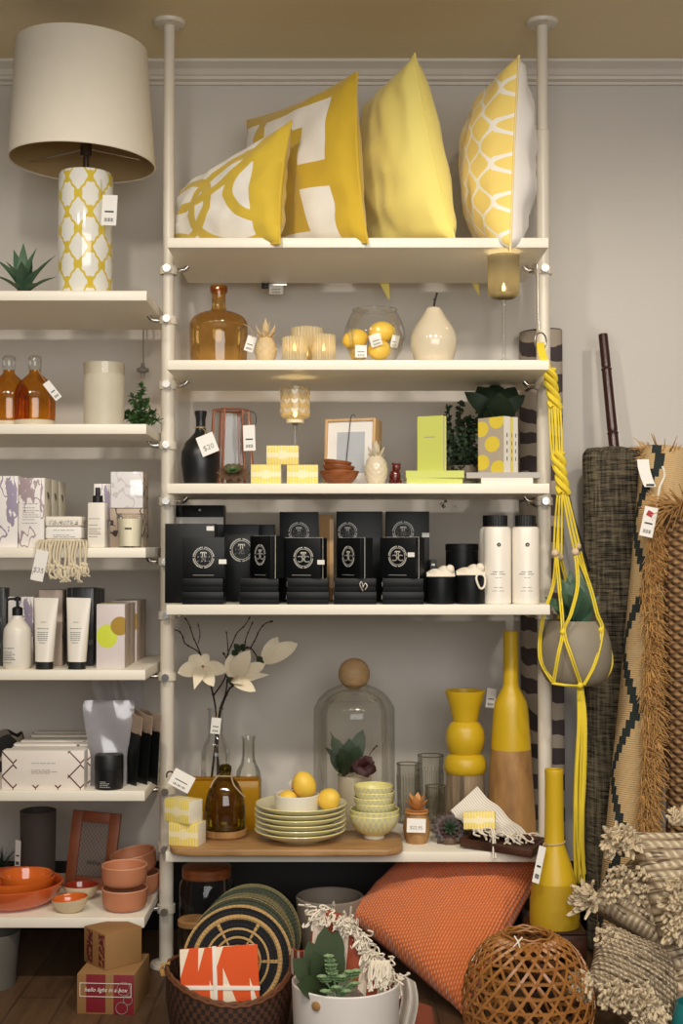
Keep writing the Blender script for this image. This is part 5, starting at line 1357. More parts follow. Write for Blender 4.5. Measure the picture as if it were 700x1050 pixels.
b.build('side_fringe', M['fringe'], t)['kind'] = 'stuff'
b = B()
for k in range(70):
    a = random.uniform(0, 2 * PI); c = Vector((.07 * math.cos(a), .07 * math.sin(a), L + random.uniform(-.03, .01))); d = Vector((math.cos(a) * .6, math.sin(a) * .6, random.uniform(-.5, .9))).normalized()
    b.tube([c, c + d * .02, c + d * random.uniform(.03, .045)], [.0022, .0018, .001], 3)
b.build('end_fringe', M['fringe'], t)['kind'] = 'stuff'
b = B(); pts = [loc_of(P(x, y, .19)) for x, y in ((679, 478), (681, 488), (676, 500), (673, 520), (669, 545))]
b.tube(smooth_path(pts), .004, 6); b.build('binding_cord', M['yarnw'], t)
q = P(668, 520, .15); o = thing('price_ticket', 'white label with a red mark on the kilim roll', 'price tag', q); card(o, (0, 0, 0), .04, .09, (0, 12, 0)); b = B(); b.box((-.006, -.0016, -.02), (.018, .0012, .016), rot=Euler((0, R(30), 0))); b.build('red_mark', mat('red_print', (170, 40, 50), .6), o)
# jute roll at the right edge
top = P(711, 522, .2); bot = Vector((P(716, 930, .12).x, .12, 0))
t, L = roll('rolled_rug', 'braided brown jute rolled rug at the right edge', 'rug', top, bot, .088, M['jute'], 'rug_roll', rings=80, seg=64, spiral=False, fn=lambda r, z, a: (r * (1 + .05 * abs(math.sin(z * 62 + a * 1.5)) * abs(math.cos(a * 10 - z * 20))), z))
inv = Euler(t.rotation_euler).to_matrix().inverted()
b = B()
for k in range(420):
    a = random.uniform(0, 2 * PI); c = Vector((.085 * math.cos(a), .085 * math.sin(a), L + random.uniform(-.01, .02))); d = Vector((math.cos(a) * .7, math.sin(a) * .7, random.uniform(-.9, .8))).normalized()
    b.tube([c, c + d * .03, c + d * random.uniform(.05, .085) + Vector((0, 0, -.012))], [.0024, .002, .001], 3)
b.build('end_fringe', M['fringe'], t)['kind'] = 'stuff'
t_ = 0
# tasselled woven cushions
def ridge(u, v, s): return .008 * abs(math.sin(16 * PI * v)) * (.7 + .3 * math.sin(36 * PI * u + 12 * v)) + .005 * noise.noise(Vector((u * 22, v * 22, s)))
def loops(b, c, n, spread, out, ln, r=.0034):
    for k in range(int(n * 1.5)):
        a = random.uniform(0, 2 * PI); d = (out + Vector((random.uniform(-1, 1), random.uniform(-1, .5), random.uniform(-1, 1))) * .95).normalized()
        p = c + Vector((random.uniform(-1, 1) * spread[0], random.uniform(-1, 1) * spread[1], random.uniform(-1, 1) * spread[2]))
        l = ln * random.uniform(.8, 1.45); e = p + d * l; sd = d.orthogonal().normalized() * .004
        b.tube(smooth_path([p, p + d * l * .6 + sd, e, p + d * l * .55 - sd], 3), r, 5)
def woven(label, cs, T, tass, at, seed):
    random.seed(seed)
    b = B(); b.pillow(*cs, T, n=56, mi=(0, 0), fn=ridge, wr=.004, pinch=.05, seed=seed, sharp=.4)
    t = thing('tasselled_cushion', label, 'cushion', at, group='tasselled woven cushions'); b.build('woven_cover', M['weave'], t, at=at, smooth=80)
    for c, n, spread, out, ln in tass:
        q = B(); loops(q, c - Vector(at), n, spread, Vector(out), ln); o = q.build('tassel', M['yarn'], t)
        o['kind'] = 'stuff'
    return t
cs = [P(598, 925, -.22), P(690, 985, -.30), P(775, 900, -.12), P(668, 858, -.06)]
woven('cream woven tasselled cushion in the middle, one corner pointing left at the yellow bottle', cs, .085, [(P(606, 921, -.24), 46, (.014, .02, .022), (-1, -.5, .1), .042), (P(640, 906, -.27), 60, (.06, .02, .05), (-.2, -1, .3), .014)], (P(680, 940, -.2).x, -.2, 0.25), 41)
cs = [P(597, 1012, -.40), P(682, 1075, -.42), P(706, 985, -.33), P(617, 946, -.24)]
woven('cream woven tasselled cushion lowest in the pile, beside the bamboo lantern', cs, .075, [(P(600, 1008, -.44), 56, (.016, .02, .02), (-1, -.7, .1), .032), (P(640, 1022, -.50), 70, (.06, .015, .03), (-.2, -1, .3), .024), (P(668, 1040, -.50), 46, (.04, .02, .03), (-.1, -1, -.1), .026), (P(622, 962, -.31), 40, (.03, .02, .02), (-.2, -1, .5), .012)], (P(650, 1000, -.35).x, -.35, 0), 43)
cs = [P(694, 1030, -.40), P(790, 1010, -.30), P(790, 845, -.18), P(643, 852, -.22)]
woven('cream woven tasselled cushion on top of the pile at the right edge', cs, .085, [(P(638, 862, -.25), 95, (.036, .025, .022), (-.5, -.8, .2), .034), (P(692, 930, -.40), 130, (.022, .02, .07), (-.3, -1, .1), .034), (P(694, 840, -.2), 40, (.02, .03, .012), (.1, -.6, 1), .026)], (P(700, 930, -.25).x, -.25, .2), 47)
loc = Vector((P(714, 1058, -.5).x, -.5, 0)); rr = 25 * sc(-.5)
t = thing('bowl', 'teal glazed bowl just showing in the lower right corner', 'bowl', loc)
b = B(); zt = P(714, 1030, -.5).z; b.lathe(rprof([(0, 0), (rr * .7, 0), (rr * 1.0, zt * .4), (rr, zt * .7), (rr * .8, zt), (rr * .75, zt), (rr * .8, zt * .6), (0, .01)], 3), 40); b.build('glazed_body', M['teal'], t)
# ------------------------------------------------------------------ floor, right rack
# orange knitted floor cushion
cs = [P(478, 1068, -.22), P(562, 884, .14), P(424, 868, .3), P(355, 938, .06)]
cs[0].z = max(cs[0].z, .01)
at = (cs[0].x, -.1, 0)
b = B(); b.pillow(*cs, .088, n=40, mi=(0, 0), wr=.004, pinch=.04, sharp=.36, seed=8)
t = thing('floor_cushion', 'orange moss-stitch knitted floor cushion leaning under the lowest board', 'cushion', at)
b.build('knitted_cover', M['orange'], t, at=at, smooth=70)
# standing yellow bottle vase on a hidden crate
Y = -.1; zv = P(568, 948, Y).z
loc = Vector((P(568, 900, Y).x, Y, 0))
t = thing('crate', 'low dark wooden crate under the yellow bottle vase, behind the bamboo lantern', 'crate', loc)
w = .15
for i in range(3):
    b = B(); b.box((0, -w / 2, zv * (.17 + .33 * i)), (w, .012, zv * .26), bev=.002); b.build('slat', M['darkwood'], t); b = B(); b.box((0, w / 2, zv * (.17 + .33 * i)), (w, .012, zv * .26), bev=.002); b.build('slat', M['darkwood'], t)
for s in (-1, 1):
    b = B(); b.box((s * (w / 2 - .006), 0, zv * .49), (.012, w - .014, zv * .9)); b.build('end_panel', M['darkwood'], t)
b = B(); b.box((0, 0, zv - .004), (w, w - .013, .007)); b.build('top_panel', M['darkwood'], t)
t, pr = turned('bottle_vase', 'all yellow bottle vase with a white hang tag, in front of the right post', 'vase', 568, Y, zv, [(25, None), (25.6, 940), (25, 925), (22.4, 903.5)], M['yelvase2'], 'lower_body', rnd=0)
pr = prof_px([(22.4, 903.5), (21.2, 898), (16, 882), (11.4, 869), (10.3, 864), (9.6, 840), (9.2, 795), (9.6, 790), (9.2, 788.5)], 568, Y, zv); inn = prof_px([(7.6, 788.5), (7.4, 830)], 568, Y, zv)
b = B(); b.lathe(pr[1:-1] + inn[1:], 48); b.build('upper_body', M['yelvase'], t)
zt = P(568, 864, Y).z - zv; rr = 10.8 * sc(Y)
b = B(); b.tube([(rr * math.cos(a), rr * math.sin(a), zt + .004 * math.cos(a)) for a in [2 * PI * k / 24 for k in range(24)]], .0022, 6, closed=True); b.build('neck_twine', M['string'], t)
q = P(556, 868, Y - .045) - Vector((P(568, 900, Y).x, Y, zv))
card(t, q, .022, .1, (-14, 22, 20), string=[q, q + Vector((.006, .012, .006)), Vector((-rr * .7, -rr * .7, zt))])

# bamboo lantern basket
Y = -.4; loc = Vector((P(541, 1000, Y).x, Y, 0)); s_ = sc(Y)
t = thing('bamboo_lantern', 'open hexagon weave bamboo lantern basket on the floor', 'basket', loc)
rp = rprof([(.118, .008), (.15, .04), (.165, .1), (.163, .15), (.15, .2), (.124, .245), (.09, .272), (.06, .281)], 6)
def surf(tt, a, o=0.):
    k = max(0, min(len(rp) - 1.001, tt * (len(rp) - 1))); i = int(k); f = k - i
    r = rp[i][0] * (1 - f) + rp[i + 1][0] * f; z = rp[i][1] * (1 - f) + rp[i + 1][1] * f
    return Vector(((r + o) * math.cos(a), (r + o) * math.sin(a), z + .10 * (r / .16) * math.cos(a + 1.1) * 0))
def ribbon(b, pts, w, th=.0012):
    n = len(pts); rings = []
    for i, p in enumerate(pts):
        tg = (pts[min(i + 1, n - 1)] - pts[max(i - 1, 0)]).normalized(); out = Vector((p.x, p.y, .05 * (p.z - .1))).normalized(); sd = tg.cross(out).normalized(); out = sd.cross(tg)
        rings.append([b.bm.verts.new(p + sd * w * x + out * th * y) for x, y in ((-1, -1), (1, -1), (1, 1), (-1, 1))])
    for A, C in zip(rings, rings[1:]):
        for k in range(4): b.face([A[k], A[(k + 1) % 4], C[(k + 1) % 4], C[k]])
    b.face(rings[0][::-1]); b.face(rings[-1])
n = 24
for s in (-1, 1):
    b = B()
    for k in range(n):
        ribbon(b, [surf(i / 26, 2 * PI * k / n + s * i / 26 * 1.75, .0012 * s) for i in range(27)], .0034)
    b.build('diagonal_strips', M['bamboostrip'], t)
b = B()
for k in range(11):
    tt = .03 + .94 * k / 10; ribbon(b, [surf(tt, 2 * PI * i / 60, .0035 * (1 if i % 2 else -.5)) for i in range(61)], .0036)
b.build('hoops', M['bamboostrip'], t)
b = B()
for j in range(4): b.tube([surf(1, a, .004 * (j % 2)) + Vector((0, 0, .004 * j - .003 + .002 * math.sin(a * 9 + j * 2))) for a in [2 * PI * i / 60 for i in range(60)]], .003, 6, closed=True)
b.build('rolled_rim', M['bamboostrip'], t)
p = P(531, 966, -.47) - loc
b = B(); b.tube(smooth_path([p + Vector((-.012, 0, -.012)), p, p + Vector((.012, .012, .008))]), .002, 6); b.tube(smooth_path([p + Vector((.006, -.002, -.02)), p, p + Vector((-.008, .01, .012))]), .002, 6); b.build('white_tie', M['ribbon'], t)

# white pot with plants and towel
Y = -.44; loc = Vector((P(354.5, 1010, Y).x, Y, 0)); zr = P(354, 1004, Y).z; r = 55 * sc(Y)
t = thing('plant_pot', 'white round pot with a small wooden button, full of greenery and a towel', 'plant pot', loc)
b = B(); b.lathe([(0, 0), (r * .94, 0), (r * .95, .006), (r, zr - .003), (r - .003, zr), (r - .006, zr - .003), (r * .92, zr - .07), (0, zr - .07)], 56); b.build('pot_body', M['whitepot'], t)
a = -PI / 2 - .56
b = B(); b.lathe([(0, 0), (.0115, 0), (.0115, .004), (.008, .006), (0, .006)], 20, Matrix.Translation((r * .99 * math.cos(a), r * .99 * math.sin(a), P(322, 1034, -.57).z)) @ Matrix.Rotation(a + PI / 2, 4, 'Z') @ Matrix.Rotation(R(90), 4, 'X')); b.build('wooden_button', M['mango'], t)
b0 = P(335, 1006, -.46)
t = thing('plant', 'dark green broad-leaved plant with smooth leaves, left side of the white pot', 'plant', b0)
b = B()
for px, py, yy, w in ((333, 950, -.42, .062), (346, 954, -.4, .056), (316, 965, -.44, .058), (300, 983, -.48, .06), (304, 1010, -.55, .062), (322, 975, -.5, .05), (349, 972, -.46, .055), (336, 968, -.40, .05)):
    b.blade(Vector((0, 0, -.03)), P(px, py, yy) - b0, w, up=(0, -1, .5), bend=.2, n=8, kind='spoon', th=.12, cup=.2)
b.build('leaves', M['leaf'], t)
b0 = P(347, 1022, -.53)
t = thing('plant', 'pale green succulent sprigs in the front of the white pot', 'plant', b0)
b = B(); st = B()
for px, py, yy in ((337, 982, -.53), (330, 1003, -.55), (341, 1000, -.55), (350, 1003, -.55), (358, 998, -.53), (366, 997, -.52), (345, 1014, -.56), (333, 1018, -.56), (355, 1018, -.56), (364, 1010, -.54), (338, 991, -.54)):
    p = P(px, py, yy) - b0; st.tube([Vector((0, 0, -.02)), p * .6, p], .0022, 5)
    for L in range(3):
        c = p * (1 - .12 * L)
        for k in range(7):
            aa = 2 * PI * k / 7 + L; d = Vector((math.cos(aa), math.sin(aa) * .9, .35)).normalized(); b.blade(c, c + d * (.015 + .002 * L), .0125, n=4, kind='round', th=.35)
b.build('leaves', M['leafpale'], t)['kind'] = 'stuff'; st.build('stems', M['leafpale'], t)
# fringed towel from the pot
pts = [(322, 934, -.36), (345, 938, -.36), (362, 950, -.38), (378, 972, -.40), (392, 990, -.42), (408, 1004, -.42)]
sp = smooth_path([P(*q) for q in pts], 6); at0 = sp[len(sp) // 2]
t = thing('towel', 'rust and white towel with a thick white fringe draped over the white pot', 'towel', at0)
def tf(u, v):
    k = u * (len(sp) - 1); i = min(int(k), len(sp) - 2); p = sp[i].lerp(sp[i + 1], k - i)
    return p - at0 + Vector((-.012 * v, -.01 - .03 * v * (1 - .3 * u) + .012 * math.sin(9 * u) * v, -.115 * v + .01 * math.sin(7 * u + 3 * v)))
b = B(); b.sheet(tf, 26, 10, .006); b.build('cloth', M['rust'], t, smooth=60)
random.seed(77); b = B()
for i in range(230):
    u = random.random(); k = u * (len(sp) - 1); j = min(int(k), len(sp) - 2); p = sp[j].lerp(sp[j + 1], k - j) - at0 + Vector((random.uniform(-.012, .012), random.uniform(-.02, .012), random.uniform(-.012, .014)))
    d = Vector((random.uniform(-.7, .7) - (.5 if u < .15 else 0), random.uniform(-1, -.2), random.uniform(-1.3, .5))).normalized(); l = random.uniform(.025, .05)
    sd = Vector((random.uniform(-1, 1), 0, random.uniform(-1, 1))) * .009
    b.tube(smooth_path([p, p + d * l * .5 + sd, p + d * l, p + d * l * .6 - sd], 3), .0024, 4)
for i in range(34):
    x = 380 + 22 * random.random(); p = P(x, 985, -.47) - at0; q = P(x + random.uniform(-4, 0), 1008 + random.uniform(-6, 10), -.52) - at0
    b.tube(smooth_path([p, (p + q) / 2 + Vector((random.uniform(-.01, .01), -.008, 0)), q], 4), .0024, 4)
b.build('fringe', M['yarnw'], t)['kind'] = 'stuff'
q0 = P(418, 1010, -.36)
def tf2(u, v): return P(409 + 16 * u + 3 * math.sin(5 * v), 998 + 9 * u + 62 * v, -.36 - .03 * math.sin(PI * u) + .01 * math.sin(9 * u)) - at0
b = B(); b.sheet(tf2, 12, 16, .005); b.build('hanging_end', M['stripe'], t, smooth=60)
b0 = P(311, 985, -.36)
def tf3(u, v): return P(299 + 24 * u, 972 + 26 * v + 3 * math.sin(4 * u), -.36 + .03 * v - .04 * math.sin(PI * u)) - b0
o = thing('napkin', 'small rust striped cloth tucked between the basket and the dark leaves', 'cloth', b0); b = B(); b.sheet(tf3, 10, 8, .005); b.build('cloth', M['rust'], o, smooth=60)
def tf4(u, v): return P(400 + 40 * u + 14 * v, 1018 + 14 * u + 60 * v, -.26 - .05 * math.sin(PI * u) * (1 - .3 * v)) - P(420, 1060, -.26)
o = thing('throw', 'rust coloured folded throw on the floor between the pot and the orange cushion', 'blanket', P(420, 1060, -.26)); b = B(); b.sheet(tf4, 14, 12, .012); b.build('cloth', mat('rust_cloth', (150, 78, 52), .9, bump=.3), o, smooth=60)

# woven basket with place mats
Y = -.3; zr = .165; cx = P(235, 1010, Y).x; loc = Vector((cx, Y, 0)); r = 64 * sc(Y)
t = thing('basket', 'dark brown woven basket holding round straw place mats', 'basket', loc)
wv = lambda rr, zz, a: (rr, zz + (.016 * math.cos(2 * (a - .35)) - .022 * math.sin(a) * -1) * (zz / zr) ** 2)
b = B(); b.lathe([(0, .002), (r * .86, .0), (r * .93, .03), (r, zr * .6), (r * 1.0, zr), (r * .955, zr), (r * .95, zr * .6), (r * .88, .03), (0, .02)], 72, fn=wv); b.build('woven_body', M['basket'], t)
b = B()
for j in range(2): b.tube([Vector((*[(r * (.978 + .012 * j)) * f(a) for f in (math.cos, math.sin)], wv(0, zr, a)[1] + .004 - .006 * j + .002 * math.sin(a * 30 + j * 3))) for a in [2 * PI * k / 90 for k in range(90)]], .005, 7, closed=True)
b.build('rolled_rim', M['basketrim'], t)
a = PI * 1.03; p = Vector((r * math.cos(a), r * math.sin(a), wv(0, zr, a)[1]))
b = B()
for k in range(5): b.tube(smooth_path([p + Vector((-.01 + .004 * k, -.006, -.02)), p + Vector((-.012, -.008 + .005 * k, .004)), p + Vector((.01, .004 - .004 * k, .012))]), .0022, 6)
b.build('straw_tie', M['fringe'], t)
def placemat(px, py, Y, rpx, tilt, yaw, m, label):
    c = P(px, py, Y); r = rpx * sc(Y)
    o = B(); n = 13
    pr = [(0, .003)] + [(r * (i + .5 * j) / n, .003 + .0016 * (1 if j else 0)) for i in range(n) for j in (0, 1)][1:] + [(r, 0)] + [(0, -.003)]
    o.lathe(pr, 72); ob = o.build('place_mat', M[m], smooth=60)
    ob.location = c; ob.rotation_euler = Euler((R(90 - tilt), 0, R(yaw))); tag(ob, label, 'place mat', 'round straw place mats'); return ob
placemat(259, 958, -.12, 50, 22, 12, 'mat3', 'dark green straw place mat at the back of the basket bundle')
placemat(255, 963, -.16, 51, 22, 10, 'mat2', 'green straw place mat with tan rings, second from the back of the bundle')
placemat(251, 969, -.195, 52, 22, 8, 'mat3', 'plain green straw place mat in the middle of the bundle')
placemat(247, 976, -.23, 54, 22, 5, 'mat2', 'green and tan ringed straw place mat, second from the front of the bundle')
placemat(243, 986, -.27, 56, 24, 0, 'mat1', 'black straw place mat with tan rings and spokes, front of the bundle')
# napkin pack
Y = -.37; c = P(226, 1029, Y); w = 80 * sc(Y); h = 55 * sc(Y)
t = thing('napkin_pack', 'orange napkins with white leaf print tied with white ribbon, in the woven basket', 'napkins', c, rot=Euler((R(-16), R(-2), R(6))))
b = B()
for i in range(4): b.box((0, .004 + .007 * i, h / 2), (w - .001 * i, .0066, h), bev=.0022, seg=3)
b.build('folded_napkins', M['napkin'], t, smooth=60)
b = B(); b.box((-.012, .0135, h / 2), (.011, .032, h + .003), bev=.0008); b.box((0, .0135, h * .27), (w + .003, .031, .011), bev=.0008, rot=Euler((0, R(4), 0))); b.build('ribbon', M['ribbon'], t)
# jars behind the basket
t, pr = turned('glass_jar', 'large clear glass storage jar with a dark wooden lid behind the place mats', 'jar', 212, .2, 0.0, [(26, None), (28, 960), (28, 905), (24, 898)], M['clear'], 'glass_body', rnd=0)
zl = P(212, 898, .2).z; b = B(); b.lathe([(0, zl), (25 * sc(.2), zl), (25 * sc(.2), zl + .028), (22 * sc(.2), zl + .032), (0, zl + .032)], 36); b.build('wooden_lid', M['redwood'], t)
t, pr = turned('glass_jar', 'smaller jar with a round tan wooden lid beside the post, behind the basket', 'jar', 199, .04, 0.0, [(15, None), (16, 975), (15.5, 948)], M['clear'], 'glass_body', rnd=0)
zl = P(199, 948, .04).z; b = B(); b.lathe([(0, zl), (16.5 * sc(.04), zl), (16.5 * sc(.04), zl + .014), (15 * sc(.04), zl + .018), (0, zl + .018)], 36); b.build('wooden_lid', M['mango'], t)
loc = Vector((P(258, 900, .35).x, .35, 0)); 
t, pr = turned('planter', 'grey glazed planter bowl on the floor left of the orange cushion', 'plant pot', 338, .1, 0.0, [(22, None), (27, 975), (33, 940), (34.8, 921), (34.8, 919)], M['planter'], 'bowl_body', th=.008)

# ------------------------------------------------------------------ left rack: floor and lowest board
def print_box(label, loc, size, rz, front, text=None):
    t = thing('cardboard_box', label, 'box', loc, rz=R(rz), group='printed cardboard boxes'); w, d, h = size
    b = B(); b.box((0, d / 2, h / 2), (w, d, h), bev=.0015); o = b.build('carton', [M['kraft'], M[front]], t)
    for p in o.data.polygons:
        if p.normal.y < -.8: p.material_index = 1
    return t
L = P(108, 1039, -.16); L.z = 0
t = print_box('kraft cardboard box with dark red print and a framed slogan, on the floor', L, (.158, .19, .108), -4, 'redprint')
b = B(); m = Matrix.Translation((.0, -.0008, .066)) @ Matrix.Rotation(R(90), 4, 'X')
b.text('hello light in a box', .0158, m, .0003, shear=.35)
for x, z, w_, h_ in ((0, .084, .142, .0014), (0, .048, .142, .0014), (-.0705, .066, .0014, .036), (.0705, .066, .0014, .036)): b.box((x, -.0008, z), (w_, .0008, h_))
b.build('slogan', M['card'], t, smooth=0)
b = B()
for cx, cz, r_ in ((.045, .018, .016), (.062, .04, .012), (.05, .07, .018)):
    b.tube([(cx + r_ * math.cos(a), -.0008, cz + r_ * math.sin(a)) for a in [2 * PI * k / 24 for k in range(24)]], .0008, 5, closed=True)
b.build('circle_marks', M['greyink'], t)
L2 = P(108.5, 1010, -.12); 
t = thing('cardboard_box', 'smaller printed kraft box turned corner forwards on top of the red one', 'box', Vector((L2.x, -.13, .1085)), rz=R(42), group='printed cardboard boxes')
w, d, h = .118, .112, .098
b = B(); b.box((w / 2, d / 2, h / 2), (w, d, h), bev=.0015); o = b.build('carton', [M['kraft'], M['sideprint']], t)
for p in o.data.polygons:
    if p.normal.x < -.8: p.material_index = 1
t, pr = turned('metal_pot', 'grey metal planter on the floor at the left edge', 'plant pot', -6, .08, 0, [(22, None), (24, 985), (27, 958), (27, 955)], M['steel'], 'pot_body', th=.004)
# ------------------------------------------------------------------ left rack, lowest board: bowls
z = ZL[6]
def dish(name, label, px, Y, zb, r, foot, h, mo, mi_, rimr=.002, th=.006, oval=1.0, tilt=(0, 0), cat='bowl', group=None, rimm=None):
    t = thing(name, label, cat, Vector((P(px, 900, Y).x, Y, zb)), rot=Euler((R(tilt[0]), R(tilt[1]), 0)), group=group)
    m = Matrix.Diagonal((1, oval, 1, 1))
    b = B(); b.lathe([(0, 0)] + rprof([(foot, 0), (foot + (r - foot) * .6, h * .3), (r * .97, h * .75), (r, h)], 3), 56, m); b.build('outer_wall', M[mo], t)
    b = B(); b.lathe(rprof([(r, h), (r - th * .5, h + th * .3), (r - th, h - .001), (r * .95 - th, h * .75), (foot + (r - foot) * .55 - th * .4, h * .3 + th), (foot * .8, th)], 3) + [(0, th)], 56, m); b.build('glazed_inside', M[mi_], t)
    if rimm:
        b = B(); b.tube([(r * .985 * math.cos(a), r * .985 * oval * math.sin(a), h + .0005) for a in [2 * PI * k / 56 for k in range(56)]], rimr, 6, closed=True); b.build('pale_rim', M[rimm], t)
    return t
Y = .2
dish('serving_dish', 'large orange terracotta serving dish holding smaller bowls at the left edge', 12, .155, z, .152, .10, .062, 'terra', 'terra', th=.009)
dish('bowl', 'orange bowl nested inside the large terracotta dish', 14, .165, z + .0095, .122, .07, .066, 'terra2', 'terra', th=.007)
dish('bowl', 'smallest orange bowl on top in the nested terracotta dishes', 27, .165, z + .019, .078, .045, .066, 'terra2', 'terra2', th=.006)
dish('bowl', 'small stoneware dip bowl with orange glaze inside, front of lowest left board', 73, .06, z, .0525, .024, .042, 'stoneglaze', 'terra2', oval=.8, tilt=(3, -5))
dish('bowl', 'dark red glazed dip bowl behind the orange one', 83, .2, z, .053, .024, .042, 'stoneglaze', 'redglaze', oval=.85)
def claybowl(px, Y, zb, label, tilt=(0, 0), r=.0665, h=.062):
    t = thing('bowl', label, 'bowl', Vector((P(px, 910, Y).x, Y, zb)), rot=Euler((R(tilt[0]), R(tilt[1]), 0)), group='pinkish clay bowls')
    b = B(); b.lathe([(0, 0)] + rprof([(r * .62, 0), (r * .86, .008), (r * .97, .024), (r, h - .002)], 3) + [(r - .002, h), (r - .005, h - .002)] + rprof([(r * .9, .024), (r * .78, .012), (r * .5, .008)], 3) + [(0, .008)], 52); b.build('clay_body', M['pinkcer'], t)
    b = B(); b.tube([((r - .0022) * math.cos(a), (r - .0022) * math.sin(a), h - .0006) for a in [2 * PI * k / 52 for k in range(52)]], .0024, 6, closed=True); b.build('pale_rim', M['pinkrim'], t)
claybowl(128, .09, z, 'pinkish clay bowl, bottom of the front stack of two')
claybowl(127.5, .09, z + .066, 'pinkish clay bowl, top of the front stack of two', (0, 0))
claybowl(140, .27, z, 'pinkish clay bowl, bottom of the rear stack of two', r=.07)
claybowl(139, .27, z + .062, 'pinkish clay bowl tilted on top of the rear stack', (4, -9), r=.07)
loc = Vector((P(90, 908, .3).x, .3, z))
t = thing('photo_frame', 'orange brown wooden frame with a lace-patterned panel, leaning behind the bowls', 'picture frame', loc, rot=Euler((R(-9), R(4), R(-6))))
w, h, fw = .152, .235, .032; b = B()
for cx, cz, sx, sz in ((-w / 2 + fw / 2, h / 2, fw, h), (w / 2 - fw / 2, h / 2, fw, h), (0, fw / 2 + .004, w - 2 * fw, fw + .008), (0, h - fw / 2, w - 2 * fw, fw)): b.box((cx, .009, cz), (sx, .018, sz), bev=.0015)
b.build('wood_frame', M['frame2'], t)
b = B(); b.box((0, .011, h / 2), (w - 2 * fw + .002, .006, h - 2 * fw + .002)); pn = b.build('lace_panel', M['lace'], t)
b = B(); b.text('delite', .02, Matrix.Translation((.006, .0075, h * .35)) @ Matrix.Rotation(R(90), 4, 'X')); b.build('lettering', M['ink'], pn, smooth=0)
t, pr = turned('canister', 'dark grey open canister with a white tag on the lowest left board', 'canister', 39, .33, z, [(16, None), (17.5, 890), (18.2, 834), (18.4, 831)], M['charcoal'], 'canister_body', th=.006)
card(t, (-.05, -.045, .155), .02, .085, (0, 2, -25))
loc = Vector((P(2, 885, .38).x, .38, z)); t = thing('plant', 'spiky dark air plant at the left edge of the lowest left board', 'plant', loc); b = B(); random.seed(4)
b.lathe([(0, 0), (.03, 0), (.035, .03), (.02, .05), (0, .05)], 20); b.build('pot', M['charcoal'], t); b = B()
for k in range(46):
    d = Vector((random.uniform(-1, 1), random.uniform(-1, 1), random.uniform(.05, 1.1))).normalized(); b.blade(Vector((0, 0, .05)), Vector((0, 0, .055)) + d * random.uniform(.06, .085), .006, bend=.1, n=4, kind='taper')
b.build('leaves', M['leafdeep'], t)

# ------------------------------------------------------------------ left fifth board
z = ZL[5]; od = ('first at the front of', 'second from the front in', 'third from the front in', 'fourth from the front in', 'fifth from the front in', 'second from the back in', 'last at the back of')
w = 84 * sc(.02); 
def slab_box(name, label, cx, Y, zb, w, h, d, front, side, group, top=None, rz=0):
    t = thing(name, label, 'box', Vector((cx, Y, zb)), rz=R(rz), group=group)
    b = B(); b.box((0, d / 2, h / 2), (w, d, h), bev=.001); o = b.build('carton', [M[front], M[side], M[top or front]], t)
    for p in o.data.polygons:
        if p.normal.x > .8: p.material_index = 1
        elif p.normal.z > .8: p.material_index = 2
    return t
cx = P(44, 807, .02).x
for i in range(7):
    h = P(44, 770, .02).z - z; Yi = .02 + .062 * i
    t = slab_box('soap_carton', 'white carton with dark red branches, ' + od[i] + ' the row of seven', cx + .006 * (i % 2), Yi, z, w, h - .004 * (i % 3 == 1), .05, 'redfloral', 'redfloral', 'branch patterned cartons', 'card')
    if i == 0: print_lines(t, 0, -.0004, [h * .68, h * .5, h * .46, h * .42], .07)
# pouch and jar
loc = Vector((P(111, 806, .09).x, .09, z))
t = thing('plastic_pouch', 'clear plastic gusset pouch standing behind the small black jar', 'pouch', loc); s_ = sc(.09); H = P(111, 718, .09).z - z
def pf(side):
    def f(u, v):
        ww = (19 + 8.5 * max(0, (v - .35) / .65) - (3 * max(0, (v - .93) / .07))) * s_; x = (u - .5) * 2 * ww
        y = side * (.03 * (1 - v) ** .8 * math.cos((u - .5) * PI * .9) + .002) + .004 * math.sin(9 * u + 6 * v) * v + .006 * math.sin(PI * v * 3 + u * 4) * (1 - v)
        return Vector((x, y, H * v))
    return f
for s_i, nm in ((-1, 'front_film'), (1, 'back_film')):
    b = B(); b.sheet(pf(s_i), 14, 18, .0008); b.build(nm, M['pouch'], t, smooth=70)
b = B(); b.box((0, 0, H * .9), (.15, .004, .012), bev=.001); b.build('zip_strip', M['pouch'], t)
Y = .02; t, pr = turned('jar', 'small black lidded cosmetic jar in front of the plastic pouch', 'jar', 111.5, .045, z, [(14, None), (14.6, 803), (14.6, 788)], M['blackbottle'], 'glass_body', rnd=0)
zl = P(111, 788, .045).z - z; rr = 14.6 * sc(.045); b = B(); b.lathe([(0, zl), (rr, zl + .0005), (rr, P(111, 775, .045).z - z), (rr - .003, P(111, 773, .045).z - z), (0, P(111, 773, .045).z - z)], 36); b.build('lid', M['black'], t)
q = B()
for k, (zz, wd) in enumerate(((.024, .018), (.019, .03), (.014, .026), (.009, .032))):
    for j in range(5):
        a = -PI / 2 - .45 + j * wd / 5 / rr; q.box((rr * math.cos(a), rr * math.sin(a), zz), (wd / 5 * .7, .0008, .0016), rot=Euler((0, 0, a + PI / 2)))
q.build('label_print', M['silver'], t)
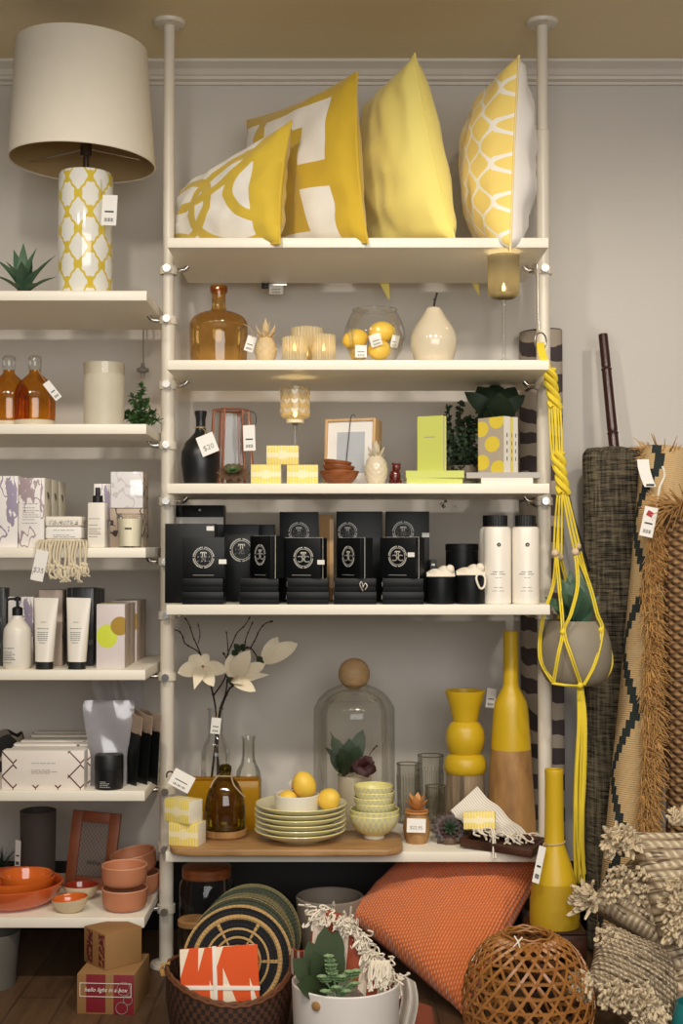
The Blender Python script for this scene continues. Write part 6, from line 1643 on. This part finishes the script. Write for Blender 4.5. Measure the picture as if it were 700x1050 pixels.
def sachet(px0, px1, label, Y, tilt):
    loc = Vector((P((px0 + px1) / 2 - 6, 808, Y).x, Y, z)); t = thing('sachet', label, 'sachet', loc, rot=Euler((0, R(tilt), R(-52))), group='black sachets'); h = P(px0, 729, Y).z - z
    def f(sd): return lambda u, v: Vector(((u - .5) * .115, sd * .011 * math.sin(PI * min(v * 1.15, 1)) * math.sin(PI * u) ** .5 + .0005 * sd, h * .76 * v))
    b = B(); b.sheet(f(-1), 8, 10, .001); b.sheet(f(1), 8, 10, .001); b.build('black_pouch', M['blackcard'], t, smooth=60)
    b = B(); b.sheet(lambda u, v: Vector(((u - .5) * .115, .002 * math.sin(8 * u), h * (.75 + .25 * v))), 8, 4, .0035); b.build('kraft_top', M['marbleside'] if False else mat('faded_kraft', (158, 136, 116), .7, var=.2, vs=50), t)
sachet(126, 145, 'black sachet with brown paper top, nearest the plastic pouch', .12, 9)
sachet(139, 154, 'black sachet with brown paper top, middle of the three', .14, 8)
sachet(150, 164, 'black sachet with brown paper top, nearest the post', .16, 5)
b = B(); loc = Vector((P(120, 700, .4).x, .4, z)); t = thing('plastic_bag', 'loose crumpled clear bag behind the black sachets', 'bag', loc)
b.sheet(lambda u, v: Vector(((u - .5) * .16, .012 * math.sin(11 * u + 4 * v) + .03 * (1 - v), .30 * v + .02 * math.sin(6 * u))), 16, 16, .0008); b.build('film', M['pouch'], t, smooth=70)
loc = Vector((P(0, 770, .36).x, .36, z)); t = thing('fabric_bowl', 'dark patterned soft bowl at the left end behind the branch cartons', 'bowl', loc); b = B(); b.lathe(rprof([(0, 0), (.055, 0), (.075, .07), (.068, .11)], 3) + rprof([(.062, .11), (.066, .07), (0, .02)], 3), 40, fn=lambda r, zz, a: (r, zz * (1 + .06 * math.sin(5 * a)))); b.build('soft_body', M['mutedcloth'], t)
loc = Vector((P(2, 770, .36).x, .36, z + .08))
# ------------------------------------------------------------------ left fourth board
z = ZL[4]
def profile_sheet(b, fw, fd, H, n=24, m=16, mi=0):
    rows = []
    for j in range(n + 1):
        v = j / n; w_, d_ = fw(v), fd(v)
        rows.append([b.bm.verts.new((w_ * math.copysign(abs(math.cos(2 * PI * k / m)) ** .75, math.cos(2 * PI * k / m)), d_ * math.copysign(abs(math.sin(2 * PI * k / m)) ** .75, math.sin(2 * PI * k / m)), H(v))) for k in range(m)])
    for A, C in zip(rows, rows[1:]):
        for k in range(m): b.face([A[k], A[(k + 1) % m], C[(k + 1) % m], C[k]], mi)
    b.face(rows[0][::-1], mi); b.face(rows[-1], mi)
Y = .045; loc = Vector((P(17.5, 686, Y).x, Y, z)); s_ = sc(Y)
t = thing('pump_bottle', 'white lotion bottle with black pump at the left of the tubes', 'bottle', loc)
pr = prof_px([(12, None), (13.6, 683), (14, 678), (14, 650), (12.5, 643), (8, 637), (5.4, 634), (5.2, 631)], 17.5, Y, z); b = B(); b.lathe(rprof(pr[1:-1], 2) + [(0, pr[-1][1])], 40); b.lathe([(0, .0005), (pr[1][0], .0005)], 40); b.build('bottle_body', M['bottlewhite'], t)
zc = P(17, 631, Y).z - z; b = B(); b.lathe([(0, zc), (5.3 * s_, zc), (5.3 * s_, zc + .02), (4 * s_, zc + .024), (1.6 * s_, zc + .026), (1.6 * s_, zc + .042), (0, zc + .042)], 28); cp = b.build('pump_collar', M['black'], t)
b = B(); b.lathe([(0, zc + .042), (3.2 * s_, zc + .042), (3.4 * s_, zc + .052), (0, zc + .055)], 20); b.tube([(0, 0, zc + .048), (-.02, -.012, zc + .048), (-.026, -.016, zc + .044)], .0038, 8); b.build('pump_head', M['black'], t)
print_lines(t, -.014, -.0412, [.062, .050, .044, .039, .034, .029, .02], .03, 'ink', .0012)
def tube_pack(px0, px1, label, Y):
    px = (px0 + px1) / 2; loc = Vector((P(px, 686, Y).x, Y, z)); t = thing('cosmetic_tube', label, 'tube', loc, group='white cosmetic tubes', rot=Euler((0, R(1.2), 0))); s_ = sc(Y); H = P(px, 613, Y).z - z; hc = .022
    b = B(); profile_sheet(b, lambda v: (9.2 + 3.4 * v) * s_, lambda v: max(8.0 * s_ * (1 - v) ** .75, .0015), lambda v: hc + (H - hc) * v, m=32); b.build('tube_body', M['bottlewhite'], t, smooth=50)
    b = B(); profile_sheet(b, lambda v: 8.6 * s_, lambda v: 7.4 * s_, lambda v: hc * v, 4, 32); b.build('black_cap', M['black'], t)
    q = print_lines(t, 0, -.0, [0], .03) if False else None
    b = B()
    for k, (v, wd) in enumerate(((.62, .016), (.52, .034), (.46, .032), (.43, .03), (.40, .032), (.37, .03), (.34, .028), (.30, .02))):
        yy = -8.0 * s_ * (1 - v) ** .75 - .0008; zz = hc + (H - hc) * v
        for j in range(4): b.box((-.004 + (j - 1.5) * wd / 4, yy + .0012 * abs(j - 1.5) * .5, zz), (wd / 4 * .8, .0012, .0012))
    b.build('small_print', M['greyink' if False else 'ink'], t)
tube_pack(33, 58, 'white cosmetic tube with black cap, beside the pump bottle', .03)
tube_pack(65, 92.6, 'white cosmetic tube with black cap, beside the lime dotted cartons', .03)
slab_box('carton', 'pale patterned carton behind the pump bottle', P(21, 680, .15).x, .15, z, 26 * sc(.15), P(21, 612, .15).z - z, .05, 'floral', 'marbleside', 'cartons behind the tubes')
slab_box('carton', 'pinkish tall carton behind the first white tube', P(51.5, 680, .13).x, .13, z, 24 * sc(.13), P(51, 605, .13).z - z, .06, 'limeside', 'marbleside', 'cartons behind the tubes')
for i, (Yi, lb) in enumerate(((.13, 'dark patterned carton right behind the second tube'), (.215, 'dark patterned carton second behind the second tube'), (.30, 'dark patterned carton furthest behind the second tube'))):
    slab_box('carton', lb, P(82 + 3.5 * i, 680, Yi).x, Yi, z, 27 * sc(Yi), P(82, 603 - 1.5 * i + 2 * i, Yi).z - z, .075, 'darkcarton', 'darkcarton', 'dark cartons')
slab_box('carton', 'black carton at the far left edge behind the pump bottle', P(-1, 680, .12).x, .12, z, 10 * sc(.12), P(0, 603, .12).z - z, .06, 'darkcarton', 'darkcarton', 'dark cartons')
od4 = ('front of', 'second in', 'third in', 'back of')
for i in range(4):
    Yi = .05 + .108 * i; w_ = 29 * sc(.05); h_ = P(112, 619.5, .05).z - z; cx = P(112.5, 680, .05).x + (.002, -.001, .003, .0)[i]
    t = slab_box('carton', 'pink grey carton with lime dot and gold seal, ' + od4[i] + ' the row of four', cx, Yi, z, w_, h_ * (1, .985, 1, .99)[i], .1, 'limebox', 'limeside', 'lime dot cartons')
    b = B(); r_ = .027; xs = w_ / 2 + .0006
    m = Matrix.Translation((xs - .0004, .0, h_ * .66)); n = 32
    # foil seal wraps the front right edge
    pts = [(r_ * math.cos(2 * PI * k / 48) - .014, r_ * math.sin(2 * PI * k / 48)) for k in range(48)]
    ve = math.sqrt(r_ * r_ - .014 ** 2)
    fr = [(0, ve)] + [q for q in pts if q[0] < 0 and q[1] >= 0] + [q for q in pts if q[0] < 0 and q[1] < 0] + [(0, -ve)]
    sd = [(0, -ve)] + sorted([q for q in pts if q[0] > 0], key=lambda q: q[1]) + [(0, ve)]
    e1, e2 = [b.bm.verts.new((w_ / 2 + .0006, -.0007, h_ * .66 + q)) for q in (ve, -ve)]
    b.face([e1] + [b.bm.verts.new((w_ / 2 + u, -.0007, h_ * .66 + v)) for u, v in fr[1:-1]] + [e2])
    b.face([e2] + [b.bm.verts.new((w_ / 2 + .0006, u, h_ * .66 + v)) for u, v in sd[1:-1]] + [e1])
    b.build('gold_seal', M['gold'], t, smooth=0)
# ------------------------------------------------------------------ left third board
z = ZL[3]
t = slab_box('carton', 'violet floral white carton cut by the left edge of the photo', P(2, 560, .03).x, .03, z, 32 * sc(.03), P(5, 488, .03).z - z, .09, 'floral', 'floral', 'floral cartons')
fo = ('front of', 'middle of', 'back of')
for i in range(3):
    Yi = .03 + .098 * i; h_ = P(32, 490, .03).z - z
    t = slab_box('carton', 'violet floral white carton with printed text, ' + fo[i] + ' the row of three', P(32, 560, .03).x, Yi, z, 26.5 * sc(.03), h_, .094, 'floralb', 'soapend', 'floral cartons')
    if i == 0: print_lines(t, -.004, -.0006, [h_ * .63, h_ * .57, h_ * .53, h_ * .5, h_ * .47, h_ * .44, h_ * .4, h_ * .35], .045)
    b = B(); b.blade((27 * sc(.03) / 2 + .0006, .03, h_ * .80), (27 * sc(.03) / 2 + .0006, .055, h_ * .70), .014, up=(1, 0, 0), n=4, kind='round', bend=0, th=.05); b.build('side_motif', M['darkcarton'], t)
Y = -.0; loc = Vector((P(67.5, 558, .05).x, .05, z)); s_ = sc(.03)
t = thing('soap_towel_set', 'white wrapped soaps tied up with a cream knotted-fringe cloth hanging over the board edge', 'gift set', loc)
b = B(); b.box((0, 0, .0125), (.112, .08, .024), bev=.008, seg=3); b.build('folded_cloth', M['rag'], t)
b = B(); b.box((0, 0, .0425), (.105, .072, .035), bev=.006, seg=3); b.build('lower_soap', M['card'], t)
b = B(); b.box((0, 0, .0755), (.106, .073, .029), bev=.006, seg=3); b.build('upper_soap', pat('soap_with_script', (238, 230, 216), (96, 84, 76), lambda g, u, v, w: g.ma('MULTIPLY', g.ma('LESS_THAN', g.ma('ABSOLUTE', g.ma('SUBTRACT', g.noise(7, 2, 'UV'), .5)), .03), rect(g, u, v, .1, .9, .15, .6)), .6), t)
print_lines(t, 0, -.0366, [.05, .036, .031], .06)
b = B(); random.seed(12)
for i in range(17):
    x = -.062 + .124 * i / 16; l = random.uniform(.07, .1); bx = x * 1.15
    b.tube(smooth_path([(x, -.03, .02), (bx, -.058, .012), (bx + random.uniform(-.008, .008), -.064, -.03), (bx + random.uniform(-.01, .01), -.062, -l * .72)]), .0036, 6)
    for k in range(4): b.tube(smooth_path([(bx, -.063, -l * .6), (bx + random.uniform(-.01, .01), -.064 + random.uniform(-.008, .004), -l * .85), (bx + random.uniform(-.012, .012), -.063, -l * 1.0)]), .0026, 5)
    b.ball((bx, -.063, -l * .6), .0065, 8, 6)
b.build('fringe', mat('cream_fringe', (218, 204, 176), .95, var=.1, vs=50), t)['kind'] = 'stuff'
card(t, (-.05, -.072, -.008), .036, .088, (0, 12, 0), body='$35', size=.02)
Y = .04; loc = Vector((P(100, 560, Y).x, Y, z)); t = thing('spray_bottle', 'square white bottle with a black spray top beside the soap towel set', 'bottle', loc); s_ = sc(Y); h = P(100, 515.5, Y).z - z
b = B(); b.box((0, 0, h / 2), (18 * s_, .045, h), bev=.004, seg=3); b.build('bottle_body', M['bottlewhite'], t)
b = B(); b.lathe([(0, h), (5.2 * s_, h), (5.2 * s_, h + .02), (2.6 * s_, h + .021), (2.6 * s_, h + .042), (2.2 * s_, h + .044), (0, h + .044)], 28); b.build('spray_top', M['black'], t)
print_lines(t, -.006, -.0228, [h * .64, h * .5, h * .42, h * .38, h * .34, h * .3, h * .24], .032, 'ink', .0013)
slab_box('carton', 'floral carton standing behind the square spray bottle', P(104.5, 560, .12).x, .12, z, 17 * sc(.12), P(104, 496, .12).z - z, .05, 'floral', 'marbleside', 'floral cartons')
h = P(130, 521, .085).z - z
t = slab_box('carton', 'branch printed carton behind the pale glass candle', P(129.5, 560, .085).x, .085, z, 34 * sc(.085), h, .11, 'marbleside', 'marbleside', 'candle cartons')
slab_box('carton', 'glossy white carton on top of the candle carton beside the post', P(130, 560, .085).x, .08, z + h + .0005, 33 * sc(.085), P(130, 484, .085).z - z - h, .11, 'gloss', 'marbleside', 'candle cartons')
Y = .028; t, pr = turned('candle_glass', 'pale cream candle in a tapered glass on the third left board', 'candle', 132, Y, z, [(11.2, None), (11.5, 556), (13.4, 527)], M['clear'], 'glass_cup', rnd=0)
h = P(132, 532, Y).z - z; b = B(); b.lathe([(0, .004), (11 * sc(Y), .004), (12.6 * sc(Y), h), (0, h)], 40); b.build('wax', mat('cream_wax', (246, 238, 212), .5), t)
b = B(); b.box((0, -12.5 * sc(Y), h * .66), (.02, .0012, .004)); b.build('label_print', M['ink'], t)
b = B(); b.tube([(13.4 * sc(Y) * math.cos(a), 13.4 * sc(Y) * math.sin(a), P(132, 527, Y).z - z) for a in [2 * PI * k / 36 for k in range(36)]], .0014, 6, closed=True); b.build('rim', M['clear'], t)
# ------------------------------------------------------------------ left second board
z = ZL[2]
def amberbottle(px, Y, label, tg):
    t, pr = turned('bottle', label, 'bottle', px, Y, z, [(19, None), (20.6, 430), (20.8, 415), (20, 403), (16, 393), (9, 386), (6, 383), (5.8, 380)], M['amberdeep'], 'amber_body', rnd=3, group='small amber bottles')
    zn = P(px, 380, Y).z - z; s_ = sc(Y); zt = P(px, 365, Y).z - z
    b = B(); b.lathe([(5.6 * s_, zn), (6.6 * s_, zn + .008), (6.8 * s_, zt - .008), (6 * s_, zt - .002), (4.4 * s_, zt), (0, zt)], 28); b.build('glass_stopper', M['clear'], t)
    b = B(); b.lathe([(18 * s_, .001), (19.6 * s_, .002), (20.7 * s_, .016), (20.3 * s_, .017), (0, .016)], 40); b.build('pale_base', M['creamcer'], t)
    if tg:
        q = P(47, 392, .02) - t.location; card(t, q, .022, .06, (0, -38, 10), string=[q, Vector((.012, -.016, zn))])
amberbottle(6, .12, 'amber glass bottle cut by the left edge of the photo', 0)
amberbottle(33, .08, 'amber glass bottle with clear stopper and a white tag', 1)
t, pr = turned('glass_cylinder', 'frosted glass cylinder vase on the second left board', 'vase', 104.5, .13, z, [(20, None), (20.6, 430), (20.6, 376), (20.2, 373)], M['frost'], 'glass_body', th=.004)
b = B(); s_ = sc(.13); zt = P(104, 373, .13).z - z
b.lathe([(19.6 * s_, zt - .034), (20.9 * s_, zt - .034), (20.9 * s_, zt), (19.6 * s_, zt + .001)], 48); b.build('clear_band', M['clear'], t)
loc = Vector((P(147, 440, .27).x - .01, .27, z)); t = thing('plant', 'small leafy green artificial sprig at the post end of the second left board', 'plant', loc); random.seed(15); b = B(); st = B()
for px, py in ((146, 396), (136, 408), (128, 424), (124, 430), (140, 418), (152, 412), (158, 424), (162, 432), (150, 430), (134, 432), (143, 404)):
    p = P(px, py, .24 + random.uniform(-.04, .04)) - loc; pp = smooth_path([Vector((0, 0, .0)), p * .5 + Vector((0, 0, .02)), p], 5); st.tube(pp, .0013, 5)
    for q in pp[3:]:
        for k in range(4):
            d = Vector((random.uniform(-1, 1), random.uniform(-1, .4), random.uniform(-.6, .8))).normalized(); b.blade(q, q + d * .02, .013, n=4, kind='round')
b.build('leaves', M['leafmid'], t)['kind'] = 'stuff'; st.build('stems', M['leafmid'], t)
# ------------------------------------------------------------------ left top board: lamp and agave
z = ZL[1]; Y = .13; px = 87.5; s_ = sc(Y); loc = Vector((P(px, 297, Y).x, Y, z))
t = thing('table_lamp', 'table lamp with white drum shade and yellow trellis ceramic base', 'lamp', loc)
hb = P(px, 178, Y).z - z; r = 28 * s_
b = B(); b.lathe([(0, 0), (r - .003, 0), (r, .004), (r, hb - .012), (r - .004, hb - .003), (r - .012, hb), (.02, hb + .002), (0, hb + .002)], 64); b.build('ceramic_base', M['trellis'], t)
b = B(); b.lathe([(0, hb), (.02, hb), (.02, hb + .006), (.009, hb + .008), (.009, hb + .05), (.017, hb + .052), (.017, hb + .09), (0, hb + .09)], 24); b.build('socket', M['brass'], t)
sx = P(84.5, 167, Y).x - loc.x; z0 = P(84, 167, Y).z - z; z1_ = P(84, 50, Y).z - z; r0, r1 = 74.5 * s_, 67.5 * s_
m = Matrix.Translation((sx, 0, z0)) @ Matrix.Rotation(R(2), 4, 'Y') @ Matrix(((1, 0, -.045, 0), (0, 1, 0, 0), (0, 0, 1, 0), (0, 0, 0, 1))) @ Matrix.Translation((0, 0, -z0))
b = B(); b.lathe([(r0, z0), (r1, z1_), (r1 - .003, z1_), (r0 - .003, z0), (r0, z0)], 72, m, mis=[0, 0, 1, 0]); sh = b.build('lamp_shade', [M['shade'], M['shade_in']], t)
b = B(); b.tube([m @ Vector(((r0 - .001) * math.cos(a), (r0 - .001) * math.sin(a), z0)) for a in [2 * PI * k / 72 for k in range(72)]], .0026, 6, closed=True); b.build('shade_trim', M['shade'], sh)
b = B(); zs = hb + .075
for k in range(3):
    a = R(30 + 120 * k); b.tube([(.016 * math.cos(a), .016 * math.sin(a), zs), (sx + r0 * .975 * math.cos(a), r0 * .975 * math.sin(a), z0 + .035)], .0018, 6)
b.build('shade_spider', M['chrome'], t)
b = B(); b.ball((0, 0, hb + .125), (.03, .03, .036), 20, 12); b.build('bulb', M['frost'], t)
q = P(113, 200, .0) - loc; card(t, q, .044, .088, (0, 3, -4), string=[q + Vector((0, 0, -.004)), q + Vector((-.03, .03, .012)), q + Vector((-.036, .05, .06))])
b = B(); b.tube(smooth_path([(.03, .06, .006), (.12, .2, .01), (.135, .39, .004)] + [P(147, y, .53) - loc for y in (300, 340, 372)], 6), .0022, 6); cdd = b.build('power_cord', M['greyink'], t)
pl = P(146.5, 372, .53) - loc; b = B(); b.lathe([(0, 0), (.006, 0), (.008, -.014), (.02, -.02), (.02, -.03), (.011, -.033), (0, -.033)], 20, Matrix.Translation(pl)); b.box(pl + Vector((-.005, 0, -.042)), (.002, .006, .018)); b.box(pl + Vector((.005, 0, -.042)), (.002, .006, .018)); b.build('plug', M['greyink'], cdd)
loc = Vector((P(25, 297, .12).x, .12, z)); t = thing('agave', 'green pointed agave rosette at the left end of the top left board', 'plant', loc); b = B()
for pxx, py, yy, w in ((24, 249, .14, .038), (14, 256, .16, .036), (38, 254, .1, .038), (57, 262, .1, .036), (-4, 266, .1, .04), (-6, 282, .06, .036), (58, 284, .08, .036), (45, 272, .03, .04), (6, 268, .04, .04), (22, 268, .0, .042), (33, 262, .18, .036), (12, 290, -.0, .03), (40, 290, .0, .03)):
    b.blade((0, 0, .012), P(pxx, py, yy) - loc, w, up=(0, -.4, .9), bend=.12, n=8, kind='lance', th=.16, cup=.35)
b.build('leaves', M['agave'], t)
b = B(); b.lathe([(0, 0), (.03, 0), (.032, .016), (.02, .024), (0, .024)], 20); b.build('base', M['leafdeep'], t)
# ------------------------------------------------------------------ light and camera
w = bpy.data.worlds.new('shop_room'); SCN.world = w; w.use_nodes = True
w.node_tree.nodes['Background'].inputs[0].default_value = (.95, .96, 1.0, 1); w.node_tree.nodes['Background'].inputs[1].default_value = .07
def light(kind, name, loc, aim, energy, color, **k):
    l = bpy.data.lights.new(name, kind); l.energy = energy; l.color = color
    for a, b in k.items(): setattr(l, a, b)
    o = bpy.data.objects.new(name, l); COL.objects.link(o); o.location = loc
    o.rotation_euler = (Vector(aim) - Vector(loc)).to_track_quat('-Z', 'Y').to_euler(); return o
light('AREA', 'front_fill', (.6, -4.6, 1.9), (0, .3, 1.4), 82, (1.0, .985, .965), shape='RECTANGLE', size=3.2, size_y=1.6)  # added soft fill from behind the camera, not a known window
for x, pw in ((-1.2, 34), (-.2, 84), (.9, 88), (1.9, 70)):
    light('SPOT', 'ceiling_spot', (x - .35, -2.2, CEIL - .08), (x - .1, .3, .78), pw, (1, .92, .805), spot_size=R(80), spot_blend=.6, shadow_soft_size=.08)
cam = bpy.data.cameras.new('camera'); co = bpy.data.objects.new('camera', cam); COL.objects.link(co)
cam.sensor_fit = 'VERTICAL'; cam.sensor_height = 36; cam.lens = F / 1050 * 36
co.location = (0, -D0, CAMZ); co.rotation_euler = (R(90) + PITCH, 0, 0); SCN.camera = co
cam.clip_start = .05
vs = SCN.view_settings
vs.view_transform = 'Standard'; vs.look = 'None'; vs.exposure = 0.0; vs.gamma = 1.0; vs.use_curve_mapping = False
SCN.cycles.max_bounces = 10; SCN.cycles.transparent_max_bounces = 24; SCN.cycles.use_denoising = True
SCN.cycles.sample_clamp_indirect = 6
